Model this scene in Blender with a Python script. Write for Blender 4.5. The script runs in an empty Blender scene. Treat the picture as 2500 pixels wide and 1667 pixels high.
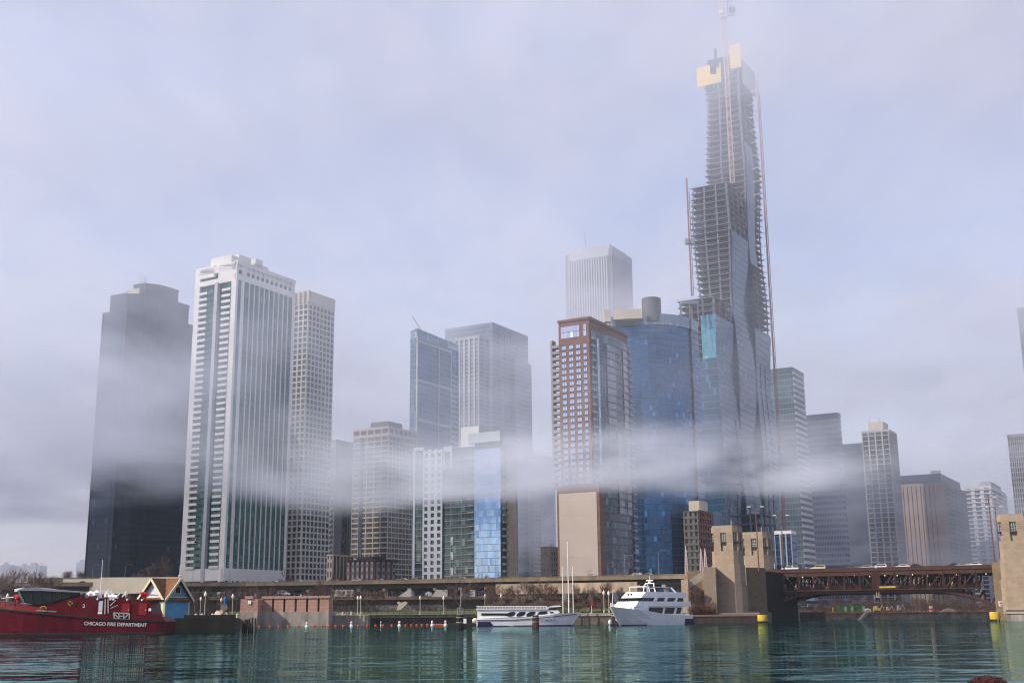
import bpy, bmesh, math, random
from math import sin, cos, pi, radians, atan, atan2, sqrt, floor
from mathutils import Vector, Matrix, noise as mnoise
random.seed(7)
SC = bpy.context.scene
COL = SC.collection
R = random.random
U = random.uniform

# ---------------------------------------------------------------- camera
FPX = 2900.0; CAMH = 2.2; HORIZ = 1506.0
PITCH = atan((HORIZ-833.5)/FPX); ROLL = -0.0095
cam_d = bpy.data.cameras.new('camera'); cam = bpy.data.objects.new('camera', cam_d); COL.objects.link(cam)
cam_d.sensor_width = 36; cam_d.lens = 36*FPX/2500.0
cam_d.clip_start = 0.3; cam_d.clip_end = 20000
CM = Matrix.Rotation(pi/2+PITCH, 4, 'X') @ Matrix.Rotation(ROLL, 4, 'Z')
cam.matrix_world = Matrix.Translation((0, 0, CAMH)) @ CM
SC.camera = cam

# ---------------------------------------------------------------- sky, sun, exposure
SUN_EL = radians(36); SUN_TO = Vector((-0.93, -0.37, 0)).normalized()*cos(SUN_EL) + Vector((0, 0, sin(SUN_EL)))
w = bpy.data.worlds.new('World'); SC.world = w; w.use_nodes = True
nt = w.node_tree; nt.nodes.clear()
def N(nt, t, **k):
    n = nt.nodes.new(t)
    for a, b in k.items(): setattr(n, a, b)
    return n
out = N(nt, 'ShaderNodeOutputWorld'); bg = N(nt, 'ShaderNodeBackground')
sky = N(nt, 'ShaderNodeTexSky', sky_type='NISHITA', sun_disc=False)
sky.sun_elevation = SUN_EL; sky.sun_rotation = atan2(SUN_TO.x, SUN_TO.y) % (2*pi)
sky.air_density = 1.3; sky.dust_density = 2.0; sky.ozone_density = 1.5
tc = N(nt, 'ShaderNodeTexCoord'); mp = N(nt, 'ShaderNodeMapping')
mp.inputs['Scale'].default_value = (1.0, 1.0, 1.7); mp.inputs['Location'].default_value = (0.55, 0.1, 0.35)
ns = N(nt, 'ShaderNodeTexNoise'); ns.inputs['Scale'].default_value = 3.4; ns.inputs['Detail'].default_value = 8; ns.inputs['Roughness'].default_value = 0.55
ns.inputs['Distortion'].default_value = 0.25
rp = N(nt, 'ShaderNodeValToRGB'); rp.color_ramp.elements[0].position = 0.40; rp.color_ramp.elements[1].position = 0.64
rp.color_ramp.elements[0].color = (0.4, 0.4, 0.4, 1); rp.color_ramp.elements[1].color = (1, 1, 1, 1)
SKY_CLOUD = (6.0, 6.05, 7.8, 1)
mx = N(nt, 'ShaderNodeMix', data_type='RGBA'); mx.inputs[7].default_value = SKY_CLOUD
hz = N(nt, 'ShaderNodeVectorMath', operation='MULTIPLY'); hz.inputs[1].default_value = (2.6, 2.4, 2.7)
L = nt.links.new
L(tc.outputs['Generated'], mp.inputs['Vector']); L(mp.outputs[0], ns.inputs['Vector']); L(ns.outputs[0], rp.inputs[0])
L(sky.outputs[0], hz.inputs[0]); L(hz.outputs[0], mx.inputs[6]); L(rp.outputs[0], mx.inputs[0]); L(mx.outputs[2], bg.inputs[0]); L(bg.outputs[0], out.inputs[0])
bg.inputs[1].default_value = 0.078
sd = bpy.data.lights.new('sun', 'SUN'); sd.energy = 5.0; sd.angle = radians(0.6); sd.color = (1.0, 0.90, 0.76)
sun = bpy.data.objects.new('sun', sd); COL.objects.link(sun)
sun.rotation_euler = (-SUN_TO).to_track_quat('-Z', 'Y').to_euler()
SC.view_settings.view_transform = 'Standard'; SC.view_settings.look = 'None'
SC.view_settings.exposure = 0.11; SC.view_settings.gamma = 1.0
SC.render.engine = 'CYCLES'
SC.cycles.use_denoising = True; SC.cycles.max_bounces = 9; SC.cycles.volume_bounces = 8; SC.cycles.filter_width = 1.15; SC.cycles.transparent_max_bounces = 8
SC.cycles.caustics_reflective = False; SC.cycles.caustics_refractive = False
SC.cycles.volume_max_steps = 256; SC.cycles.sample_clamp_indirect = 4.0
SC.cycles.use_adaptive_sampling = True; SC.cycles.adaptive_threshold = 0.02

# ---------------------------------------------------------------- placing helpers (photo bearings to world metres)
CR = CM.to_3x3()
def ray(px, py):
    return CR @ Vector(((px-1250)/FPX, (833.5-py)/FPX, -1))
def P(px, py, Y):
    d = ray(px, py); return Vector((d.x*Y/d.y, Y, CAMH+d.z*Y/d.y))
def Pz(px, py, z):                       # point of that bearing at height z
    d = ray(px, py); t = (z-CAMH)/d.z; return Vector((d.x*t, d.y*t, z))
def X(px, Y, py=1450): return P(px, py, Y).x
def Z(px, py, Y): return P(px, py, Y).z
E_ = Vector((-0.5, -0.866, 0)); N_ = Vector((0.866, -0.5, 0)); S_ = -N_; W_ = -E_

# ---------------------------------------------------------------- object helpers
def tag(o, label=None, cat=None, group=None, kind=None):
    if label: o['label'] = label
    if cat: o['category'] = cat
    if group: o['group'] = group
    if kind: o['kind'] = kind
    return o
def empty(name, loc=(0, 0, 0), rz=0, label=None, cat=None, group=None):
    o = bpy.data.objects.new(name, None); COL.objects.link(o); o.location = loc; o.rotation_euler = (0, 0, rz)
    return tag(o, label, cat, group)
def kids(o): return [c for c in KID.get(o.name, [])]
KID = {}
def link_child(o, parent):
    COL.objects.link(o)
    if parent is not None:
        o.parent = parent; KID.setdefault(parent.name, []).append(o)
def copy_tree(o, loc=None, rz=None, label=None, parent=None, scale=None):
    c = o.copy(); link_child(c, parent)
    if loc is not None: c.location = loc
    if rz is not None: c.rotation_euler = (0, 0, rz)
    if scale is not None: c.scale = (scale,)*3 if not hasattr(scale, '__len__') else scale
    if label: c['label'] = label
    for ch in kids(o): copy_tree(ch, parent=c)
    return c
def copy_part(o, parent, loc, rz=0):
    c = o.copy(); link_child(c, parent); c.location = loc; c.rotation_euler = (0, 0, rz)
    for ch in kids(o): copy_tree(ch, parent=c)
    return c

class MB:
    def __init__(s): s.v = []; s.f = []; s.uv = []; s.mi = []; s.m = 0
    def quad(s, pts, uv=None):
        b = len(s.v); s.v += [tuple(p) for p in pts]; s.f.append(tuple(range(b, b+len(pts))))
        s.uv.append(uv or [(0, 0)]*len(pts)); s.mi.append(s.m)
    def hexa(s, c):                       # 8 corners: bottom 0-3 ccw, top 4-7
        for q in ((3, 2, 1, 0), (4, 5, 6, 7), (0, 1, 5, 4), (1, 2, 6, 5), (2, 3, 7, 6), (3, 0, 4, 7)):
            p = [Vector(c[i]) for i in q]
            a = (p[1]-p[0]).length; h = (p[3]-p[0]).length
            s.quad(p, [(0, 0), (a, 0), (a, h), (0, h)])
        return s
    def box(s, x0, x1, y0, y1, z0, z1):
        return s.hexa([(x0, y0, z0), (x1, y0, z0), (x1, y1, z0), (x0, y1, z0), (x0, y0, z1), (x1, y0, z1), (x1, y1, z1), (x0, y1, z1)])
    def obox(s, o, a, b, z0, z1):          # oriented box: origin o, edge vectors a,b (horizontal)
        o = Vector((o[0], o[1], 0)); a = Vector((a[0], a[1], 0)); b = Vector((b[0], b[1], 0))
        if a.cross(b).z < 0: a, b = b, a
        c = [o, o+a, o+a+b, o+b]
        return s.hexa([p+Vector((0, 0, z0)) for p in c]+[p+Vector((0, 0, z1)) for p in c])
    def bar(s, a, b, w, h=None):           # square bar between two points
        a = Vector(a); b = Vector(b); h = h or w; d = (b-a)
        if d.length < 1e-6: return s
        d.normalize(); up = Vector((0, 0, 1)) if abs(d.z) < 0.95 else Vector((0, 1, 0))
        x = d.cross(up).normalized()*w/2; y = x.cross(d).normalized()*h/2
        return s.hexa([a-x-y, a+x-y, a+x+y, a-x+y, b-x-y, b+x-y, b+x+y, b-x+y])
    def tube(s, a, b, r0, r1=None, n=8, cap=True):
        a = Vector(a); b = Vector(b); r1 = r0 if r1 is None else r1; d = (b-a).normalized()
        up = Vector((0, 0, 1)) if abs(d.z) < 0.95 else Vector((0, 1, 0)); x = d.cross(up).normalized(); y = d.cross(x)
        A = [a+(x*cos(2*pi*i/n)+y*sin(2*pi*i/n))*r0 for i in range(n)]; B = [b+(x*cos(2*pi*i/n)+y*sin(2*pi*i/n))*r1 for i in range(n)]
        for i in range(n):
            j = (i+1) % n; s.quad([A[i], A[j], B[j], B[i]])
        if cap:
            s.quad(list(reversed(A)), None); s.quad(B, None)
        return s
    def lathe(s, prof, c=(0, 0, 0), n=14, sx=1, sy=1):
        rings = [[Vector((c[0]+r*cos(2*pi*i/n)*sx, c[1]+r*sin(2*pi*i/n)*sy, c[2]+z)) for i in range(n)] for r, z in prof]
        for a, b in zip(rings, rings[1:]):
            for i in range(n):
                j = (i+1) % n; s.quad([a[i], a[j], b[j], b[i]])
        s.quad(list(reversed(rings[0]))); s.quad(rings[-1]); return s
    def prism(s, pts, z0, z1, uscale=1.0, vscale=1.0):   # vertical prism on a footprint (ccw), u along the walls
        n = len(pts); u = 0
        for i in range(n):
            a = pts[i]; b = pts[(i+1) % n]; l = sqrt((b[0]-a[0])**2+(b[1]-a[1])**2)
            s.quad([(a[0], a[1], z0), (b[0], b[1], z0), (b[0], b[1], z1), (a[0], a[1], z1)],
                   [(u*uscale, z0*vscale), ((u+l)*uscale, z0*vscale), ((u+l)*uscale, z1*vscale), (u*uscale, z1*vscale)]); u += l
        s.quad([(p[0], p[1], z1) for p in pts]); s.quad([(p[0], p[1], z0) for p in reversed(pts)]); return s
    def extr(s, prof, y0, y1, T=None):     # x-z profile extruded in y
        T = T or (lambda p: p); n = len(prof)
        A = [T(Vector((p[0], y0, p[1]))) for p in prof]; B = [T(Vector((p[0], y1, p[1]))) for p in prof]
        for i in range(n):
            j = (i+1) % n; s.quad([A[i], A[j], B[j], B[i]])
        s.quad(list(reversed(A))); s.quad(B); return s
    def ball(s, c, r, n=10, m=6, sz=1.0):
        return s.lathe([(max(1e-3, r*sin(pi*k/m)), -r*sz*cos(pi*k/m)) for k in range(m+1)], c, n)
    def each(s, name, mat, parent=None, k=1, rel=True):
        n = 6*k; out = None
        for i in range(0, len(s.f), n):
            m = MB(); b = s.f[i][0]; e = max(max(f) for f in s.f[i:i+n])+1
            m.v = s.v[b:e]; m.f = [tuple(x-b for x in f) for f in s.f[i:i+n]]; m.uv = s.uv[i:i+n]; m.mi = s.mi[i:i+n]; out = m.build(name, mat, parent, rel=rel)
        return out
    def build(s, name, mat, parent=None, smooth=False, rel=False):
        if rel: q = parent.location if rel is True else rel; s.v = [(a[0]-q[0], a[1]-q[1], a[2]-q[2]) for a in s.v]
        me = bpy.data.meshes.new(name); me.from_pydata(s.v, [], s.f)
        for m in (mat if isinstance(mat, (list, tuple)) else [mat]): me.materials.append(m)
        uvl = me.uv_layers.new(name='UVMap'); k = 0; fl = []
        for q in s.uv:
            for t in q: fl += [t[0], t[1]]
        uvl.data.foreach_set('uv', fl)
        if any(s.mi): me.polygons.foreach_set('material_index', s.mi)
        bm = bmesh.new(); bm.from_mesh(me)
        if smooth or name in ('haze', 'fog_bank'):     # closed shells: a volume needs its faces joined and facing out
            bmesh.ops.remove_doubles(bm, verts=bm.verts, dist=1e-4)
        bmesh.ops.recalc_face_normals(bm, faces=bm.faces)
        if smooth:
            for f in bm.faces: f.smooth = True
            for e in bm.edges:
                if len(e.link_faces) == 2 and e.calc_face_angle(0) > 0.7: e.smooth = False
        bm.to_mesh(me); bm.free()
        o = bpy.data.objects.new(name, me); link_child(o, parent); return o

# ---------------------------------------------------------------- materials
MATS = {}
def base_mat(name):
    m = bpy.data.materials.new(name); m.use_nodes = True; t = m.node_tree
    b = t.nodes['Principled BSDF']; return m, t, b
def mat(name, col, rough=0.7, metal=0.0, var=0.12, scale=0.35, bump=0.0, bscale=6.0, streak=1.0, spec=0.22, col2=None, emit=0):
    if name in MATS: return MATS[name]
    m, t, b = base_mat(name); MATS[name] = m; L = t.links.new
    b.inputs['Roughness'].default_value = rough; b.inputs['Metallic'].default_value = metal
    b.inputs['Specular IOR Level'].default_value = spec
    c = (*col, 1); b.inputs['Base Color'].default_value = c
    tc = N(t, 'ShaderNodeTexCoord'); mp = N(t, 'ShaderNodeMapping'); mp.inputs['Scale'].default_value = (1, 1, streak)
    L(tc.outputs['Object'], mp.inputs[0])
    if var > 0:
        n1 = N(t, 'ShaderNodeTexNoise'); n1.inputs['Scale'].default_value = scale; n1.inputs['Detail'].default_value = 6; n1.inputs['Roughness'].default_value = 0.62
        L(mp.outputs[0], n1.inputs['Vector'])
        rp = N(t, 'ShaderNodeValToRGB'); e = rp.color_ramp.elements; e[0].position = 0.3; e[1].position = 0.72
        d = col2 or tuple(x*(1-2.2*var) for x in col)
        e[0].color = (*[max(0, x) for x in d], 1); e[1].color = (*[min(1, x*(1+var)) for x in col], 1)
        L(n1.outputs[0], rp.inputs[0]); L(rp.outputs[0], b.inputs['Base Color'])
    if bump > 0:
        n2 = N(t, 'ShaderNodeTexNoise'); n2.inputs['Scale'].default_value = bscale; n2.inputs['Detail'].default_value = 4
        L(mp.outputs[0], n2.inputs['Vector'])
        bp = N(t, 'ShaderNodeBump'); bp.inputs['Strength'].default_value = bump; bp.inputs['Distance'].default_value = 0.05
        L(n2.outputs[0], bp.inputs['Height']); L(bp.outputs[0], b.inputs['Normal'])
    if emit:
        b.inputs['Emission Color'].default_value = c; b.inputs['Emission Strength'].default_value = emit
    return m
def glass(name, dark, light, rough=0.12, metal=0.55, mull=0.0, mcol=(0.2, 0.22, 0.24), blinds=0.12, spec=0.6, mv=0.0):
    """curtain wall glass: UV in window cells; every pane has its own tint, a few have blinds"""
    if name in MATS: return MATS[name]
    m, t, b = base_mat(name); MATS[name] = m; L = t.links.new
    uv = N(t, 'ShaderNodeTexCoord'); fl = N(t, 'ShaderNodeVectorMath', operation='FLOOR'); L(uv.outputs['UV'], fl.inputs[0])
    wn = N(t, 'ShaderNodeTexWhiteNoise', noise_dimensions='2D'); L(fl.outputs[0], wn.inputs['Vector'])
    big = N(t, 'ShaderNodeTexNoise'); big.inputs['Scale'].default_value = 0.035; big.inputs['Detail'].default_value = 4; L(uv.outputs['Object'], big.inputs['Vector'])
    add = N(t, 'ShaderNodeMath', operation='MULTIPLY_ADD'); L(wn.outputs['Value'], add.inputs[0]); add.inputs[1].default_value = 0.45
    sub = N(t, 'ShaderNodeMath', operation='MULTIPLY_ADD'); L(big.outputs[0], sub.inputs[0]); sub.inputs[1].default_value = 1.5; sub.inputs[2].default_value = -0.45
    L(sub.outputs[0], add.inputs[2])
    mx = N(t, 'ShaderNodeMix', data_type='RGBA'); mx.inputs[6].default_value = (*dark, 1); mx.inputs[7].default_value = (*light, 1)
    cl = N(t, 'ShaderNodeClamp'); L(add.outputs[0], cl.inputs[0]); L(cl.outputs[0], mx.inputs[0])
    gt = N(t, 'ShaderNodeMath', operation='GREATER_THAN'); gt.inputs[1].default_value = 1-blinds; sp = N(t, 'ShaderNodeSeparateColor'); L(wn.outputs['Color'], sp.inputs[0]); L(sp.outputs[1], gt.inputs[0])
    m2 = N(t, 'ShaderNodeMix', data_type='RGBA'); L(mx.outputs[2], m2.inputs[6]); m2.inputs[7].default_value = (*[min(1, x*1.5+0.03) for x in light], 1); L(gt.outputs[0], m2.inputs[0])
    col = m2.outputs[2]
    if mull > 0 or mv > 0:
        fr = N(t, 'ShaderNodeVectorMath', operation='FRACTION'); L(uv.outputs['UV'], fr.inputs[0]); sx = N(t, 'ShaderNodeSeparateXYZ'); L(fr.outputs[0], sx.inputs[0])
        a = N(t, 'ShaderNodeMath', operation='LESS_THAN'); a.inputs[1].default_value = mull; L(sx.outputs[0], a.inputs[0])
        c = N(t, 'ShaderNodeMath', operation='LESS_THAN'); c.inputs[1].default_value = mv or mull*0.8; L(sx.outputs[1], c.inputs[0])
        o = N(t, 'ShaderNodeMath', operation='MAXIMUM'); L(a.outputs[0], o.inputs[0]); L(c.outputs[0], o.inputs[1])
        m3 = N(t, 'ShaderNodeMix', data_type='RGBA'); L(o.outputs[0], m3.inputs[0]); L(col, m3.inputs[6]); m3.inputs[7].default_value = (*mcol, 1); col = m3.outputs[2]
        me = N(t, 'ShaderNodeMath', operation='MULTIPLY_ADD'); L(o.outputs[0], me.inputs[0]); me.inputs[1].default_value = -metal; me.inputs[2].default_value = metal
        L(me.outputs[0], b.inputs['Metallic'])
        ro = N(t, 'ShaderNodeMath', operation='MULTIPLY_ADD'); L(o.outputs[0], ro.inputs[0]); ro.inputs[1].default_value = 0.5-rough; ro.inputs[2].default_value = rough; L(ro.outputs[0], b.inputs['Roughness'])
    else:
        b.inputs['Metallic'].default_value = metal; b.inputs['Roughness'].default_value = rough
    L(col, b.inputs['Base Color']); b.inputs['Specular IOR Level'].default_value = spec
    # panes lie a hair out of true
    geo = N(t, 'ShaderNodeNewGeometry'); sc = N(t, 'ShaderNodeVectorMath', operation='MULTIPLY_ADD'); L(wn.outputs['Color'], sc.inputs[0]); sc.inputs[1].default_value = (0.05,)*3; sc.inputs[2].default_value = (-0.025,)*3
    ad = N(t, 'ShaderNodeVectorMath', operation='ADD'); L(geo.outputs['Normal'], ad.inputs[0]); L(sc.outputs[0], ad.inputs[1]); nm = N(t, 'ShaderNodeVectorMath', operation='NORMALIZE'); L(ad.outputs[0], nm.inputs[0]); L(nm.outputs[0], b.inputs['Normal'])
    return m
def blocks(name, c1, c2, mortar, bw=1.2, bh=0.6, rough=0.85, msize=0.02, bump=0.3, stain=0.6, nsc=1.1):
    """coursed stone or brick, UV in metres"""
    if name in MATS: return MATS[name]
    m, t, b = base_mat(name); MATS[name] = m; L = t.links.new
    uv = N(t, 'ShaderNodeTexCoord'); br = N(t, 'ShaderNodeTexBrick'); br.inputs['Scale'].default_value = 1; br.inputs['Brick Width'].default_value = bw; br.inputs['Row Height'].default_value = bh
    br.inputs['Mortar Size'].default_value = msize; br.inputs['Color1'].default_value = (*c1, 1); br.inputs['Color2'].default_value = (*c2, 1); br.inputs['Mortar'].default_value = (*mortar, 1); br.inputs['Bias'].default_value = -0.1
    L(uv.outputs['UV'], br.inputs['Vector'])
    n = N(t, 'ShaderNodeTexNoise'); n.inputs['Scale'].default_value = nsc; n.inputs['Detail'].default_value = 7; L(uv.outputs['Object'], n.inputs['Vector'])
    rp = N(t, 'ShaderNodeValToRGB'); rp.color_ramp.elements[0].position = 0.3; rp.color_ramp.elements[0].color = (0.66, 0.63, 0.6, 1); rp.color_ramp.elements[1].position = 0.62; rp.color_ramp.elements[1].color = (1, 1, 1, 1); L(n.outputs[0], rp.inputs[0])
    mu = N(t, 'ShaderNodeMix', data_type='RGBA', blend_type='MULTIPLY'); mu.inputs[0].default_value = stain; L(br.outputs[0], mu.inputs[6]); L(rp.outputs[0], mu.inputs[7]); L(mu.outputs[2], b.inputs['Base Color'])
    b.inputs['Roughness'].default_value = rough; b.inputs['Specular IOR Level'].default_value = 0.12
    bp = N(t, 'ShaderNodeBump'); bp.inputs['Strength'].default_value = bump; bp.inputs['Distance'].default_value = 0.03; bp.invert = True; L(br.outputs['Fac'], bp.inputs['Height']); L(bp.outputs[0], b.inputs['Normal'])
    return m
HAZE = 0.00007
FOG_D = 0.0105; FOG_WAVE = 36.0; FOG_COL = (0.862, 0.90, 1.0)
FOG_BAND = [(0, 0), (65, 0.0), (71, 1.5), (78, 1.2), (90, 0.1), (420, 0.0)]
FOG_BANDY = [(395, 0.5), (410, 1.0), (455, 1.0), (485, 0.0), (1150, 0)]
FOG_LEFT = [(0, 0), (71, 0.0), (78, 0.95), (115, 0.62), (150, 0.40), (200, 0.24), (420, 0.0)]
FOG_HIGH = [(0, 0.0), (150, 0.01), (225, 0.06), (268, 0.28), (320, 0.46), (365, 0.2), (420, 0.0)]
FOG_XHIGH = [(-600, 0.1), (-50, 0.3), (90, 1.0), (420, 0.8), (700, 0.3)]
FOG_HIGHY = [(395, 1.0), (600, 1.0), (690, 0.15), (1150, 0.0)]
FOG_LEFTY = [(395, 1.0), (590, 1.0), (660, 0.06), (1150, 0.0)]
FOG_XMASK = [(-600, 1), (-125, 1), (-60, 0.45), (30, 0.12), (200, 0.0), (700, 0)]
FOG_XBAND = [(-600, 0), (-60, 0.1), (0, 0.35), (60, 1.0), (170, 0.8), (700, 0.5)]
FOG_FAR = [(395, 0.0), (620, 0.0), (690, 0.06), (760, 0.16), (1150, 0.14)]
FOG_FARZ = [(0, 0.6), (35, 0.8), (75, 1.0), (240, 1.0), (310, 0.2), (420, 0)]
WAVES = 1.0; WATER_COL = (0.001, 0.024, 0.026); WATER_REF = (0.54, 0.80, 0.77)
# ================================================================ SETTING
# water: one sheet to the horizon
def water_mat():
    m, t, b = base_mat('river water'); L = t.links.new
    t.nodes.remove(b); L = t.links.new
    tc = N(t, 'ShaderNodeTexCoord'); geo = N(t, 'ShaderNodeNewGeometry'); acc = geo.outputs['Normal']
    for sc, amp, det in (((0.07, 0.22, 1), (0.03, 0.10, 0), 2), ((0.30, 1.25, 1), (0.07, 0.28, 0), 3), ((1.3, 5.0, 1), (0.05, 0.20, 0), 2)):
        mp = N(t, 'ShaderNodeMapping'); mp.inputs['Scale'].default_value = sc; mp.inputs['Rotation'].default_value = (0, 0, 0.05); L(tc.outputs['Object'], mp.inputs[0])
        n = N(t, 'ShaderNodeTexNoise'); n.inputs['Scale'].default_value = 1; n.inputs['Detail'].default_value = det; n.inputs['Distortion'].default_value = 0.4; L(mp.outputs[0], n.inputs['Vector'])
        v = N(t, 'ShaderNodeVectorMath', operation='SUBTRACT'); L(n.outputs['Color'], v.inputs[0]); v.inputs[1].default_value = (0.5, 0.5, 0.5)
        q = N(t, 'ShaderNodeVectorMath', operation='MULTIPLY_ADD'); L(v.outputs[0], q.inputs[0]); q.inputs[1].default_value = tuple(a*WAVES for a in amp); L(acc, q.inputs[2]); acc = q.outputs[0]
    nm = N(t, 'ShaderNodeVectorMath', operation='NORMALIZE'); L(acc, nm.inputs[0])
    df = N(t, 'ShaderNodeBsdfDiffuse'); df.inputs['Color'].default_value = (*WATER_COL, 1)
    gl = N(t, 'ShaderNodeBsdfGlossy'); gl.inputs['Roughness'].default_value = 0.03; gl.inputs['Color'].default_value = (*WATER_REF, 1)
    fr = N(t, 'ShaderNodeFresnel'); fr.inputs['IOR'].default_value = 1.33; L(nm.outputs[0], gl.inputs['Normal']); L(nm.outputs[0], fr.inputs['Normal'])
    mx = N(t, 'ShaderNodeMixShader'); L(fr.outputs[0], mx.inputs[0]); L(df.outputs[0], mx.inputs[1]); L(gl.outputs[0], mx.inputs[2])
    L(mx.outputs[0], t.nodes['Material Output'].inputs['Surface'])
    return m
wm = MB(); wm.quad([(-3200, -300, 0), (3200, -300, 0), (3200, 3200, 0), (-3200, 3200, 0)])
tag(wm.build('water', water_mat()), kind='structure')

# ---- fog and haze
def volume_mat(name, dens, col=(0.93, 0.93, 0.99), aniso=0.25):
    m = bpy.data.materials.new(name); m.use_nodes = True; t = m.node_tree; t.nodes.clear()
    o = N(t, 'ShaderNodeOutputMaterial'); v = N(t, 'ShaderNodeVolumePrincipled'); v.inputs['Color'].default_value = (*col, 1)
    v.inputs['Density'].default_value = dens; v.inputs['Anisotropy'].default_value = aniso; t.links.new(v.outputs[0], o.inputs['Volume'])
    return m, t, v
hm, _, _ = volume_mat('haze air', HAZE, FOG_COL, 0.0)
h = MB().box(-1500, 1500, -60, 2400, -1.5, 470).build('haze', hm); tag(h, kind='stuff')
fm, ft, fv = volume_mat('drifting fog', 0.0, FOG_COL, 0.0)
def ramp(t, val, pts, lo, hi):
    L = t.links.new; r = N(t, 'ShaderNodeValToRGB'); r.color_ramp.interpolation = 'EASE'; e = r.color_ramp.elements
    q = [((z-lo)/(hi-lo), d) for z, d in pts]
    e[0].position, e[1].position = q[0][0], q[-1][0]; e[0].color = (q[0][1],)*3+(1,); e[1].color = (q[-1][1],)*3+(1,)
    for z, d in q[1:-1]:
        k = e.new(z); k.color = (d, d, d, 1)
    m = N(t, 'ShaderNodeMapRange'); m.inputs[1].default_value = lo; m.inputs[2].default_value = hi; L(val, m.inputs[0]); L(m.outputs[0], r.inputs[0]); return r.outputs[0]
def mth(t, op, a, b, c=None):
    m = N(t, 'ShaderNodeMath', operation=op)
    for i, v in enumerate((a, b, c)):
        if v is None: continue
        if hasattr(v, 'is_linked'): t.links.new(v, m.inputs[i])
        else: m.inputs[i].default_value = v
    return m.outputs[0]
def fog_nodes(t):
    L = t.links.new
    tc = N(t, 'ShaderNodeTexCoord'); sp = N(t, 'ShaderNodeSeparateXYZ'); L(tc.outputs['Object'], sp.inputs[0])
    mp = N(t, 'ShaderNodeMapping'); mp.inputs['Scale'].default_value = (0.008, 0.004, 0.022); L(tc.outputs['Object'], mp.inputs[0])
    n = N(t, 'ShaderNodeTexNoise'); n.inputs['Scale'].default_value = 1; n.inputs['Detail'].default_value = 2.0; n.inputs['Roughness'].default_value = 0.5; L(mp.outputs[0], n.inputs['Vector'])
    n0 = n.outputs[0]
    z = mth(t, 'MULTIPLY_ADD', n0, FOG_WAVE, sp.outputs[2]); x = mth(t, 'MULTIPLY_ADD', n0, 90.0, sp.outputs[0])
    band = ramp(t, z, FOG_BAND, 0, 420); left = ramp(t, z, FOG_LEFT, 0, 420); high = mth(t, 'MULTIPLY', mth(t, 'MULTIPLY', ramp(t, z, FOG_HIGH, 0, 420), ramp(t, x, FOG_XHIGH, -600, 700)), ramp(t, sp.outputs[1], FOG_HIGHY, 395, 1150))
    xm = ramp(t, x, FOG_XMASK, -600, 700)
    lx = mth(t, 'MULTIPLY', mth(t, 'MULTIPLY', left, xm), ramp(t, sp.outputs[1], FOG_LEFTY, 395, 1150))
    thin = mth(t, 'MULTIPLY', mth(t, 'MULTIPLY', band, ramp(t, sp.outputs[1], FOG_BANDY, 395, 1150)), ramp(t, x, FOG_XBAND, -600, 700))
    s = mth(t, 'ADD', mth(t, 'ADD', thin, lx), mth(t, 'ADD', high, mth(t, 'MULTIPLY', ramp(t, sp.outputs[1], FOG_FAR, 395, 1150), ramp(t, sp.outputs[2], FOG_FARZ, 0, 420))))
    r2 = N(t, 'ShaderNodeMapRange'); r2.inputs[1].default_value = 0.34; r2.inputs[2].default_value = 0.64; r2.inputs[3].default_value = 0.1; r2.inputs[4].default_value = 1.9; L(n0, r2.inputs[0])
    mp2 = N(t, 'ShaderNodeMapping'); mp2.inputs['Scale'].default_value = (0.028, 0.012, 0.075); mp2.inputs['Rotation'].default_value = (0, 0.12, 0); L(tc.outputs['Object'], mp2.inputs[0])
    n2 = N(t, 'ShaderNodeTexNoise'); n2.inputs['Scale'].default_value = 1; n2.inputs['Detail'].default_value = 3.0; n2.inputs['Roughness'].default_value = 0.62; L(mp2.outputs[0], n2.inputs['Vector'])
    r3 = N(t, 'ShaderNodeMapRange'); r3.inputs[1].default_value = 0.34; r3.inputs[2].default_value = 0.66; r3.inputs[3].default_value = 0.05; r3.inputs[4].default_value = 1.95; L(n2.outputs[0], r3.inputs[0])
    d = mth(t, 'MULTIPLY', mth(t, 'MULTIPLY', mth(t, 'MULTIPLY', s, r2.outputs[0]), r3.outputs[0]), FOG_D)
    L(d, fv.inputs['Density'])
fog_nodes(ft)
fm.cycles.volume_step_rate = 0.4
f = MB().box(-600, 700, 395, 1150, 33, 400).build('fog_bank', fm); tag(f, 'pale lavender bank of fog drifting across the middle of the towers', 'fog', kind='stuff')

# ================================================================ BUILDINGS
GZ = 3.0
def hit(C, px, py, d):
    q = ray(px, py); return d*((C.y*q.x-C.x*q.y)/(d.x*q.y-d.y*q.x))
def fp(pxl, pxc, pxr, py, Y):            # footprint: left end, near corner, right end (bearings at row py)
    C = P(pxc, py, Y); C.z = 0; a = hit(C, pxl, py, S_); b = hit(C, pxr, py, W_)
    return [C+a, C, C+b, C+a+b]
def rounded(pts, r, n=7):
    out = []
    for i, c in enumerate(pts):
        a = (pts[i-1]-c).normalized(); b = (pts[(i+1) % len(pts)]-c).normalized(); rr = r[i] if hasattr(r, '__len__') else r
        if rr <= 0: out.append(c); continue
        for k in range(n+1):
            t = k/n; out.append((c+a*rr)*(1-t)**2+c*2*t*(1-t)+(c+b*rr)*t*t)
    return out
def inset(pts, d):
    n = len(pts); out = []
    for i in range(n):
        p, c, q = pts[i-1], pts[i], pts[(i+1) % n]; u = (c-p).normalized(); v = (q-c).normalized()
        n1 = Vector((-u.y, u.x, 0)); n2 = Vector((-v.y, v.x, 0)); m = (n1+n2); k = max(0.3, 1+n1.dot(n2)); out.append(c+m*(d/k))
    return out
def edge(A, B):
    d = (B-A); l = d.length; d = d/l; return d, Vector((d.y, -d.x, 0)), l
def facing(A, B):
    d, n, l = edge(A, B); return n.dot(-(A+B)/2) > 0
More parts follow.
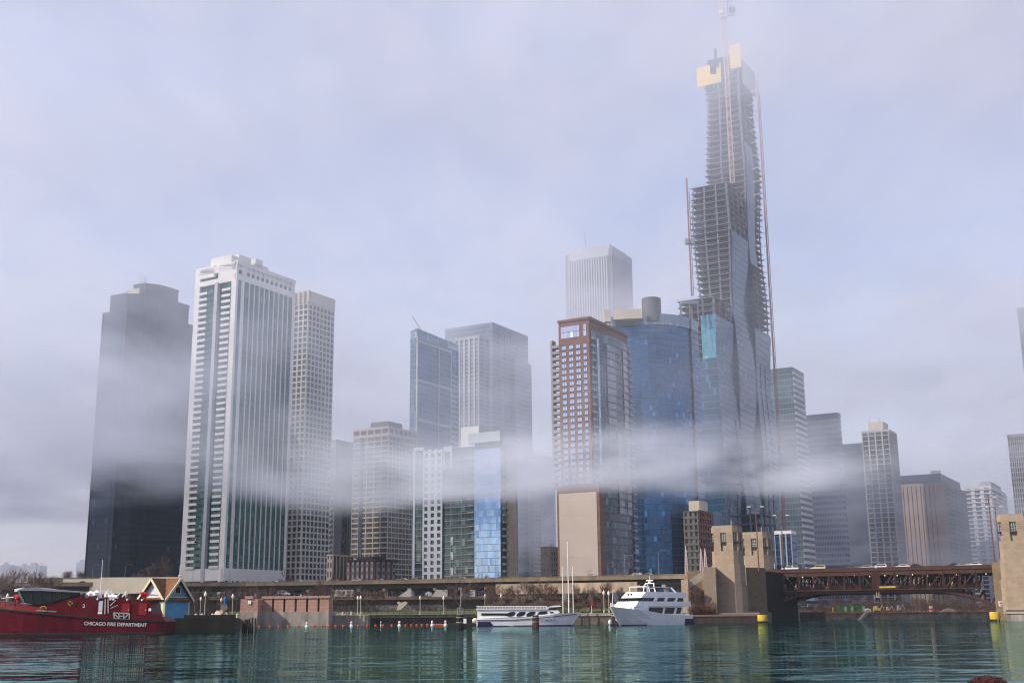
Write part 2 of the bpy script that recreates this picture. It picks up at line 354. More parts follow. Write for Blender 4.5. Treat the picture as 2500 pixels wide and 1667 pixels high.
def grid(fm, A, B, z0, z1, nb=0, pw=0.6, pp=0.4, fh=3.2, sh=0.8, sp=0.3, skip=(), f0=0, f1=1, ends=True):
    d, n, l = edge(A, B); A2 = A+d*l*f0; l2 = l*(f1-f0)
    if nb:
        for i in range(0 if ends else 1, nb+1 if ends else nb):
            if i in skip: continue
            c = A2+d*(l2*i/nb); lo = -pw/2; hi = pw/2
            if i == 0 and f0 == 0: lo = 0.0
            if i == nb and f1 == 1: hi = 0.0
            fm.obox(c+d*lo-n*0.05, d*(hi-lo), n*(pp+0.05), z0, z1)
    if sh:
        k = 0; z = z0
        while z < z1-0.2:
            fm.obox(A2-n*0.03, d*l2, n*(sp+0.03), z, min(z+sh, z1)); z += fh
def core(pts, z0, z1, fh, bw, mt, name='glass_wall', par=None):
    m = MB(); n = len(pts); u = 0
    for i in range(n):
        a = pts[i]; b = pts[(i+1) % n]; l = (b-a).length; nb = max(1, round(l/bw)) if l > bw else l/bw
        m.quad([(a.x, a.y, z0), (b.x, b.y, z0), (b.x, b.y, z1), (a.x, a.y, z1)], [(u, 0), (u+nb, 0), (u+nb, (z1-z0)/fh), (u, (z1-z0)/fh)]); u += nb
    m.quad([(p.x, p.y, z1) for p in pts]); m.quad([(p.x, p.y, z0) for p in reversed(pts)])
    return m.build(name, mt, par, rel=True)
def root(name, pts, label, cat='tower', group=None):
    c = sum(pts, Vector())/len(pts); return empty(name, (c.x, c.y, GZ), 0, label, cat, group)
def cap(pts, z, h, mt, par, name='parapet', out=0.3, t=0.8):
    m = MB(); n = len(pts); o = inset(pts, -out); q = inset(pts, t)
    for i in range(n):
        j = (i+1) % n; m.hexa([(p.x, p.y, zz) for zz in (z, z+h) for p in (o[i], o[j], q[j], q[i])])
    return m.build(name, mt, par, rel=True)

concW = mat('white painted concrete', (0.84, 0.83, 0.80), 0.8, var=0.06, scale=0.08)
concG = mat('grey concrete', (0.36, 0.36, 0.37), 0.85, var=0.12, scale=0.1)
concT = mat('tan concrete', (0.62, 0.56, 0.46), 0.85, var=0.08, scale=0.1)
roofM = mat('roof plant metal', (0.40, 0.41, 0.43), 0.6, var=0.1, scale=0.2)
darkM = mat('dark anodised metal', (0.03, 0.035, 0.045), 0.45, var=0.1, scale=0.1)
steelM = mat('galvanised steel', (0.42, 0.43, 0.45), 0.5, metal=0.3, var=0.05)

def simple(name, label, f, zt, gl, fr, fE=None, fN=None, fh=3.3, bw=1.6, par_h=1.5, roofs=(), group=None, parmat=None, z0=GZ):
    r = root(name, f, label, group=group); core(f, z0, zt, fh, bw, gl, par=r)
    if fE: m = MB(); grid(m, f[0], f[1], z0, zt, fh=fh, **fE); 
    else: m = MB()
    if fN: grid(m, f[1], f[2], z0, zt, fh=fh, **fN)
    if m.v: m.build('facade_frame', fr, r, rel=True)
    if par_h: cap(f, zt, par_h, parmat or fr or gl, r)
    for (a0, a1, b0, b1, h, mt) in roofs:
        a = f[0]-f[1]; b = f[2]-f[1]; m = MB(); m.obox(f[1]+a*a0+b*b0, a*(a1-a0), b*(b1-b0), zt, zt+h); m.build('roof_plant', mt, r, rel=True)
    return r

# ---- dark lobed tower at the left
g_dark = glass('dark bronze glass', (0.002, 0.012, 0.034), (0.011, 0.042, 0.095), 0.3, 0.15, mull=0.08, mcol=(0.012, 0.035, 0.07), blinds=0.02, mv=0.3, spec=0.3)
Yd = 585; f = rounded(fp(226, 276, 560, 1400, Yd), [12, 20, 10, 10]); z1 = Z(262, 752, Yd)
r = root('lobed_high_rise', f, 'dark bronze glass tower with rounded lobes and a stepped curved top, leftmost of the towers')
core(f, GZ, z1, 3.0, 1.5, g_dark, par=r)
m = MB()
for k in range(52):
    z = GZ+10+k*3.0
    if z < z1-1:
        for i in range(len(f)):
            j = (i+1) % len(f)
            if facing(f[i], f[j]): grid(m, f[i], f[j], z, z+0.01, nb=0, sh=0.55, sp=0.18, fh=3)
m.build('floor_bands', mat('dark bronze panels', (0.016, 0.040, 0.080), 0.5, var=0.1, scale=0.05, spec=.3), r, rel=True)
m = MB()
d, n, l = edge(f[0], f[9])
for i in range(2, len(f)-12):
    if facing(f[i], f[i+1]): m.obox(f[i], (f[i+1]-f[i]).normalized()*0.6, edge(f[i], f[i+1])[1]*0.35, GZ, z1)
m.build('fins', darkM, r, rel=True)
f2 = rounded(fp(230, 292, 432, 1400, Yd+6), [10, 20, 3, 8]); z2 = Z(290, 706, Yd); core(f2, z1, z2, 3.0, 1.5, g_dark, 'upper_tier', r); cap(f2, z2, 1.0, darkM, r)
f3 = rounded(fp(292, 322, 399, 1400, Yd+14), [6, 12, 1, 4]); z3 = Z(352, 691, Yd+14); core(f3, z2-0.5, z3, 3.0, 1.5, g_dark, 'penthouse', r); cap(f3, z3, 0.8, darkM, r)
f4 = fp(262, 296, 330, 1400, Yd+16); m = MB(); m.obox(f4[0], f4[1]-f4[0], f4[3]-f4[0], z2, z3-2); m.build('roof_plant', mat('pale roof box', (0.6, 0.58, 0.5), 0.7), r, rel=True)
q = P(349, 690, Yd+20); m = MB()
for dx in (-1.2, 1.2): m.bar(q+Vector((dx, 0, 0)), q+Vector((dx, 0, 3.6)), 0.25)
for dz in (1.2, 3.4): m.bar(q+Vector((-1.6, 0, dz)), q+Vector((2.6, 0, dz)), 0.25)
m.build('antenna', steelM, r, rel=True)

# ---- white tower with teal glass, balconies on its sunlit side
g_teal = glass('teal glass', (0.006, 0.040, 0.045), (0.035, 0.17, 0.16), 0.12, 0.3, mull=0.08, mcol=(0.10, 0.20, 0.20), blinds=0.10)
Yw = 545; f = fp(439, 545, 697, 1400, Yw); zw = Z(575, 637, Yw); fh = 2.9
r = root('balconied_high_rise', f, 'tall white tower with teal glass, white fins and two rows of balconies')
f_in = inset(f, 1.4); core(f_in, GZ, zw-4, fh, 1.3, g_teal, par=r)
A, B, C = f[0], f[1], f[2]; dE, nE, lE = edge(A, B); dN, nN, lN = edge(B, C); D = f[3]
def strip(m, A, d, n, l, a, b, z0, z1, out=0.0, dep=1.4): m.obox(A+d*(l*a)+n*out, d*(l*(b-a)), -n*(dep+out), z0, z1)
zb = GZ+22.0; m = MB()
strip(m, A, dE, nE, lE, 0, .12, GZ, zw); strip(m, A, dE, nE, lE, .885, 1, GZ, zw); m.build('corner_pier', concW, r, rel=True)
m = MB(); strip(m, A, dE, nE, lE, .50, .575, GZ+16, zw-9, out=0.5); m.build('centre_pier', mat('pale grey panel', (0.5, 0.52, 0.55), 0.6, var=0.05), r, rel=True)
m = MB(); strip(m, A, dE, nE, lE, .12, .885, GZ+16.5, zb); strip(m, A, dE, nE, lE, .12, .46, zw-5.5, zw); strip(m, A, dE, nE, lE, .12, .885, zw-9.5, zw-7); strip(m, A, dE, nE, lE, .56, .885, zw-7, zw); strip(m, A, dE, nE, lE, .12, .885, GZ, GZ+8.5, dep=1.0)
m.build('crown', concW, r, rel=True)
m = MB(); l0 = lE*.205; m.box(0, l0, 0, 1.5, 0, 0.25); m.box(0, l0, 0.0, 0.14, 0.25, 1.15); bal = None
for side, a in ((0, .12), (1, .68)):
    k = 0; z = zb
    while z < zw-12:
        o = A+dE*(lE*a)+nE*0.55; ang = atan2(dE.y, dE.x)
        loc = Vector((o.x, o.y, z))-r.location
        if bal is None: bal = m.build('balcony', concW, r); bal.location = loc; bal.rotation_euler = (0, 0, ang)
        else: copy_part(bal, r, loc, ang)
        z += fh; k += 1
m = MB(); p_, q_ = B-nN*.25, C-nN*.25; kf = (zw-GZ)/fh
m.quad([(*p_.xy, GZ), (*q_.xy, GZ), (*q_.xy, zw-4), (*p_.xy, zw-4)], [(0, 0), (36, 0), (36, kf), (0, kf)]); m.quad([(*(q_-nN*.5).xy, GZ), (*(p_-nN*.5).xy, GZ), (*(p_-nN*.5).xy, zw-4), (*(q_-nN*.5).xy, zw-4)])
m.build('shaded_glass_wall', g_teal, r, rel=True)
m = MB(); strip(m, B, dN, nN, lN, .085, .135, GZ, zw, out=0.05); strip(m, B, dN, nN, lN, .962, 1, GZ, zw, out=0.05)
for i in range(1, 10):
    c = .135+i*.83/10; strip(m, B, dN, nN, lN, c-.007, c+.007, zb, zw-8, out=0.12)
m.build('fin', concW, r, rel=True)
m = MB(); strip(m, B, dN, nN, lN, .0, .955, zw-9, zw-6.0, out=0.2); strip(m, B, dN, nN, lN, .0, 1, zw-1.5, zw+0.5, out=0.35); 
for i in range(11): strip(m, B, dN, nN, lN, .135+i*.08, .165+i*.08, zw-6, zw-1.5, out=0.1)
m2_ = MB(); strip(m2_, B, dN, nN, lN, 0.0, .955, zb-5.5, zb, out=0.2)
for i in range(11): strip(m2_, B, dN, nN, lN, .08+i*.083, .118+i*.083, GZ+8, zb-5.5, out=0.1)
m2_.build('base_arcade', concW, r, rel=True)
m.build('cornice', concW, r, rel=True); m = MB(); strip(m, B, dN, nN, lN, 0.0, 1, GZ, GZ+8.5, out=0.12); m.build('plinth', concW, r, rel=True)
m = MB(); z = zb
while z < zw-9: strip(m, B, dN, nN, lN, .0, .955, z, z+0.5, out=-.2, dep=.1); strip(m, A, dE, nE, lE, .12, .885, z, z+0.3, out=-1.1, dep=1.4); z += fh
m.build('spandrels', mat('teal spandrel', (0.05, 0.10, 0.10), 0.4, var=0.1), r, rel=True)
m = MB(); f5 = inset(f, 0.0); a = f[0]-f[1]; b = f[2]-f[1]
m.obox(B+b*0.0+a*0.02, b*0.995, a*0.96, zw-4, zw-0.8); m.build('roof', concW, r, rel=True)
for (b0, b1, h) in ((.04, .16, 4.5), (.16, .36, 6.0), (.44, .56, 7.0), (.42, .66, 4.5), (.66, .76, 2.5)):
    m = MB(); m.obox(B+a*0.2+b*b0, a*0.5, b*(b1-b0), zw-0.8, zw+h); m.build('roof_plant', concW, r, rel=True)

# ---- gridded white concrete tower behind it
g_blk = glass('dark window glass', (0.010, 0.015, 0.024), (0.06, 0.08, 0.10), 0.12, 0.3, blinds=0.16)
Yg = 620; f = fp(640, 734, 800, 1400, Yg); zt = Z(752, 738, Yg)
r = simple('gridded_high_rise', 'pale concrete tower with a grid of dark square windows, right behind the white tower', f, zt, g_blk, mat('pale grid concrete', (0.66, 0.63, 0.58), 0.8, var=0.06, scale=0.08),
           dict(nb=8, pw=0.9, pp=0.5, sh=0.8, sp=0.45), dict(nb=7, pw=0.9, pp=0.2, sh=0.8, sp=0.15), fh=3.05, bw=3, par_h=6.5)
m = MB()
for i in range(9):
    q = f[0].lerp(f[1], i/8); m.obox(q, dE*1.1, nE*1.5, zt, zt+6.4)
m.each('crown_rib', concT, r, 1)

# ---- slab between
f = fp(790, 812, 868, 1400, 700); zt = Z(845, 1077, 700)
r = simple('slab_high_rise', 'grey slab tower with a dark vertical slot, left of the tan banded tower', f, zt, glass('slab wall', (0.16, 0.17, 0.19), (0.24, 0.25, 0.27), 0.7, 0.0, blinds=0.0), concG, None, None, fh=3, bw=8, par_h=1.2)
m = MB(); dd, nn, ll = edge(f[1], f[2]); strip(m, f[1], dd, nn, ll, .35, .55, GZ, zt, out=0.25, dep=0.3); m.build('window_slot', g_blk, r, rel=True)
m = MB(); z = GZ+4; dd, nn, ll = edge(f[0], f[1])
while z < zt-2: m.obox(f[0]+nn*1.4, dd*ll*0.8, -nn*1.4, z, z+1.1); z += 3.0
m.each('balcony', concG, r, 1)

# ---- tan tower with horizontal bands
f = fp(856, 945, 1014, 1400, 690); zt = Z(957, 1062, 690)
r = simple('banded_high_rise', 'tan concrete tower with close horizontal bands and a flat crown of square openings', f, zt, glass('smoky window band', (0.02, 0.02, 0.025), (0.10, 0.10, 0.10), 0.15, 0.2, blinds=0.2), concT,
           dict(nb=5, pw=0.6, pp=0.4, sh=0.75, sp=0.34), dict(nb=8, pw=0.35, pp=0.2, sh=0.6, sp=0.15), fh=2.95, bw=1.5, par_h=0)
a = f[0]-f[1]; b = f[2]-f[1]; m = MB(); grid(m, f[0], f[1], zt, zt+5.4, nb=5, pw=1.0, pp=0.5, sh=1.5, sp=0.46, fh=4); grid(m, f[1], f[2], zt, zt+5.4, nb=6, pw=1.0, pp=0.5, sh=1.5, sp=0.46, fh=4)
m.build('crown', concT, r, rel=True)
m = MB(); m.obox(f[1]+a*.01+b*.01, a*.98, b*.98, zt, zt+5); m.build('roof', g_blk, r, rel=True)
m = MB(); m.obox(f[1]+a*.1+b*.1, a*.5, b*.5, zt+5, zt+9); m.build('roof_plant', mat('brown roof plant', (0.2, 0.15, 0.14), 0.8), r, rel=True)
m = MB(); strip(m, f[0], *edge(f[0], f[1]), .20, .30, GZ, zt, out=0.55, dep=0.6); m.build('dark_bay', g_blk, r, rel=True)

# ---- pale blue glass tower with a slanted top, framed in two-storey-high panels
g_pb = glass('pale blue glass', (0.10, 0.17, 0.23), (0.22, 0.32, 0.40), 0.12, 0.5, mull=0.07, mcol=(0.3, 0.36, 0.4), blinds=0.05, mv=0.12)
g_pb2 = glass('deep blue glass', (0.03, 0.08, 0.15), (0.08, 0.18, 0.30), 0.12, 0.5, mull=0.07, mcol=(0.16, 0.22, 0.28), blinds=0.05, mv=0.12)
f = fp(996, 1012, 1118, 1400, 740); zt = Z(1023, 812, 740)-3
r = root('framed_glass_tower', f, 'pale blue glass tower with big white framed panels and a slanted roof edge')
core(f, GZ, zt, 3.4, 1.5, g_pb2, par=r); m = MB(); dd, nn, ll = edge(f[1], f[2])
for k in range(8):
    z = zt-2-k*25.5
    if z > GZ: strip(m, f[1], dd, nn, ll, 0, .80, z-1.0, z+0.6, out=0.5)
for c in (0.0, .50, .80, .985): strip(m, f[1], dd, nn, ll, c, c+.02, GZ, zt, out=0.6)
m.build('facade_frame', mat('pale blue frame', (0.5, 0.56, 0.6), 0.5, var=0.03), r, rel=True)
m = MB(); z = GZ+6
while z < zt-16: strip(m, f[1], dd, nn, ll, .82, .97, z, z+1.1, out=0.5); z += 3.4
m.each('balcony', mat('pale blue frame', (0, 0, 0)), r, 1)
m = MB(); T = [f[0], f[1], f[2], f[3]]; hts = (4.5, 6, 4.5, 4)
for i in range(4):
    j = (i+1) % 4; m.quad([(*T[i].xy, zt), (*T[j].xy, zt), (*T[j].xy, zt+hts[j]), (*T[i].xy, zt+hts[i])], [(0, 0), (4, 0), (4, 2), (0, 2)])
m.quad([(*T[i].xy, zt+hts[i]) for i in (0, 1, 2)]); m.quad([(*T[i].xy, zt+hts[i]) for i in (0, 2, 3)])
m.build('slanted_crown', g_pb, r, rel=True)
m = MB(); q = Vector((*f[1].xy, zt+5)); m.bar(q+dd*6, q+Vector((-3, 0, 9)), 0.35); m.build('davit', steelM, r, rel=True)

# ---- broad blue-grey tower and the ribbed tower in front of it
g_bg = glass('blue grey glass', (0.035, 0.06, 0.115), (0.08, 0.125, 0.20), 0.2, 0.2, mull=0.1, mcol=(0.10, 0.14, 0.21), blinds=0.04, mv=0.3)
f = fp(1085, 1205, 1300, 1400, 960); zt = Z(1216, 792, 960)
r = simple('broad_office_tower', 'broad blue grey office tower with fine horizontal bands and a shoulder on its right', fp(1085, 1205, 1295, 1400, 960), zt, g_bg, mat('blue grey band', (0.13, 0.17, 0.25), 0.5, var=0.05), dict(nb=0, sh=1.3, sp=0.35), dict(nb=6, pw=0.5, pp=0.4, sh=1.2, sp=0.3), fh=4.0, bw=2, par_h=2)
g = fp(1230, 1262, 1304, 1400, 985); core(g, GZ, Z(1298, 876, 985), 4, 2, g_bg, 'shoulder', r)
f = fp(1110, 1172, 1196, 1400, 900); zt = Z(1184, 824, 900)
r = simple('ribbed_high_rise', 'slim pale ribbed tower standing before the broad blue grey tower', f, zt, g_bg, mat('pale rib', (0.34, 0.35, 0.39), 0.7, var=0.05), dict(nb=5, pw=1.7, pp=0.8, sh=0.7, sp=0.3), dict(nb=2, pw=1.0, pp=0.5, sh=0.7, sp=0.3), fh=3.2, bw=1.5, par_h=2)

# ---- mid-rise with a tiled grid, dark glass and a bright blue glass panel
Ym = 520; f = fp(1004, 1226, 1264, 1400, Ym); zt = Z(1226, 1083, Ym)
g_grn = glass('green black glass', (0.010, 0.026, 0.032), (0.05, 0.13, 0.14), 0.08, 0.4, mull=0.07, mcol=(0.14, 0.2, 0.22), blinds=0.07)
g_sky = glass('sky blue glass', (0.20, 0.38, 0.66), (0.34, 0.54, 0.85), 0.04, 0.85, mull=0.06, mcol=(0.18, 0.32, 0.52), blinds=0.0, mv=0.10)
r = root('glass_and_tile_mid_rise', f, 'mid-rise block with white tiled grid, dark glass and a sky blue glass panel')
core(f, GZ, zt, 3.0, 1.6, g_grn, par=r); A, B, C = f[0], f[1], f[2]; dE, nE, lE = edge(A, B); dN, nN, lN = edge(B, C)
fx = lambda px: (P(px, 1400, Ym)-0*B, px)[1]
def fr_(px):     # fraction along the E wall seen at column px
    h_ = hit(B, px, 1400, S_); return 1-h_.length/lE
tile = mat('pale blue tile', (0.60, 0.66, 0.70), 0.5, var=0.05, scale=0.2)
m = MB(); zl = Z(1050, 1097, Ym+18); a0, a1 = fr_(1034), fr_(1082); pa = A+dE*lE*a0; pb = A+dE*lE*a1
core([pa+nE*.6-nE*5, pa+nE*.6, pb+nE*.6, pb+nE*.6-nE*5], GZ, zl, 3, 2.4, g_blk, 'grid_bay', r)
grid(m, pa+nE*.6, pb+nE*.6, GZ, zl, nb=3, pw=1.7, pp=0.5, sh=1.15, sp=0.44, fh=3.0); q0 = fr_(1082); q1 = fr_(1104)
strip(m, A, dE, nE, lE, q0, q1, zt-1.5, zt+1.0, out=.5); strip(m, A, dE, nE, lE, q0, q0+.02, zt-9, zt-1.5, out=.5); strip(m, A, dE, nE, lE, q1-.02, q1, zt-9, zt-1.5, out=.5); strip(m, A, dE, nE, lE, fr_(1008), fr_(1013), GZ, zl, out=.5)
strip(m, A, dE, nE, lE, fr_(1008), fr_(1034), zl, zl+1.5, out=.5)
m.build('tile_grid', tile, r, rel=True)
m = MB(); z = GZ+5
while z < zt-3:
    strip(m, A, dE, nE, lE, fr_(1010), fr_(1033), z, z+0.35, out=.3); strip(m, A, dE, nE, lE, fr_(1084), fr_(1145), z, z+0.3, out=.25); strip(m, A, dE, nE, lE, fr_(1145), fr_(1160), z, z+0.5, out=1.3, dep=1.3); z += 3.0
for px in (1101, 1126): strip(m, A, dE, nE, lE, fr_(px), fr_(px)+.006, GZ, zt, out=.28, dep=.3)
m.build('slab_edges', concG, r, rel=True)
a0, a1 = fr_(1161), fr_(1225); pa = A+dE*lE*a0; pb = A+dE*lE*a1; zs = Z(1190, 1093, Ym)
core([pa-nE*3, pa+nE*.9, pb+nE*.9, pb-nE*3], GZ, zs, 3.0, 1.15, g_sky, 'sky_glass_panel', r)
m = MB(); strip(m, A, dE, nE, lE, a0-.07, 1, zs+3, zs+7.5, out=.9); m.build('roof_screen', tile, r, rel=True)
m = MB(); strip(m, A, dE, nE, lE, a0, 1, zs, zs+3, out=.3); m.build('roof_recess', darkM, r, rel=True)
grN = MB(); grid(grN, B, C, GZ, zt+1, nb=5, pw=1.4, pp=0.4, sh=1.0, sp=0.34, fh=3.0, f0=.35, f1=1); grN.build('window_grid', concT, r, rel=True)
m = MB(); z = GZ+3
while z < zt: strip(m, B, dN, nN, lN, 0.02, .33, z, z+1.0, out=1.0, dep=1.0); z += 3.0
m.each('balcony', concG, r, 1)
a = A-B; b = C-B; q = fr_(1115); q2 = fr_(1160); m = MB(); m.obox(B+a*(1-q2)+b*.25, a*(q2-q), b*.5, zt, Z(1130, 1048, Ym+20)); m.build('roof_plant', concW, r, rel=True)
for px in (1101.0,):       # white street-side banners on the dark glass
    for py in (1316, 1353, 1392):
        s0 = fr_(1101); z = Z(1104, py, Ym); m = MB(); strip(m, A, dE, nE, lE, s0, s0+.028, z-1.7, z+1.7, out=.34, dep=.04); m.build('window_banner', mat('white film', (0.7, 0.75, 0.8), 0.5, var=0.35, scale=0.9), r, rel=True)

# ---- far ones between
f = fp(1290, 1302, 1358, 1400, 1250); simple('distant_blue_office_tower', 'distant blue office tower seen between the broad tower and the brick tower', f, Z(1310, 1107, 1250), g_pb2, mat('blue mullion', (0.2, 0.27, 0.38), 0.5), dict(nb=3, pw=1.4, pp=.5, sh=0), dict(nb=16, pw=0.7, pp=.5, sh=0), fh=4, bw=2, par_h=1)
f = fp(1288, 1304, 1322, 1400, 1000); zt = Z(1306, 1213, 1000)
r = simple('pinnacled_tower', 'slender old pale stone tower with small pinnacles, far behind the street gap', f, zt, g_bg, mat('old pale stone', (0.5, 0.46, 0.42), 0.9, var=.1), dict(nb=4, pw=1.4, pp=.4, sh=1.2, sp=.35), dict(nb=4, pw=1.4, pp=.4, sh=1.2, sp=.35), fh=3.6, bw=2, par_h=1.5)
for t in (0.05, .35, .65, .95):
    m = MB(); q = f[1].lerp(f[2], t); m.lathe([(0.9, 0), (0.8, 3.5), (0.05, 7)], (q.x, q.y, zt+1), 4); m.build('pinnacle', mat('old pale stone', (0, 0, 0)), r, rel=True)
f = fp(1322, 1345, 1366, 1400, 640); simple('small_tan_block', 'low tan apartment block with pale trim, in the gap beside the brick tower', f, Z(1345, 1340, 640), g_blk, mat('tan stucco', (0.40, 0.34, 0.27), .9, var=.15), dict(nb=4, pw=1.2, pp=.4, sh=1.2, sp=.35), dict(nb=4, pw=1.2, pp=.4, sh=1.2, sp=.35), fh=3, bw=2, par_h=1.5, roofs=((.2, .5, .2, .6, 3, concW),))

# ---- brick tower
Yb = 480; f = fp(1372, 1453, 1552, 1400, Yb); zt = Z(1447, 772, Yb); A, B, C = f[0], f[1], f[2]; dE, nE, lE = edge(A, B); dN, nN, lN = edge(B, C)
brick = blocks('salmon brick', (0.215, 0.12, 0.10), (0.27, 0.155, 0.13), (0.27, 0.2, 0.17), 2.4, 0.8, 0.9, 0.04, 0.1)
g_lit = glass('pane reflecting sky', (0.30, 0.36, 0.50), (0.50, 0.58, 0.74), 0.15, 0.55, mull=0.12, mcol=(0.08, 0.09, 0.13), blinds=0.1, mv=0.1)
g_cv = glass('grey curved glass', (0.16, 0.16, 0.20), (0.30, 0.29, 0.34), 0.2, 0.4, mull=0.05, mcol=(0.2, 0.2, 0.24), blinds=0.03, mv=0.14)
g_nv = glass('navy glass', (0.010, 0.022, 0.04), (0.05, 0.09, 0.14), 0.1, 0.4, mull=0.08, mcol=(0.14, 0.16, 0.2), blinds=0.10)
r = root('brick_high_rise', f, 'salmon brick tower with rows of pale windows above a blank tan wall panel')
zp = Z(1450, 1186, Yb)
m = MB(); m.prism([(p.x, p.y) for p in inset(f, .3)], GZ, zt); m.build('wall', brick, r, rel=True)
m = MB(); dz = (zt-11.5-zp)/23.0; wins = []
wm_ = MB(); wm_.box(0, 2.0, -0.10, 0.25, 0, 1.6); fm_ = MB()
for x0, x1, zz0, zz1 in ((-.1, 2.1, -.2, 0), (-.1, 2.1, 1.6, 1.68), (-.08, 0, 0, 1.6), (2.0, 2.08, 0, 1.6), (.94, 1.06, 0, 1.6)): fm_.box(x0, x1, -0.16, 0.2, zz0, zz1)
ang = atan2(dE.y, dE.x); proto = None
gp = glass('window pane', (0.30, 0.38, 0.55), (0.50, 0.60, 0.78), 0.12, 0.5, blinds=0.0)
for k in range(23):
    for fr in (.12, .345, .57, .80):
        o = A+dE*(lE*fr)-nE*0.30; loc = Vector((o.x, o.y, zp+1.2+k*dz))-r.location
        if proto is None:
            proto = wm_.build('window', gp, r); fm_.build('frame', darkM, proto); proto.location = loc; proto.rotation_euler = (0, 0, ang)
        else:
            if fr == .80: c = copy_part(proto, r, loc, ang); c.scale.x = .75
            else: copy_part(proto, r, loc, ang)
def pane(a, b, z0, z1, nm='window', out=0.25, mt=None, du=6, dv=2, A=A, d=dE, n=nE, l=lE):
    m = MB(); p = A+d*l*a+n*out; q = A+d*l*b+n*out
    m.quad([(*p.xy, z0), (*q.xy, z0), (*q.xy, z1), (*p.xy, z1)], [(0, 0), (du, 0), (du, dv), (0, dv)])
    p2 = p-n*.4; q2 = q-n*.4
    for a_, b_ in ((p2, p), (q, q2)): m.quad([(*a_.xy, z0), (*b_.xy, z0), (*b_.xy, z1), (*a_.xy, z1)])
    m.quad([(*p.xy, z1), (*q.xy, z1), (*q2.xy, z1), (*p2.xy, z1)]); m.quad([(*p2.xy, z0), (*q2.xy, z0), (*q.xy, z0), (*p.xy, z0)]); m.quad([(*q2.xy, z0), (*p2.xy, z0), (*p2.xy, z1), (*q2.xy, z1)])
    return m.build(nm, mt or g_lit, r, rel=True)
pane(.09, .68, zt-8.2, zt-3.0, 'loft_window', out=-.2); pane(.80, .90, zt-8.2, zt-3.0, 'loft_window', out=-.2, du=1)
# blank tan panel in its brick frame
g2 = fp(1363, 1468, 1480, 1400, Yb-8); m = MB(); m.prism([(p.x, p.y) for p in g2], GZ, zp); m.build('podium', brick, r, rel=True)
A2, B2 = g2[0], g2[1]; d2, n2, l2 = edge(A2, B2); m = MB(); strip(m, A2, d2, n2, l2, .05, .94, GZ, zp-3.0, out=.22, dep=.2)
m.build('blank_panel', blocks('pale tan stucco', (0.56, 0.485, 0.425), (0.575, 0.50, 0.435), (0.45, 0.38, 0.33), 60, 5.5, .9, .035, .05, stain=.25, nsc=.12), r, rel=True)
# balcony stack on the far left corner
m = MB(); z = zp
q = A-nE*3+dE*(-2.6)
while z < zt-9: m.obox(A-dE*3.4+nE*(-.6), dE*3.5, -nE*3.2, z, z+.45); m.obox(A-dE*3.4+nE*(-.6), dE*3.5, -nE*.15, z+.45, z+1.2); z += dz
m.each('balcony', concG, r, 2); m = MB(); m.obox(A-dE*3.9-nE*.6, dE*.9, -nE*3.2, zp, zt-8); m.build('balcony_pier', concG, r, rel=True)
# shaded glass side: balconies, curved bays
zn = zt-5.5; sg = [B+dN*lN*t+nN*(o) for t, o in ((.04, .0), (.16, .6), (.32, 1.6), (.5, 2.2), (.7, 2.2), (.86, 1.5), (1.0, .2))]
fpn = [B+dN*lN*.04-nN*2]+sg+[C-nN*2]; core(fpn, GZ, zn, 3.1, 1.5, g_nv, 'curved_glass', r)
m = MB(); z = GZ+6
while z < zn-1:
    for i in range(len(sg)-1): m.obox(sg[i], sg[i+1]-sg[i], edge(sg[i], sg[i+1])[1]*.2, z, z+.4)
    z += 3.1
m.build('slab_edges', mat('dark grey slab', (0.14, 0.14, 0.17), .6, var=.05), r, rel=True)
for a, b, za, zb_ in ((2, 3, zn-38, zn-1), (4, 5, zn-38, zn-3), (3, 5, zn-75, zn-40)):
    p = sg[a]+edge(sg[a], sg[a+1])[1]*.3; q = sg[b]+edge(sg[b-1], sg[b])[1]*.3; n_ = edge(p, q)[1]; m = MB()
    for k in range(int((zb_-za)/3.1)):
        z = za+k*3.1; m.quad([(*p.xy, z), (*q.xy, z), (*q.xy, z+2.75), (*p.xy, z+2.75)], [(0, k), (5, k), (5, k+1), (0, k+1)])
        m.quad([(*(p-n_*.6).xy, z+2.75), (*p.xy, z+2.75), (*q.xy, z+2.75), (*(q-n_*.6).xy, z+2.75)])
    m.build('pale_glass_bay', g_cv, r, rel=True)
m = MB(); z = GZ+6
while z < zn-4:
    m.obox(sg[0]+nN*.9, dN*lN*.13, -nN*1.2, z, z+1.1); m.obox(sg[5]+nN*.8+dN*.5, dN*lN*.1, -nN*1.4, z, z+1.0); z += 3.1
m.each('balcony', concG, r, 1)
m = MB(); strip(m, B, dN, nN, lN, .12, .17, GZ, zn-3, out=1.2, dep=.9); m.build('glass_strip', g_lit, r, rel=True)
a = A-B; b = C-B; m = MB(); m.obox(B+a*.05+b*.3, a*.9, b*.6, zt-7, zt-1.5); m.build('roof_plant', mat('brown roof plant', (0, 0, 0)), r, rel=True)
m = MB(); grid(m, B, C, zt-1.2, zt, sh=1.2, sp=.4); grid(m, B, B+dN*lN*.62, zt-5.5, zt-1.2, nb=0, sh=0, pw=1); m.obox(A-nE*.0, dE*lE, nE*.3, zt-1, zt); m.build('brick_cornice', brick, r, rel=True)

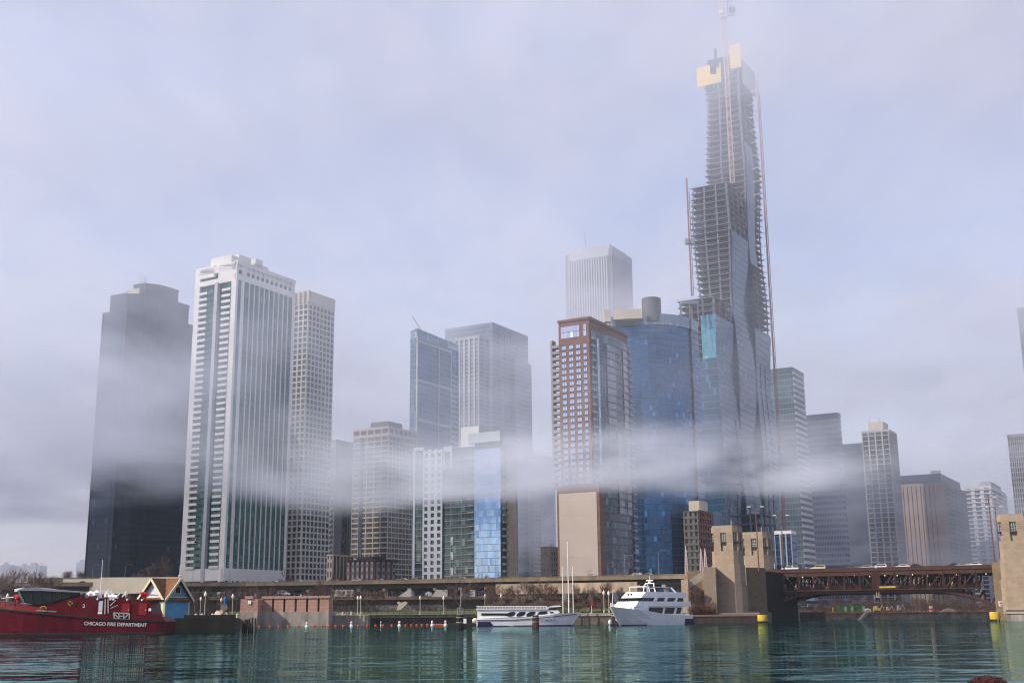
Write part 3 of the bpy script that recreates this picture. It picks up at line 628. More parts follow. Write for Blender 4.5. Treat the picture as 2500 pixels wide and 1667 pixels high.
# ---- blue curved tower
g_blue = glass('royal blue glass', (0.006, 0.050, 0.135), (0.035, 0.16, 0.34), 0.08, 0.6, mull=0.09, mcol=(0.02, 0.06, 0.14), blinds=0.03, mv=0.18)
Yc = 560; f = rounded(fp(1508, 1668, 1728, 1400, Yc), [4, 34, 8, 4], 12); zt = Z(1600, 752, Yc)
r = root('curved_glass_tower', f, 'royal blue glass tower with a rounded corner, right behind the brick tower')
core(f, GZ, zt-5, 3.0, 1.5, g_blue, par=r); fi = inset(f, .6); core(fi, zt-5, zt-3, 2, 2, darkM, 'roof', r)
m = MB(); fo = inset(f, -.5)
for i in range(len(f)-1):
    if facing(f[i], f[i+1]):
        a, b = fo[i], fo[i+1]; m.obox(a, b-a, -edge(a, b)[1]*.3, zt-5.5, zt)
m.build('crown_screen', g_pb, r, rel=True)
m = MB(); bl = MB()
for px in (1585, 1655, 1600):
    pass
for i in (3, 4, 14):
    a = f[i]; b = f[i+1]; d_, n_, l_ = edge(a, b); L_ = min(l_, 3.4); bl.obox(a+n_*.12, d_*L_, -n_*.3, GZ+8, zt-9); z = GZ+8
    while z < zt-10: m.obox(a+n_*1.0, d_*L_, -n_*1.0, z, z+.4); z += 3.0
m.each('balcony', concG, r, 1); bl.each('dark_slot', darkM, r, 1)
m = MB(); c = (f[2]+f[16])/2; q = P(1562, 745, Yc+14); m.lathe([(4.8, zt-4), (4.8, Z(1590, 730, Yc+14))], (X(1590, Yc+14, 740), Yc+14, 0), 24); m.build('roof_drum', mat('dull roof drum', (.16, .17, .20), .7), r, rel=True, smooth=True)
m = MB(); q = P(1530, 745, Yc+8); m.obox((q.x-7, Yc+6), (14, -2), (1, 5), zt-4, zt+.8); m.obox((q.x-11, Yc+10), (3, 0), (0, 4), zt-4, zt+2.0); m.build('roof_plant', concT, r, rel=True)

# ---- white ribbed skyscraper far behind
f = fp(1396, 1517, 1568, 1400, 1080); zt = Z(1502, 592, 1080)
r = root('white_ribbed_skyscraper', f, 'tall white square skyscraper with close vertical ribs, far behind the brick tower')
core(f, GZ, zt-12, 4, 3, glass('slate strip glass', (0.02, 0.03, 0.06), (0.03, 0.045, 0.08), .3, .2, blinds=0), par=r); A, B, C = f[0], f[1], f[2]; rib = mat('white granite', (0.30, 0.32, 0.38), .8, var=.03)
m = MB()
for (a, b, k) in ((A, B, 16), (B, C, 16)):
    d_, n_, l_ = edge(a, b); o = a+d_*3.5; l2 = l_-7
    for i in range(k): m.obox(o+d_*(l2*i/k), d_*(l2/k*.45), n_*(.9 if a is A else .35), GZ, zt-12)
m.build('ribs', rib, r, rel=True)
m = MB(); a = A-B; b = C-B
for (s_, t_) in ((0, 0), (.93, 0), (0, .93), (.93, .93)): m.obox(B+a*s_+b*t_, a*.07, b*.07, GZ, zt-5)
m.obox(B, a, b, zt-12, zt-4); m.obox(B+a*.08+b*.08, a*.84, b*.84, zt-4, zt); m.build('corner_and_crown', rib, r, rel=True)
m = MB(); q = P(1428, 600, 1100); m.tube((q.x, q.y, zt-1), (q.x, q.y, Z(1428, 568, 1100)), 0.9, .5, 6); m.build('antenna', steelM, r, rel=True)

# ---- supertall under construction: three stacked stems of waisted modules, open floors above, glass below
slabM = mat('cast concrete slab', (0.24, 0.26, 0.31), .85, var=.08, scale=.1)
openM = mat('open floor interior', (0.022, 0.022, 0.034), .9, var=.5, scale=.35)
g_vb = glass('vista deep blue glass', (0.004, 0.030, 0.085), (0.018, 0.10, 0.21), .14, .12, mull=.08, mcol=(.05, .1, .14), blinds=.03, mv=.12)
g_vt = glass('vista turquoise glass', (0.05, 0.22, 0.34), (0.12, 0.36, 0.48), .08, .6, mull=.1, mcol=(.1, .3, .4), blinds=.05, mv=.1)
g_vp = glass('vista pale facet glass', (0.05, 0.09, 0.18), (0.10, 0.17, 0.28), .12, .5, mull=.04, mcol=(.1, .13, .2), blinds=.0, mv=.25)
yel = mat('yellow protection screen', (0.70, 0.50, 0.14), .7, var=.06, scale=.2); lgs = mat('pale mesh screen', (0.62, 0.60, 0.60), .8, var=.1, scale=.3)
FH = 3.75; MOD = 12*FH
vr = None
def vscale(z, ph):                       # modules narrow and widen
    t = ((z-GZ)/MOD+ph) % 2.0; return (t if t < 1 else 2-t)
stems = []
for nm, (l, c, rr), Y, topy, topx, ph in (('low', (1678, 1780, 1870), 640, 722, 1748, 0.0), ('mid', (1722, 1830, 1900), 668, 440, 1784, 1.0), ('tall', (1768, 1879, 1903), 694, 165, 1814, 0.0)):
    zt = Z(topx, topy, Y); ff = fp(l, c, c+20, 1400, Y); ff = [ff[0], ff[1], ff[1]+W_*30, ff[0]+W_*30]; stems.append((nm, ff, zt, ph, Y))
vr = empty('supertall_tower', (stems[1][1][1].x, stems[1][1][1].y, GZ), 0, 'tallest tower, unfinished, three stepped stems with open concrete floors over blue glass', 'skyscraper')
def vfp(ff, z, ph, extra=0.0):
    s_ = vscale(z, ph)*2.4+extra; return inset(ff, s_)
nsl = 0; stuff = MB()
for nm, ff, zt, ph, Y in stems:
    zglass = {'low': GZ, 'mid': GZ+40, 'tall': GZ}[nm]; cr = inset(ff, 5.5)
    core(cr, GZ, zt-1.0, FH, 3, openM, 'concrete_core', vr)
    A, B, C, D = ff
    # columns
    for a, b in ((A, B), (B, C)):
        for t in ((0.02, .34, .67, .98) if nm != 'tall' else (.02, .38, .98)):
            m = MB(); z = GZ+4 if a is A else {'low': Z(1748, 765, 640), 'mid': Z(1800, 560, 668), 'tall': Z(1870, 800, 694)}[nm]
            while z < zt-1:
                z2 = min(z+MOD/2, zt-.3); p = vfp(ff, z, ph, .9); q = vfp(ff, z2, ph, .9); i = 0 if a is A else 1
                m.bar((*p[i].lerp(p[i+1], t).xy, z), (*q[i].lerp(q[i+1], t).xy, z2), .85); z = z2
            m.build('column', slabM, vr, rel=True)
    z = zt; k = 0
    while z > GZ+8:
        p = vfp(ff, z, ph); j = .5*sin(k*2.3)
        if nm == 'tall' and z > Z(1870, 800, 694)+4: p = [p[0], p[1], p[2]+N_*(abs(j)*1.4), p[3]]
        m = MB(); m.prism([(q.x, q.y) for q in p], z-.32, z)
        if k % 2 == 0 or nm == 'mid':       # safety rail and stored material at the slab edge
            d_, n_, l_ = edge(p[0], p[1]); m.obox(p[0]-n_*.2, d_*l_, -n_*.06, z+.9, z+1.05)
        if nsl < 100 and (nm != 'tall' or z > stems[1][2]-10) and (z > 110): m.build('floor_slab', slabM, vr, rel=True); nsl += 1
        else:
            b0 = len(stuff.v); stuff.v += m.v; stuff.f += [tuple(i+b0 for i in f_) for f_ in m.f]; stuff.uv += m.uv; stuff.mi += m.mi
        z -= FH; k += 1
tag(stuff.build('lower_floor_slabs', slabM, vr, rel=True), kind='stuff')
def skin(ff, ph, za, zb, side, t0, t1, mt, nm='glass_skin', out=.35, bw=1.5, twist=0):
    m = MB(); z = za; k = 0
    while z < zb-.1:
        z2 = min(zb, z+FH*3); p = vfp(ff, z, ph, -out); q = vfp(ff, z2, ph, -out); i = side
        a0, a1 = p[i].lerp(p[(i+1) % 4], t0(z) if callable(t0) else t0), p[i].lerp(p[(i+1) % 4], t1(z) if callable(t1) else t1)
        b0, b1 = q[i].lerp(q[(i+1) % 4], t0(z2) if callable(t0) else t0), q[i].lerp(q[(i+1) % 4], t1(z2) if callable(t1) else t1)
        nb = max(1, (a1-a0).length/bw); n_ = edge(a0, a1)[1]
        m.quad([(*a0.xy, z), (*a1.xy, z), (*b1.xy, z2), (*b0.xy, z2)], [(0, z/FH), (nb, z/FH), (nb, z2/FH), (0, z2/FH)])
        a0 = a0-n_*.3; a1 = a1-n_*.3; b0 = b0-n_*.3; b1 = b1-n_*.3
        m.quad([(*a1.xy, z), (*a0.xy, z), (*b0.xy, z2), (*b1.xy, z2)]); z = z2
    return m.build(nm, mt, vr, rel=True)
lo, mi, ta = stems
zz = lambda px, py, Y: Z(px, py, Y)
skin(lo[1], 0, GZ+24, zz(1748, 765, 640), 1, 0.0, 1.0, g_vb)
skin(mi[1], 1, GZ+40, zz(1800, 560, 668), 1, 0.0, 1.0, g_vb)
skin(ta[1], 0, GZ+30, zz(1870, 800, 694), 1, 0.0, 1.0, g_vb)
skin(lo[1], 0, zz(1740, 870, 640), zz(1740, 765, 640), 0, .60, 1.0, g_vt, out=.5)
skin(lo[1], 0, GZ+24, zz(1740, 870, 640), 0, .52, 1.0, g_vb, out=.5)
skin(ta[1], 0, zz(1820, 640, 694), ta[2]-MOD*1.1, 1, 0, .5, glass('vista dusk glass', (.03, .05, .09), (.07, .11, .17), .15, .4, blinds=.02), out=.2)
skin(mi[1], 1, GZ+24, lo[2]+2, 0, .55, 1.0, g_vb); skin(ta[1], 0, GZ+24, mi[2]-20, 0, .5, 1.0, g_vb)
# pale folded facets that swell and shrink down the shaded side
f01 = lambda z: .02; 
skin(lo[1], 0, GZ+24, zz(1748, 770, 640), 1, .0, lambda z: .04+.20*vscale(z, 1.0), g_vp, 'pale_facet', out=.6)
skin(lo[1], 0, GZ+24, zz(1790, 1000, 640), 1, .78, lambda z: .79+.16*vscale(z, .3), g_vp, 'pale_facet', out=.6)
skin(mi[1], 1, GZ+24, zz(1800, 720, 668), 1, .0, lambda z: .03+.15*vscale(z, .2), g_vp, 'pale_facet', out=.6)
for t in (.30, .62):
    skin(ta[1], 0, GZ+30, zz(1860, 880, 694), 1, t, t+.10, g_vp, 'pale_facet', out=.6)
# enclosing screens at the top
def screen(ff, ph, side, t0, t1, z0, z1, mt, out=1.0):
    m = MB(); p = vfp(ff, (z0+z1)/2, ph, -out); a = p[side].lerp(p[(side+1) % 4], t0); b = p[side].lerp(p[(side+1) % 4], t1); d_, n_, l_ = edge(a, b)
    m.obox(a, d_*l_, -n_*.25, z0, z1)
    k = 0.0
    while k < l_: m.obox(a+d_*k+n_*.02, d_*.12, n_*.12, z0, z1+.8); k += 2.4
    return m.build('protection_screen', mt, vr, rel=True)
Yt = 694; T = ta[2]
screen(ta[1], 0, 0, -.06, .52, Z(1735, 190, Yt), Z(1735, 142, Yt), yel, 1.6); screen(ta[1], 0, 0, .74, 1.0, Z(1800, 165, Yt), Z(1800, 108, Yt), yel, 1.6)
screen(ta[1], 0, 1, .1, .9, Z(1825, 200, Yt), Z(1825, 140, Yt), lgs, 1.6)
m = MB(); q = inset(ta[1], 4); m.prism([(p.x, p.y) for p in q], T-3, Z(1780, 122, Yt)); m.build('top_core', openM, vr, rel=True)
m = MB(); q = P(1744, 130, Yt+6); m.obox((q.x, q.y), (1.6, 0), (0, 1.6), Z(1744, 150, Yt), Z(1744, 108, Yt)); m.build('climbing_mast', mat('dark anodised metal', (0, 0, 0)), vr, rel=True)
m = MB(); q = P(1732, 178, Yt-4); m.prism([(q.x, q.y-3), (q.x+3.6, q.y-3), (q.x+4.2, q.y-1), (q.x+.4, q.y-1)], Z(1732, 190, Yt), Z(1732, 163, Yt)); m.build('screen_opening', openM, vr, rel=True)
# stacked goods at the first setback
m = MB(); p = P(1662, 735, 636); m.obox((p.x, p.y-.5), (10, 0), (0, 6), Z(1662, 742, 636), Z(1662, 735, 636)); 
for k in range(3): m.obox((p.x+k*4.5, p.y-.3), (.5, 0), (0, .5), Z(1662, 742, 636)-12, Z(1662, 742, 636))
m.build('outrigger_deck', slabM, vr, rel=True)
# podium
m = MB(); pf = fp(1786, 1868, 1900, 1400, 610)
zp0 = Z(1866, 1236, 610)
z = GZ+3
while z < zp0: m.prism([(q.x, q.y) for q in pf], z, z+.45); z += 4.6
for a, b in ((0, 1), (1, 2)):
    for t in (0.02, .33, .66, .98):
        q = pf[a].lerp(pf[b], t); m.bar((q.x, q.y+.6, GZ), (q.x, q.y+.6, zp0), .8)
m.build('podium_frame', mat('blue grey concrete', (0.16, .18, .22), .8), vr, rel=True); core(inset(pf, 5), GZ, zp0-3, 4, 3, g_vb, 'podium_core', vr)

def lattice(mb, a, b, w, n, r=.22):      # square lattice mast
    a = Vector(a); b = Vector(b); d = (b-a).normalized(); u = Vector((0, 1, 0)) if abs(d.y) < .9 else Vector((1, 0, 0)); x = d.cross(u).normalized()*w/2; y = d.cross(x).normalized()*w/2
    cs = (x+y, x-y, -x-y, -x+y)
    for c in cs: mb.bar(a+c, b+c, r*1.5)
    for k in range(n):
        p = a.lerp(b, k/n); q = a.lerp(b, (k+1)/n)
        for i in range(4):
            j = (i+1) % 4; mb.bar(p+cs[i], q+cs[j] if k % 2 else p+cs[j], r); mb.bar((p+cs[j]) if k % 2 else (q+cs[i]), q+cs[i] if k % 2 else p+cs[j], r)
# luffing crane on the middle stem
cq = P(1788, 440, 672); cx, cy = cq.x, cq.y; ctop = Z(1769, 45, 672)
craneP = mat('faded pink crane paint', (0.62, 0.45, 0.40), .6, var=.08); craneO = mat('crane red', (0.5, .12, .07), .6)
cr = empty('tower_crane', (cx, cy, mi[2]), 0, 'faded pink lattice tower crane rising past the yellow screens of the tallest tower', 'crane')
m = MB(); lattice(m, (cx, cy, mi[2]), (cx, cy, ctop), 2.3, 34, .2); m.build('mast', craneP, cr, rel=True)
m = MB(); m.box(cx-2, cx+2, cy-2, cy+2, ctop, ctop+1.6); m.tube((cx, cy, ctop+1.6), (cx, cy, ctop+3), 1.6, n=10); m.build('slewing_platform', craneP, cr, rel=True)
m = MB(); lattice(m, (cx-1.0, cy, ctop+2.5), (cx-7, cy-4, ctop+46), 1.9, 16, .18); m.build('jib', craneP, cr, rel=True)
m = MB(); m.obox((cx+.8, cy-1.2), (6.6, 0), (0, 2.4), ctop+1.8, ctop+3.0); m.build('counter_jib', craneP, cr, rel=True)
m = MB(); m.obox((cx+3.6, cy-1.6), (3.6, 0), (0, 3.2), ctop+2.9, ctop+6.6); m.build('counterweight', darkM, cr, rel=True)
m = MB(); m.box(cx-2.9, cx-1.2, cy-2.6, cy-1.0, ctop+2.2, ctop+4.4); m.build('cab', concW, cr, rel=True)
m = MB(); m.bar((cx+2.5, cy, ctop+3), (cx+3.2, cy, ctop+17), .4); m.bar((cx+6.5, cy, ctop+5), (cx+3.2, cy, ctop+17), .2); m.bar((cx+3.2, cy, ctop+17), (cx-7, cy-4, ctop+46), .15); m.bar((cx+5, cy, ctop+5), (cx+2.6, cy, ctop+17), .2); m.build('a_frame', darkM, cr, rel=True)
# hoist masts
for nm, lbl, px, py0, py1, Y, side, car in (('r', 'long thin hoist mast tied along the right edge of the tallest tower', 1848, 198, 1400, 690, -1, None), ('l', 'hoist mast with a lift car beside the middle stem, left of the open floors', 1676, 435, 722, 650, 1, 590)):
    q = P(px, py0, Y); z1 = q.z; z0 = GZ if nm == 'r' else Z(1685, py1, Y)
    h_ = empty('construction_hoist', (q.x, q.y, z0), 0, lbl, 'hoist', 'construction hoists on the unfinished tower')
    m = MB(); m.bar((q.x, q.y, z0), (q.x, q.y, z1), .9); m.bar((q.x+1.2, q.y+.6, z0), (q.x+1.2, q.y+.6, z1-8), .35); m.build('mast', mat('pink red mast paint', (0.42, .25, .27), .6), h_, rel=True)
    m = MB(); z = z1-6
    while z > max(z0, 40): m.bar((q.x, q.y, z), (q.x+side*5.5, q.y+5, z), .25); z -= 8.5
    m.each('wall_tie', steelM, h_, 1)
    if car:
        zc = Z(1680, car, Y); m = MB(); m.box(q.x-2.4, q.x-.5, q.y-1.2, q.y+1.4, zc-1.5, zc+1.5); m.box(q.x+.5, q.x+2.4, q.y-1.2, q.y+1.4, zc-1.5, zc+1.5); m.build('lift_car', roofM, h_, rel=True)

# ---- small blocks at its foot
f = fp(1675, 1712, 1742, 1400, 560); zt = Z(1712, 1246, 560)
r = simple('brick_and_concrete_mid_rise', 'brown brick and concrete mid-rise with rows of balconies, below the tallest tower', f, zt, g_blk, mat('dull brown concrete', (.20, .19, .18), .9, var=.15), dict(nb=3, pw=1.4, pp=.6, sh=1.0, sp=.9), None, fh=3.1, bw=2.5, par_h=0, roofs=((.1, .8, .2, .9, 5, concT),))
m = MB(); grid(m, f[1], f[2], GZ, zt+.4, nb=5, pw=1.3, pp=.4, sh=1.1, sp=.34, fh=3.1); m.build('brick_front', blocks('dark brown brick', (.20, .10, .075), (.25, .13, .10), (.2, .15, .12), 2, .8), r, rel=True)
f = fp(1728, 1748, 1770, 1400, 590); simple('blank_blue_block', 'narrow blue grey block between the brick mid-rise and the stone bridge tower', f, Z(1748, 1248, 590), mat('steel blue cladding', (.17, .21, .29), .5, var=.1), None, par_h=0, fh=4, bw=4)
f = fp(1896, 1938, 1950, 1400, 585); r = simple('low_blue_block', 'low steel blue block with a pale roof fascia, right of the bridge towers', f, Z(1938, 1302, 585), g_blue, steelM, dict(nb=3, pw=.7, pp=.3, sh=0), None, par_h=0)
m = MB(); m.obox(f[0], f[1]-f[0], f[3]-f[0], Z(1938, 1302, 585), Z(1938, 1294, 585)); m.build('fascia', concW, r, rel=True)

# ---- towers right of it
g_gr = glass('grey green glass', (0.006, .030, .050), (.022, .075, .110), .15, .4, mull=.1, mcol=(.12, .16, .16), blinds=.06, mv=.15)
f = fp(1893, 1966, 1993, 1400, 800); zt = Z(1940, 906, 800)
simple('stripe_sided_tower', 'grey green glass tower whose narrow right side has slanting bright bands', f, zt, g_gr, mat('pale band', (0.55, .57, .60), .5, var=.04), None, dict(nb=0, sh=1.9, sp=.4), fh=4.0, bw=2, par_h=3, parmat=g_gr)
f = fp(1988, 2072, 2079, 1400, 830); simple('blue_banded_tower', 'flat topped blue tower with alternating pale and dark bands', f, Z(2055, 1017, 830), g_vb, mat('pale blue band', (0.26, .31, .42), .5, var=.05), dict(nb=22, pw=.35, pp=.2, sh=1.7, sp=.3), dict(nb=0, sh=1.7, sp=.3), fh=4.0, bw=2, par_h=3, parmat=mat('blue screen', (.15, .2, .3), .5))
f = fp(2068, 2128, 2140, 1400, 930); simple('plain_dark_tower', 'plain dark misty tower between the blue banded tower and the pale gridded one', f, Z(2100, 1084, 930), g_dark, mat('dark bronze panels', (0, 0, 0)), dict(nb=0, sh=1.5, sp=.3), None, fh=3.8, bw=2, par_h=1)
f = fp(2130, 2198, 2216, 1400, 860); zt = Z(2178, 1052, 860)
r = simple('pale_gridded_tower', 'slender tower with white concrete piers, thin white floor lines and a pale rooftop box', f, zt, g_blk, mat('aged pale concrete', (.46, .45, .46), .8, var=.1), dict(nb=4, pw=1.0, pp=1.0, sh=.55, sp=.6, ends=True), dict(nb=9, pw=.4, pp=.5, sh=.5, sp=.4), fh=3.5, bw=3, par_h=1.5)
a = f[0]-f[1]; b = f[2]-f[1]; m = MB(); m.obox(f[1]+a*.22+b*.1, a*.55, b*.7, zt+1, zt+8); m.build('roof_plant', concT, r, rel=True)
m = MB(); 
for t in (.4, .75): q = f[1]+a*t+b*.3; m.bar((q.x, q.y, zt+8), (q.x, q.y, zt+12.5), .4)
m.build('antenna', steelM, r, rel=True)
f = fp(2196, 2326, 2376, 1400, 900); zt = Z(2345, 1153, 900)
r = simple('brown_piered_block', 'broad brown stone block with dark vertical window slots and a cut back roof', f, zt-9, g_dark, mat('brown stone pier', (0.36, .28, .24), .85, var=.08), dict(nb=12, pw=2.6, pp=1.0, sh=0), dict(nb=6, pw=1.6, pp=.3, sh=0), fh=3.6, bw=2, par_h=2)
m = MB(); m.prism([(p.x, p.y) for p in inset(f, 3)], zt-8, zt); m.build('attic', g_dark, r, rel=True)
m = MB(); d_, n_, l_ = edge(f[0], f[1]); m.obox(f[0]+d_*l_*.80+n_*.2, d_*l_*.2, n_*1.2, GZ, zt-9); m.build('end_wall', mat('brown stone pier', (0, 0, 0)), r, rel=True)
q = P(2282, 1150, 930); m = MB(); m.box(q.x-3, q.x+4, q.y-2, q.y+2, zt, zt+5); m.build('roof_plant', steelM, r, rel=True)
f = fp(2372, 2440, 2475, 1400, 1010); zt = Z(2410, 1190, 1010)
r = simple('white_banded_twin_tower', 'misty tower of stacked thin white balcony bands behind the tall lamp posts', f, zt, g_bg, mat('white band', (.6, .6, .62), .6), dict(nb=3, pw=3, pp=.6, sh=1.0, sp=1.2), dict(nb=3, pw=3, pp=.6, sh=1.0, sp=1.2), fh=3.6, bw=2, par_h=2, roofs=((.1, .5, .2, .9, 7, concG),))
f = fp(2494, 2560, 2590, 1400, 820); simple('edge_tower', 'grey misty tower cut by the right edge of the picture, behind the stone bridge tower', f, Z(2480, 1063, 820), g_bg, concG, dict(nb=12, pw=.7, pp=.4, sh=.9, sp=.3), None, fh=3.6, bw=2, par_h=2)
f = fp(2526, 2610, 2630, 1150, 1080); simple('sliver_tower', 'very tall tower showing only as a dark sliver at the right edge', f, Z(2494, 748, 1080), g_dark, darkM, dict(nb=12, pw=.9, pp=.4, sh=0), None, fh=3.8, bw=2, par_h=2)

# ---- low blocks beside the gridded tower
f = fp(798, 812, 862, 1400, 545); r = simple('brown_low_block', 'low brown block with a cream end wall, left of the brick town house', f, Z(830, 1356, 545), mat('brown cladding', (.13, .09, .085), .8, var=.2, scale=.3), concT, dict(nb=2, pw=.8, pp=.3, sh=1.6, sp=.25), dict(nb=6, pw=.35, pp=.25, sh=0), fh=4, bw=3, par_h=.6)
f = fp(846, 915, 965, 1400, 530); zt = Z(915, 1368, 530); r = simple('brick_town_house', 'dark brick apartment house with deep eaves and grey window bays, behind the elevated road', f, zt, blocks('dark red brick', (.13, .05, .045), (.17, .07, .06), (.12, .09, .08), 1.2, .5), concG, None, None, par_h=0, fh=3, bw=3)
A, B, C = f[0], f[1], f[2]; a = A-B; b = C-B
m = MB(); m.obox(B+a*1.06-b*.06, -a*1.14, b*1.12, zt, zt+.7); m.obox(B+a*.2+b*.2, a*.6, b*.6, zt+.7, zt+2.0); m.build('roof', mat('dark roof', (.035, .03, .035), .8), r, rel=True)
for (p, q, k) in ((A, B, 6), (B, C, 4)):
    d_, n_, l_ = edge(p, q)
    for i in range(k):
        m = MB(); m.obox(p+d_*(l_*(i+.3)/k), d_*(l_/k*.4), n_*.6, GZ, zt-.4); bay = m.build('window_bay', mat('grey concrete', (0, 0, 0)), r, rel=True)
        m = MB(); z = GZ+3
        while z < zt-2: m.obox(p+d_*(l_*(i+.36)/k)+n_*.6, d_*(l_/k*.28), n_*.06, z, z+1.5); z += 3
        m.build('panes', g_blk, bay, rel=r.location)

# ---- distant skyline through the mist at the left
g_faint = glass('haze-tinted wall', (.17, .20, .28), (.24, .28, .36), .6, 0, blinds=0)  # blue grey of walls and bands carries the distance haze in the colour
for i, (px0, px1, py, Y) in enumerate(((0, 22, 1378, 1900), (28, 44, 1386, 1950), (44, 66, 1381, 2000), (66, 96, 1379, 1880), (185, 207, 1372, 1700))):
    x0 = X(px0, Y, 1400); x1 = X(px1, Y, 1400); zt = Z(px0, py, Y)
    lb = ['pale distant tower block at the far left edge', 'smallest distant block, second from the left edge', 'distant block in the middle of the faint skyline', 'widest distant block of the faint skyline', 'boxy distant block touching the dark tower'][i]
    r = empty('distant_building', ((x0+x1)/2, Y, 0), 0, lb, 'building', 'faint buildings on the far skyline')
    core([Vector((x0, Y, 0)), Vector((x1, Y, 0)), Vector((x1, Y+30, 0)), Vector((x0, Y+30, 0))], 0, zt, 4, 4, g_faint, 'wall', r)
    m = MB(); grid(m, Vector((x0, Y, 0)), Vector((x1, Y, 0)), 0, zt, nb=0, sh=1.8, sp=.4, fh=4); m.box(x0+3, (x0+x1)/2, Y+4, Y+14, zt, zt+4); m.build('floor_bands', mat('haze-tinted band', (.22, .25, .32), .8, var=.05), r, rel=True)

# ================================================================ LAND, QUAYS, ROADS
def XY(px, Y): return (X(px, Y), Y)
grassM = mat('mown grass', (0.075, 0.105, 0.03), .95, var=.25, scale=.15, col2=(0.10, 0.09, 0.04), bump=.4, bscale=3)
pavM = mat('promenade paving', (0.34, 0.31, 0.27), .9, var=.12, scale=.3)
groundM = mat('city ground', (0.16, 0.15, 0.14), .95, var=.2, scale=.05)
land = [(-3200, 425), XY(560, 425), XY(588, 412), XY(1175, 412), XY(1190, 362), XY(1640, 354), XY(1690, 348), XY(1852, 342), XY(1872, 362), XY(1985, 480), XY(2425, 480), XY(2460, 352), XY(2452, 326), (3200, 326), (3200, 3200), (-3200, 3200)]
m = MB(); m.prism(land, -1, 2.9); tag(m.build('ground', groundM), kind='structure')
# lawn rising to the road, with a path along the water
def sheet(name, pts, mt, kind='structure'):
    m = MB(); n = len(pts)//2
    for i in range(n-1): m.quad([pts[2*i], pts[2*i+2], pts[2*i+3], pts[2*i+1]])
    return tag(m.build(name, mt), kind=kind)
ls = []
for px in range(560, 1700, 40):
    y0 = 416 if px < 1190 else 372; y1 = y0+26; ls += [(*XY(px, y0), 3.06), (*XY(px, y1), 5.2)]
sheet('grass', ls, grassM)
ls = []
for px in range(560, 1190, 30): ls += [(*XY(px, 409.6), 3.32), (*XY(px, 417), 3.34)]
sheet('promenade', ls, pavM)
ls = []
for px in range(1190, 1700, 30): ls += [(*XY(px, 358 if px < 1640 else 350), 2.94), (*XY(px, 373), 3.12)]
sheet('quay_paving', ls, pavM)
ls = []
for i in range(12): ls += [(*XY(820+i*12, 424+i*.2), 3.75), (*XY(826+i*12, 427+i*.2), 4.0)]
sheet('path', ls, pavM)

stain = mat('stained quay concrete', (0.34, 0.30, 0.26), .9, var=.28, scale=.35, streak=.3, bump=.5, bscale=1.5)
pile_m = mat('rusty sheet piling', (0.035, 0.028, 0.025), .8, var=.3, scale=.8, streak=.2)
def wall(name, label, p, q, z0, z1, th, mt, capm=None, capz=.35, cat='quay wall', group='stretches of quay wall', ribs=0):
    p = Vector((*p, 0)); q = Vector((*q, 0)); d_, n_, l_ = edge(p, q); c = (p+q)/2
    r = empty(name, (c.x, c.y, z0), 0, label, cat, group); r['kind'] = 'thing'; m = MB(); m.obox(p, d_*l_, -n_*th, z0, z1)
    if ribs:
        k = 0
        while k < l_-ribs*.5: m.obox(p+d_*k+n_*.22, d_*ribs*.5, -n_*.25, z0, z1-.05); k += ribs
    m.build('wall_face', mt, r, rel=True)
    if capm: m = MB(); m.obox(p+n_*.25, d_*l_, -n_*(th+.3), z1, z1+capz); m.build('coping', capm, r, rel=True)
    return r
copM = mat('pale coping', (0.40, 0.36, 0.30), .85, var=.15, scale=.5)
wall('quay_wall', 'stained concrete quay wall below the lawn, dark at the waterline', XY(896, 411), XY(1176, 411), -.5, 2.4, 1.5, pile_m, stain, .95)
wall('quay_wall', 'dark ribbed steel quay wall between the pink granite pier and the lawn', XY(806, 405), XY(900, 405), -.5, 3.1, 7, stain, copM, .3, ribs=1.4)
wall('quay_wall', 'stone quay wall behind the two white boats', XY(1182, 358), XY(1492, 353), -.5, 2.35, 4, mat('mossy quay stone', (0.17, .14, .11), .9, var=.35, scale=.5), copM, .5)
wall('quay_wall', 'dark quay wall behind the three-deck yacht', XY(1492, 353), XY(1690, 346), -.5, 2.2, 4, pile_m, copM, .4)
wall('quay_wall', 'dark timber faced quay at the foot of the stone bridge tower', XY(1688, 340), XY(1850, 334), -.5, 1.9, 9, pile_m, mat('brown deck edge', (.16, .10, .08), .8, var=.2), .5)
wall('quay_wall', 'low quay wall under the right-hand bridge tower', XY(2452, 316), XY(2620, 310), -.5, 1.9, 12, stain, copM, .5)
wall('quay_wall', 'long dark far bank seen beneath the bridge', XY(1960, 476), XY(2425, 476), -.5, 2.4, 4, mat('far bank wall', (.11, .095, .085), .9, var=.3, scale=.4), mat('rust edge', (.20, .09, .06), .8, var=.3, scale=.4), .35)
wall('quay_wall', 'short dark pier end on the far bank, left under the bridge', XY(1930, 440), XY(1952, 436), -.5, 3.0, 12, pile_m, None)

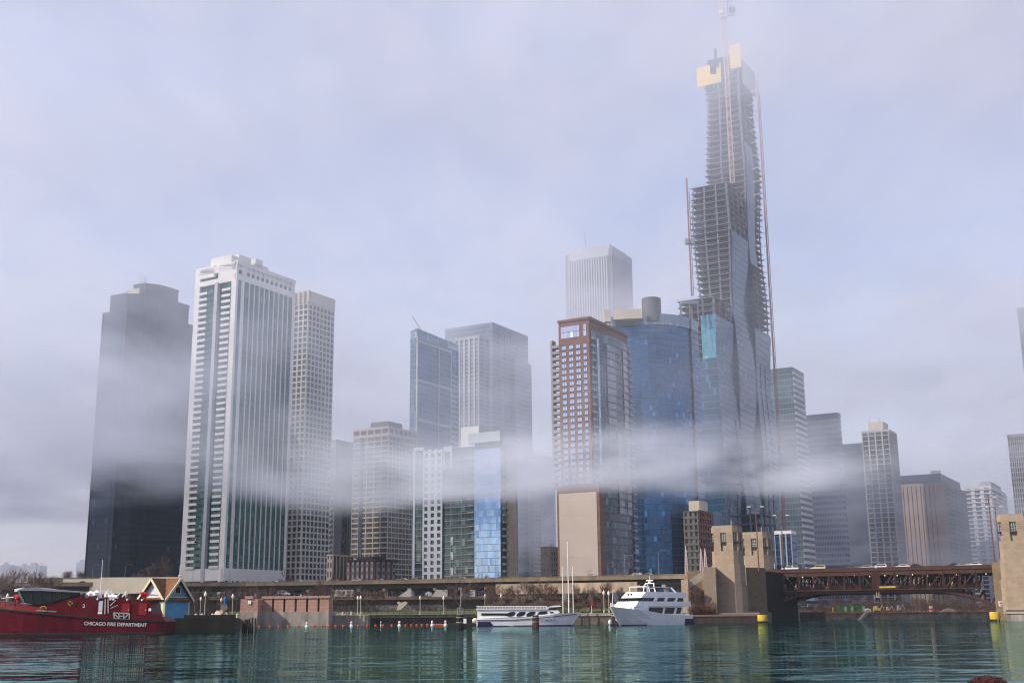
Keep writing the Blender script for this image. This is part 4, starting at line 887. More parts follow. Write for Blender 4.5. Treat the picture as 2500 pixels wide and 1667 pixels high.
# pink granite pier with buttresses
gran = blocks('pink granite', (0.42, 0.25, 0.19), (0.47, 0.29, 0.22), (0.24, 0.15, 0.12), 1.1, 1.1, .8, .04, .2)
p = Vector((*XY(630, 404), 0)); q = Vector((*XY(808, 402), 0)); d_, n_, l_ = edge(p, q)
gr = empty('granite_pier_wall', (p.x, p.y, 0), 0, 'pink granite wall with six buttresses standing on a stained concrete pier', 'pier wall')
m = MB(); m.obox(p+n_*2.6, d_*l_, -n_*10, -.5, 4.6); a0 = Vector((*XY(587, 396), 0)); b0 = Vector((*XY(630, 396), 0)); m.obox(a0, b0-a0, -n_*14, -.5, 4.6); m.build('concrete_base', stain, gr, rel=True)
m = MB(); pts = [p, q, q-n_*3, p-n_*3]; m.prism([(v.x, v.y) for v in pts], 4.6, 9.0); m.build('back_wall', gran, gr, rel=True)
for i in range(6):
    o = p+d_*(l_*(i+.62)/6.45); w_ = 3.1; m = MB(); pts = [o+n_*2.3, o+d_*w_+n_*2.3, o+d_*w_+n_*.0, o]; m.prism([(v.x, v.y) for v in pts], 4.6, 8.9); m.prism([(v.x, v.y) for v in [o+n_*2.6-d_*.3, o+d_*(w_+.3)+n_*2.6, o+d_*(w_+.3), o-d_*.3]], 8.9, 9.7); m.build('buttress', gran, gr, rel=True)
m = MB(); a1 = a0-n_*.4; b1 = b0-n_*.4; m.prism([(v.x, v.y) for v in [a1, b1, b1-n_*9, a1-n_*9]], 4.6, 8.8); m.build('end_block', gran, gr, rel=True)
m = MB(); o = a1+d_*1.4; m.prism([(v.x, v.y) for v in [o, o+d_*2.6, o+d_*2.6-n_*5, o-n_*5]], 8.8, 9.7); m.build('end_block_cap', gran, gr, rel=True)
m = MB(); o = a1+d_*2.5+n_*.03; m.obox(o, d_*1.0, -n_*.1, 7.2, 8.3); m.build('notice_plate', concW, gr, rel=True)

# ---- elevated road
roadP = [(P(px, py, 100), z) for px, py, z in ((-260, 1423, 18.2), (100, 1421, 18.0), (600, 1421, 17.6), (1100, 1412, 17.0), (1400, 1406, 16.6), (1600, 1402, 16.2), (1705, 1400, 16.0))]
RP = []
for (px, py, z) in ((-260, 1423, 18.2), (100, 1421, 18.0), (600, 1421, 17.6), (1100, 1412, 17.0), (1400, 1406, 16.6), (1600, 1402, 16.2), (1705, 1400, 16.0)): RP.append(Pz(px, py, z))
tanC = mat('weathered road concrete', (0.30, 0.235, 0.155), .85, var=.2, scale=.25, streak=.4)
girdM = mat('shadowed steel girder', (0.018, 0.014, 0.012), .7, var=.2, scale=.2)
er = empty('elevated_road', (RP[3].x, RP[3].y, 0), 0, 'long elevated concrete road on girders and columns crossing in front of the towers', 'elevated road')
er['kind'] = 'structure'; par, deck, gir = MB(), MB(), MB(); WID = 26
for a, b in zip(RP, RP[1:]):
    d = (b-a); dx = Vector((d.x, d.y, 0)).normalized(); n = Vector((-dx.y, dx.x, 0)); 
    if n.y < 0: n = -n
    def seg(mb, o0, o1, za, zb_):
        mb.hexa([a+n*o0+Vector((0, 0, za)), b+n*o0+Vector((0, 0, za)), b+n*o1+Vector((0, 0, za)), a+n*o1+Vector((0, 0, za)), a+n*o0+Vector((0, 0, zb_)), b+n*o0+Vector((0, 0, zb_)), b+n*o1+Vector((0, 0, zb_)), a+n*o1+Vector((0, 0, zb_))])
    seg(par, 0, .35, -1.55, 0); seg(par, -.12, .5, -.18, .04); seg(par, WID-.35, WID, -1.3, 0); seg(deck, .35, WID-.35, -1.3, -.75)
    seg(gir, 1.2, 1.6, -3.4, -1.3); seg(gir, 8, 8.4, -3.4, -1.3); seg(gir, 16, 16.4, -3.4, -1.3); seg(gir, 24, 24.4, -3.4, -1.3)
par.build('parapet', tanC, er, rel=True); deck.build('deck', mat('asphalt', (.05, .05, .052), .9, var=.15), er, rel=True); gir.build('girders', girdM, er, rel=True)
def roadpt(px, off=0.0, dz=0.0):         # point on the road at column px
    for a, b in zip(RP, RP[1:]):
        q = ray(px, 1420); den = (b.x-a.x)*q.y-(b.y-a.y)*q.x
        t = (a.y*q.x-a.x*q.y)/den if abs(den) > 1e-9 else 9
        if -1e-6 <= t <= 1.0001:
            d = Vector((b.x-a.x, b.y-a.y, 0)).normalized(); n = Vector((-d.y, d.x, 0)); n = n if n.y > 0 else -n
            return a.lerp(b, t)+n*off+Vector((0, 0, dz)), atan2(d.y, d.x)
k = 0
for px in range(-120, 1690, 62):
    c, an = roadpt(px, 3); m = MB(); 
    for off in (3, 12, 21):
        c, an = roadpt(px, off); m.box(c.x-.8, c.x+.8, c.y-.8, c.y+.8, 2.9, c.z-4.2)
    c0, _ = roadpt(px, 1); c1, _ = roadpt(px, 25); m.bar((c0.x, c0.y, c0.z-3.9), (c1.x, c1.y, c1.z-3.9), 1.5, 1.0); m.build('support_frame', tanC if k % 2 else concG, er, rel=True); k += 1
# lower road under it
lr = empty('lower_road', (RP[3].x, RP[3].y, 0), 0, 'lower road deck with a brown parapet running beneath the elevated road', 'road deck')
LP = [Pz(px, py, z) for px, py, z in ((430, 1456, 10.6), (800, 1456, 10.4), (1100, 1454, 10.2), (1260, 1454, 10.0), (1680, 1452, 9.4))]
lr['kind'] = 'structure'; par, deck, bk = MB(), MB(), MB()
for a, b in zip(LP, LP[1:]):
    d = (b-a); dx = Vector((d.x, d.y, 0)).normalized(); n = Vector((-dx.y, dx.x, 0)); n = n if n.y > 0 else -n
    def seg(mb, o0, o1, za, zb_):
        mb.hexa([a+n*o0+Vector((0, 0, za)), b+n*o0+Vector((0, 0, za)), b+n*o1+Vector((0, 0, za)), a+n*o1+Vector((0, 0, za)), a+n*o0+Vector((0, 0, zb_)), b+n*o0+Vector((0, 0, zb_)), b+n*o1+Vector((0, 0, zb_)), a+n*o1+Vector((0, 0, zb_))])
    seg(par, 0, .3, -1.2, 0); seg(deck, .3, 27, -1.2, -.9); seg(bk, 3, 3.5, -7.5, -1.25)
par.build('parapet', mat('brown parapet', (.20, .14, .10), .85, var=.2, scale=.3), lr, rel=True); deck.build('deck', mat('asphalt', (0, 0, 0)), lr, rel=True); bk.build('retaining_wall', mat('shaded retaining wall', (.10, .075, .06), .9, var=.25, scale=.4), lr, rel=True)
# rough stone terrace below it, tan wall behind the trees, pale pieces under the deck
wall('stone_terrace', 'rough grey stone terrace wall at the back of the lawn', XY(806, 437), XY(1090, 437), 3.2, 6.8, 2, mat('rough terrace stone', (.20, .185, .17), .95, var=.4, scale=.9, bump=.6, bscale=2), None, cat='terrace', group=None)
wall('roadside_wall', 'tan concrete wall behind the bare trees and flagpoles', XY(1210, 402), XY(1556, 389), 9.6, 12.9, .6, mat('tan wall', (.42, .33, .24), .85, var=.25, scale=.25, streak=.3), None, cat='wall', group=None)
def widewedge(name, label, px0, px1, Y, y0, y1, mt, slope=1.5):
    a = P(px0, y1, Y); b = P(px1, y1, Y); z1 = P(px0, y0, Y).z; m = MB(); m.extr([(a.x, a.z), (b.x, b.z), (b.x, z1), (a.x+slope, z1)], Y, Y+3); o = m.build(name, mt); return tag(o, label, 'wall', 'pale concrete abutments under the elevated road')
palec = mat('pale abutment', (.50, .48, .46), .85, var=.1, scale=.3)
for px0, px1, lb, sl in ((816, 862, 'small pale concrete abutment under the elevated road, leftmost', .5), (972, 1004, 'pale slanted abutment under the elevated road above the slanted stone', 3.5), (1052, 1092, 'pale abutment beside the walkers under the elevated road', 2), (1146, 1160, 'narrow pale abutment right of the lone tree', .3)):
    widewedge('abutment', lb, px0, px1, 433, 1439, 1456, palec, sl)
# cream ramp wall behind the road at the left, with its far parapet
Bq = P(440, 1405, 478); Bq.z = 0
pts_ = [(440, 1408), (246, 1409), (244, 1412), (108, 1414)]; m = MB(); prev = None
for px, py in pts_:
    q = Bq+(hit(Bq, px, 1400, S_) if px != 440 else Vector()); zt_ = Z(px, py, q.y)
    if prev: m.hexa([(*q.xy, 13), (*prev[0].xy, 13), (*(prev[0]+W_).xy, 13), (*(q+W_).xy, 13), (*q.xy, zt_), (*prev[0].xy, prev[1]), (*(prev[0]+W_).xy, prev[1]), (*(q+W_).xy, zt_)])
    prev = (q, zt_)
tag(m.build('ramp_wall', mat('cream ramp panels', (.80, .72, .54), .85, var=.06, scale=.1)), 'cream sunlit ramp wall above the road at the left', 'wall')
m = MB(); a = P(70, 1410, 512); b = P(250, 1408, 512); m.box(a.x, b.x, 512, 513, 15, Z(160, 1409.5, 512)); tag(m.build('far_parapet', tanC), 'thin tan parapet over the cream ramp wall, far left', 'wall')

# ================================================================ BRIDGE
lime = blocks('limestone', (0.29, 0.232, 0.172), (0.345, 0.28, 0.21), (0.23, 0.185, 0.138), 2.6, 1.3, .85, .012, .12, stain=.4)
def octo(c, wE, wW, ch, z0=0):           # footprint with notched corners; c = near corner
    C = Vector((c[0], c[1], 0)); a = S_; b = W_
    L_ = [(wE, 0), (wE-ch, 0)]
    pts = [C+a*wE+b*ch, C+a*(wE-ch)+b*0, C+a*ch, C+b*ch, C+b*(wW-ch), C+a*ch+b*wW, C+a*(wE-ch)+b*wW, C+a*wE+b*(wW-ch)]
    return pts
def bridge_tower(label, px_c, Y, wE, wW, zt, z0, base=True):
    c = P(px_c, 1450, Y); r = empty('bridge_tower', (c.x, c.y, z0), 0, label, 'bridge tower', 'limestone towers at the ends of the bridge')
    o = octo(c, wE, wW, 1.15); zb = zt-7.4
    m = MB(); m.prism([(p.x, p.y) for p in inset(o, -.55)], z0, z0+9); m.prism([(p.x, p.y) for p in inset(o, -.25)], z0+9, z0+14.5); m.prism([(p.x, p.y) for p in inset(o, 0)], z0+14.5, zb); m.build('shaft', lime, r, rel=True)
    m = MB(); m.prism([(p.x, p.y) for p in inset(o, .58)], zb, zt-2.1); m.build('window_storey_wall', lime, r, rel=True)
    m = MB(); m.prism([(p.x, p.y) for p in inset(o, .0)], zt-2.1, zt-.5); m.prism([(p.x, p.y) for p in inset(o, .25)], zt-.5, zt); m.build('attic', lime, r, rel=True)
    k = 0
    for i in range(8):
        a, b = o[i], o[(i+1) % 8]; d_, n_, l_ = edge(a, b)
        if not facing(a, b): continue
        if l_ > 3:                        # broad side: two piers either side of a window
            for t0, t1 in ((.0, .355), (.645, 1.0)):
                m = MB(); pa = a+d_*l_*t0; m.prism([(v.x, v.y) for v in (pa, pa+d_*l_*(t1-t0), pa+d_*l_*(t1-t0)-n_*.6, pa-n_*.6)], zb, zt-2.1); m.build('pier', lime, r, rel=True)
            m = MB()
            for q in range(4): m.obox(a+n_*.03+d_*.1, d_*l_*.33, -n_*.2, zt-4.7+q*.6, zt-4.63+q*.6); m.obox(a+n_*.03+d_*l_*.66, d_*l_*.33, -n_*.2, zt-4.7+q*.6, zt-4.63+q*.6)
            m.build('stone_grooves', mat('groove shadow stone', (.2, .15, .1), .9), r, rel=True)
            t0, t1 = .36, .64
        else: t0, t1 = .08, .92
        z0_, z1_ = zt-4.7, zt-2.2; wp = a+d_*l_*t0
        m = MB(); m.obox(wp-n_*.42, d_*l_*(t1-t0), -n_*.1, z0_, z1_); g = m.build('window', g_blk, r, rel=True)
        m = MB(); L_ = l_*(t1-t0)
        for q in range(4 if l_ > 3 else 3): m.obox(wp-n_*.36+d_*(L_*q/(3 if l_ > 3 else 2)-.05), d_*.11, -n_*.1, z0_, z1_)
        for q in (0, .33, .66, .97): m.obox(wp-n_*.34, d_*L_, -n_*.1, z0_+(z1_-z0_)*q, z0_+(z1_-z0_)*q+.1)
        m.build('frame', mat('grey window frame', (.42, .42, .40), .6), g, rel=r.location)
        m = MB(); m.obox(wp+n_*.25, d_*L_, -n_*.9, z0_-.45, z0_); m.build('sill', darkM, g, rel=r.location)
        k += 1
    m = MB(); q = o[2]+S_*.4+W_*.5; m.tube((q.x, q.y, zt), (q.x, q.y, zt+1.4), .12, n=6); m.build('roof_lamp', steelM, r, rel=True)
    return r
bridge_tower('tall limestone tower at the water, nearest left end of the bridge', 1805, 352, 8.2, 6.6, 28.0, 2.0)
bridge_tower('second limestone tower, partly hidden behind the first at the left end of the bridge', 1878, 384, 8.4, 6.8, 28.2, 6)
bridge_tower('limestone tower cut by the right edge of the picture', 2530, 331, 8.4, 7.0, 28.9, 2.0)
def masonry(label, boxes, name='bridge_abutment', cat='abutment', mt=None, group='masonry abutments of the bridge'):
    c = Vector(boxes[0][0]); r = empty(name, (c.x, c.y, 0), 0, label, cat, group)
    for (o, a, b, z0, z1) in boxes:
        o = Vector((*o[:2], 0)); m = MB(); m.prism([(v.x, v.y) for v in (o, o+a, o+a+b, o+b)], z0, z1); m.build('masonry', mt or lime, r, rel=True)
    return r
darkstone = blocks('shade-darkened limestone', (0.17, 0.13, 0.085), (0.21, 0.16, 0.105), (0.14, 0.11, 0.075), 2.4, 1.1, .9, .012, .12)  # limestone of the towers with shade put into its colour
c = P(1824, 1450, 360); a = P(1866, 1450, 364)-c; a.z = 0
masonry('shade-darkened limestone abutment carrying the left end of the bridge', [(c, a, W_*2.2, 0, 16.0), (c-Vector((1, 1, 0)), a*.98+Vector((1, 0, 0)), W_*3, 0, 3.2)], mt=darkstone)
masonry('black shade block behind the left bridge abutment', [(c+W_*2.2, a*.97, W_*31, 0, 15.0)], name='shade_block', cat='shade block', mt=mat('painted under-bridge shade', (.010, .009, .010), .9, var=.2), group=None)  # solid block coloured black for the shade of the opening under the bridge
c = P(2428, 1450, 342.5); a = P(2480, 1450, 338)-c; a.z = 0
masonry('shade-darkened limestone abutment carrying the right end of the bridge', [(c, a, W_*34, 0, 16.1)], mt=darkstone)
# stair wing left of the first tower
c = P(1664, 1450, 352); a = P(1681, 1450, 351)-c; a.z = 0; r = masonry('limestone stair wing stepping up to the road left of the bridge tower', [(c, a, Vector((2, 9, 0)), 2.5, 12.4), (P(1720, 1450, 350), Vector((3.4, -.3, 0)), Vector((2, 9, 0)), 2.5, 15.8), (P(1716, 1450, 352), Vector((2, -.1, 0)), Vector((1, 3, 0)), 9.5, 12.4)], name='stair_wing', cat='stair wing', group=None)
p0 = P(1681, 1418, 353); p1 = P(1722, 1391, 352); m = MB(); m.extr([(p0.x, p0.z-2.2), (p1.x, p1.z-2.2), (p1.x, p1.z), (p0.x, p0.z)], p0.y, p0.y+.8); m.build('stair_parapet', copM, r, rel=True)
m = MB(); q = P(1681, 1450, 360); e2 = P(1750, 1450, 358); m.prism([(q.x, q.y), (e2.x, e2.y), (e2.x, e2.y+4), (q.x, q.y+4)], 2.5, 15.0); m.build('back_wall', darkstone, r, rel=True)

# steel bascule spans
brn = mat('bridge brown paint', (0.068, 0.026, 0.021), .55, var=.16, scale=.4, spec=.3); brnd = mat('bridge brown inner shade', (0.030, 0.013, 0.012), .6, var=.2, scale=.4)  # brnd is the same brown with the inner shade put into the colour
BL = Pz(1866, 1390, 16.1); BR = Pz(2429, 1377, 16.1); BM = BL.lerp(BR, .5); bd = (BR-BL).normalized(); bl = (BR-BL).length; bn = Vector((-bd.y, bd.x, 0))
if bn.y < 0: bn = -bn
ba = atan2(bd.y, bd.x); WB = 30.0; ZT = 16.1; ZBm = 8.55
tb = empty('bascule_bridge', (BM.x, BM.y, 0), 0, 'brown double-deck steel truss bridge in two leaves between the limestone towers', 'bridge')
def bp(t, off, z): q = BL+bd*(bl*t)+bn*off; return Vector((q.x, q.y, z))
def deckseg(mb, t0, t1, o0, o1, z0, z1): mb.hexa([bp(t0, o0, z0), bp(t1, o0, z0), bp(t1, o1, z0), bp(t0, o1, z0), bp(t0, o0, z1), bp(t1, o0, z1), bp(t1, o1, z1), bp(t0, o1, z1)])
m = MB(); deckseg(m, 0, .4985, 0, .5, ZT-1.15, ZT); deckseg(m, .5015, 1, 0, .5, ZT-1.15, ZT); deckseg(m, 0, 1, WB-.5, WB, ZT-1.15, ZT); m.build('fascia_girder', brn, tb, rel=True)
m = MB(); deckseg(m, 0, 1, .5, WB-.5, ZT-1.1, ZT-.75); m.build('upper_deck', mat('asphalt', (0, 0, 0)), tb, rel=True)
m = MB()
for k in range(31): deckseg(m, k/31+.004, k/31+.010, .6, WB-.6, ZT-2.0, ZT-1.15)
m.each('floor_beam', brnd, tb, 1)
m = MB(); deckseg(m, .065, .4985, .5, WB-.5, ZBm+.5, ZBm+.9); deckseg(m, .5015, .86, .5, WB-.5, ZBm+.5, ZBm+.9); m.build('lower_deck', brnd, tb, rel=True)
for row, off in enumerate((0.35, 9.8, 20, WB-.5)):  # the two middle rows are added to darken the inside of the span
    pr = empty('truss_frame', tb.location) if False else None
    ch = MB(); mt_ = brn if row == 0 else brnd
    deckseg(ch, .065, .4985, off-.2, off+.35, ZBm-.25, ZBm+.75); deckseg(ch, .5015, .86, off-.2, off+.35, ZBm-.25, ZBm+.75); deckseg(ch, 0, 1, off-.1, off+.3, ZT-2.4, ZT-1.2)
    # haunch: the lower chord dips towards the piers
    N_s = 10
    for s_, t0, t1, dep in ((0, .0, .24, 5.6), (1, 1.0, .72, 4.8)):
        for k in range(N_s):
            u0, u1 = k/N_s, (k+1)/N_s; ta_, tb_ = t0+(t1-t0)*u0, t0+(t1-t0)*u1; za = ZBm-dep*(1-u0)**2.2; zb2 = ZBm-dep*(1-u1)**2.2
            ch.bar(bp(ta_, off, za), bp(tb_, off, zb2), .5, .8)
            if k % 2 == 0 : ch.bar(bp(ta_, off, za), bp(ta_, off, ZBm+.3), .3); ch.bar(bp(ta_, off, ZBm+.3), bp(tb_, off, zb2), .22)
    ch.build('lower_chord', mt_, tb, rel=True)
    nV = 7
    for leaf in (0, 1):
        for k in range(nV):
            t = .085+k*(.408/(nV-1)) if leaf == 0 else .51+k*(.408/(nV-1))
            if row in (0, 3):
                m = MB(); m.bar(bp(t, off, ZBm+.6), bp(t, off, ZT-1.2), .5, .35)
                if leaf == 0 and k == nV-1 or leaf == 1 and k == 0: m.bar(bp(t-.006, off, ZBm+.4), bp(t-.006, off, ZT-1), .95, .5)
                m.build('truss_post', mt_, tb, rel=True)
            t2 = t+.068 if leaf == 0 else t+.068
            if k < nV-1:
                m = MB()
                if leaf == 0: m.bar(bp(t, off, ZT-1.6), bp(t2, off, ZBm+.6), .34, .3)
                else: m.bar(bp(t, off, ZBm+.6), bp(t2, off, ZT-1.6), .34, .3)
                m.build('truss_diagonal', mt_, tb, rel=True)
m = MB()  # barriers and slanted posts added to darken the view through the span
for o_ in (6.5, 14.8, 23): deckseg(m, .07, .93, o_, o_+.4, ZBm+.9, ZBm+2.4)
for k in range(46): 
    for o_ in (6.6, 23.1): m.bar(bp(.07+k*.86/45, o_, ZBm+2.4), bp(.07+k*.86/45+.012, o_, ZT-1.2), .35)
m.build('added_dark_barrier', brnd, tb, rel=True)
m = MB()                                 # railing of the lower walkway
for h_ in (0.0, .35, .7, 1.05): m.bar(bp(.07, -.9, ZBm+1.0+h_), bp(.93, -.9, ZBm+1.0+h_), .06)
for k in range(60): m.bar(bp(.07+k*.86/59, -.9, ZBm+.9), bp(.07+k*.86/59, -.9, ZBm+2.1), .06)
m.build('walkway_railing', brn, tb, rel=True)
m = MB(); deckseg(m, .07, .498, -1.1, -.2, ZBm+.65, ZBm+.9); deckseg(m, .502, .93, -1.1, -.2, ZBm+.65, ZBm+.9); m.build('walkway', brn, tb, rel=True)
for k in range(2):
    m = MB(); t = .495+.010*k; m.bar(bp(t, -.3, ZBm-1.6), bp(t, -.3, ZBm+.3), .25); m.build('lock_bar', copM, tb, rel=True)
def text(s, loc, size, mt, parent, nrm, name='lettering', width=None, extr=.02, slant=0.0, bold=0.0):
    cu = bpy.data.curves.new(name, 'FONT'); cu.body = s; cu.size = size; cu.extrude = extr; cu.align_x = 'CENTER'; cu.align_y = 'CENTER'; cu.shear = slant; cu.offset = bold; cu.resolution_u = 3
    o = bpy.data.objects.new(name, cu); COL.objects.link(o); bpy.context.view_layer.update()
    me = bpy.data.meshes.new_from_object(o); bpy.data.objects.remove(o); bpy.data.curves.remove(cu)
    me.materials.clear(); me.materials.append(mt); x = Vector((-nrm[1], nrm[0], 0)).normalized(); up = Vector((0, 0, 1)); n = Vector(nrm).normalized()
    if width:
        xs = [v.co.x for v in me.vertices]; k = width/(max(xs)-min(xs))
        for v in me.vertices: v.co.x *= k
    M = Matrix((x, up, n)).transposed().to_4x4(); me.transform(M); off = Vector(loc)-(parent.location if parent else Vector())
    me.transform(Matrix.Translation(off)); o = bpy.data.objects.new(name, me); link_child(o, parent); return o
m = MB(); deckseg(m, .503, .592, -1.25, -1.12, ZBm+1.05, ZBm+1.9); sg_ = m.build('name_board', brn, tb, rel=True)
text('LAKE SHORE DRIVE', bp(.545, -1.30, ZBm+1.48), .72, mat('gold lettering', (.85, .66, .15), .5, var=0), tb, -bn, width=4.7, bold=.015)
bulb = mat('warm lamp glow', (1.0, .72, .42), .5, var=0, emit=6)
for k in range(16):                      # little lamps under the deck
    m = MB(); q = bp(.03+k*.062, 1.0+(k % 3)*4, ZT-2.35-(k % 2)*.3); m.ball(q, .10, 6, 4); m.build('deck_lamp', bulb, tb, rel=True)

# "no wake" notice on the right abutment
q = P(2448, 1473, 339.5); s = empty('notice_board', (q.x, q.y-.6, q.z-.9), 0, 'white notice board with red lettering on the right-hand abutment', 'notice board'); m = MB(); m.box(q.x-1.35, q.x+1.35, q.y-.75, q.y-.6, q.z-.75, q.z+.75); m.build('board', mat('white sign', (.8, .8, .8), .5, var=.04), s, rel=True)
m = MB(); m.bar((q.x, q.y-.5, q.z-3.5), (q.x, q.y-.5, q.z-.7), .15); m.build('post', steelM, s, rel=True); text('NO WAKE', (q.x, q.y-.80, q.z+.22), .62, mat('red lettering', (.5, .03, .03), .5, var=0), s, (0, -1, 0), width=2.2)
text('IDLE SPEED', (q.x, q.y-.80, q.z-.38), .4, mat('red lettering', (.5, .03, .03)), s, (0, -1, 0), width=1.9)
for px, Y, py, lb in ((1861, 331, 1500, 'yellow round dolphin at the left bridge pier'), (2429, 317, 1493, 'yellow round dolphin at the right bridge pier')):
    q = P(px, 1500, Y); z1 = Z(px, py, Y); d = empty('mooring_dolphin', (q.x, q.y, 0), 0, lb, 'dolphin', 'yellow dolphins guarding the bridge piers')
    m = MB(); m.lathe([(1.32, .55), (1.34, .75), (1.34, z1-.2), (1.2, z1)], (q.x, q.y, 0), 20); m.build('drum', mat('yellow weathered steel', (.58, .40, .04), .6, var=.2, scale=1.2), d, rel=True, smooth=True)
    for k in range(7): a = k*2*pi/7; m = MB(); m.tube((q.x+1.05*cos(a), q.y+1.05*sin(a), -1), (q.x+1.05*cos(a), q.y+1.05*sin(a), .6), .14, n=6); m.build('pile', darkM, d, rel=True)

# ================================================================ BOATS
def pxy(pts, Y): return [(P(a, b, Y).x, P(a, b, Y).z) for a, b in pts]
def slab_px(name, pts, Y0, Y1, mt, par, smooth=False):   # side outline at its real distance, with its real depth
    m = MB(); m.extr(pxy(pts, Y0), Y0, Y1); return m.build(name, mt, par, rel=True, smooth=smooth)
def loft(st, close=True):                # st: list of rings of points
    m = MB(); n = len(st[0])
    for a, b in zip(st, st[1:]):
        for i in range(n-1): m.quad([a[i], a[i+1], b[i+1], b[i]])
        m.quad([a[-1], a[0], b[0], b[-1]])
    m.quad(list(reversed(st[0]))); m.quad(st[-1]); return m
def hull(xs, beam, deck, flare, keel=-.6, cy=0):
    st = []
    for x, b, d, f in zip(xs, beam, deck, flare):
        st.append([Vector((x, cy-b, d)), Vector((x, cy-b*(1+f)/2, d*.45)), Vector((x, cy-b*f, .0)), Vector((x, cy-b*f*.8, keel)), Vector((x, cy+b*f*.8, keel)), Vector((x, cy+b*f, 0)), Vector((x, cy+b*(1+f)/2, d*.45)), Vector((x, cy+b, d))])
    return loft(st)
redH = mat('fire boat crimson', (0.105, 0.002, 0.012), .45, var=.25, scale=.5, spec=.12, streak=.25); redD = mat('fire boat house red', (0.095, 0.002, 0.008), .45, var=.15, scale=.4, spec=.12)
brt = mat('bright red enamel', (0.55, 0.02, 0.015), .35, var=.05); whP = mat('white enamel', (0.86, 0.86, 0.87), .35, var=.04); blk = mat('black rubber', (0.012, 0.012, 0.014), .6, var=.1)
gB = glass('boat window', (0.003, 0.009, 0.010), (0.006, 0.018, 0.018), .2, .0, blinds=.0, spec=.25)
YF = 213; fb = empty('fire_boat', (X(190, YF), YF+3.6, 0), 0, 'long crimson fire boat with red water cannons, its bow cut by the left edge', 'boat')
def zf(px, py): return Z(px, py, YF)
xs, be, de, fl = [], [], [], []
for px, b, py, f in ((-62, .15, 1474, .1), (-50, .9, 1476, .3), (-30, 1.9, 1480, .5), (0, 2.8, 1486, .72), (60, 3.4, 1492, .86), (130, 3.6, 1499, .9), (270, 3.6, 1511, .93), (384, 3.5, 1515, .95), (406, 3.2, 1517, .95)):
    xs.append(X(px, YF)); be.append(b); de.append(zf(px, py)); fl.append(f)
hull(xs, be, de, fl, cy=YF+3.6).build('hull', redH, fb, rel=True)
m = MB()
for i in range(len(xs)-1): m.bar((xs[i], YF+3.6-be[i]-.06, de[i]), (xs[i+1], YF+3.6-be[i+1]-.06, de[i+1]), .22, .26)
m.build('rubbing_strake', blk, fb, rel=True)
m = MB(); m.extr([(X(-40, YF), -.1), (X(404, YF), -.1), (X(404, YF), .22), (X(-44, YF), .30)], YF+.08, YF+7.0); m.build('boot_top', blk, fb, rel=True)
st = []
for px, b, py0, py1 in ((-58, .2, 1474, 1464), (-20, 2.0, 1481, 1466), (30, 3.0, 1489, 1471), (70, 3.2, 1493, 1476), (110, 3.3, 1497, 1482)):
    x = X(px, YF); a, c = zf(px, py0), zf(px, py1); st.append([Vector((x, YF+3.6-b, a)), Vector((x, YF+3.6-b*.93, c)), Vector((x, YF+3.6+b*.93, c)), Vector((x, YF+3.6+b, a))])
loft(st).build('foredeck', mat('bow deck red', (0.17, 0.008, 0.010), .4, var=.1), fb, rel=True)
slab_px('deckhouse', [(60, 1493), (84, 1478), (118, 1474), (196, 1450), (196, 1458), (345, 1462), (377, 1462), (376, 1466), (365, 1468), (366, 1474), (373, 1500), (372, 1514), (270, 1511), (130, 1499)], YF+.55, YF+6.6, redD, fb)
slab_px('aft_bulwark', [(300, 1511.5), (300, 1504), (394, 1504), (404, 1516)], YF+.35, YF+6.8, redH, fb)
slab_px('wheelhouse_glass', [(43, 1441), (58, 1471), (86, 1476.5), (117, 1473), (196, 1449.5), (196, 1445), (60, 1441)], YF+.42, YF+6.7, gB, fb)
slab_px('wheelhouse_roof', [(44, 1439.5), (60, 1433.5), (84, 1432.8), (106, 1436.5), (194, 1443.5), (196, 1446), (100, 1441.5), (48, 1441.5)], YF+.1, YF+7.0, mat('grey wheelhouse roof', (.20, .21, .26), .4, var=.08), fb)
m = MB(); v = lambda px, py, o: Vector((P(px, py, YF).x, YF+o, P(px, py, YF).z)); m.bar(v(27, 1440, 1.5), v(52, 1436, 1.5), .14, .5); m.build('roof_wing', whP, fb, rel=True)
for px0, py0, px1, py1 in ((43, 1441, 57, 1470), (74, 1441.5, 78, 1474), (98, 1442, 101, 1474), (122, 1443, 124, 1470), (146, 1444, 147, 1463), (170, 1445, 171, 1456)):
    m = MB(); m.bar(v(px0, py0, .36), v(px1, py1, .36), .16 if px0 > 50 else .30); m.build('window_post', blk if px0 > 50 else mat('sea green post', (.05, .22, .18), .4), fb, rel=True)
def cannon(px, py, d, base_py, n='water_cannon', sc=1.0):
    m = MB(); c = v(px, py, 2.0); m.ball(c, .52*sc, 10, 6); m.bar(c+Vector((-.8*sc*d, 0, -.1)), c+Vector((.7*sc*d, 0, .15)), .62*sc, .5*sc); m.tube(c, v(px, base_py, 2.0), .28*sc, n=8); m.tube(c+Vector((-.5*d*sc, -.5, .2)), c+Vector((-.5*d*sc, .5, .2)), .3*sc, n=8); o = m.build(n, brt, fb, rel=True)
    m = MB(); m.tube(c+Vector((d*.7*sc, 0, 0)), c+Vector((d*2.9*sc, 0, -.18)), .16*sc, .10*sc, 8); m.build('barrel', mat('grey cannon barrel', (.42, .43, .46), .35, metal=.4, var=.05), o, rel=fb.location)
cannon(33, 1457, -1, 1472); cannon(84, 1470, -1, 1480, sc=.85); cannon(345, 1450, 1, 1462, sc=.85)
m = MB()                                   # rails forward and aft
for a, b in ((-40, 45), (372, 396)):
    y0 = 1466 if a < 0 else 1497; y1 = 1471 if a < 0 else 1499
    for k in range(8):
        t = k/7; m.bar(v(a+(b-a)*t, (y0+(y1-y0)*t), .7), v(a+(b-a)*t, (y0+(y1-y0)*t)+8, .7), .07)
    m.bar(v(a, y0, .7), v(b, y1, .7), .08)
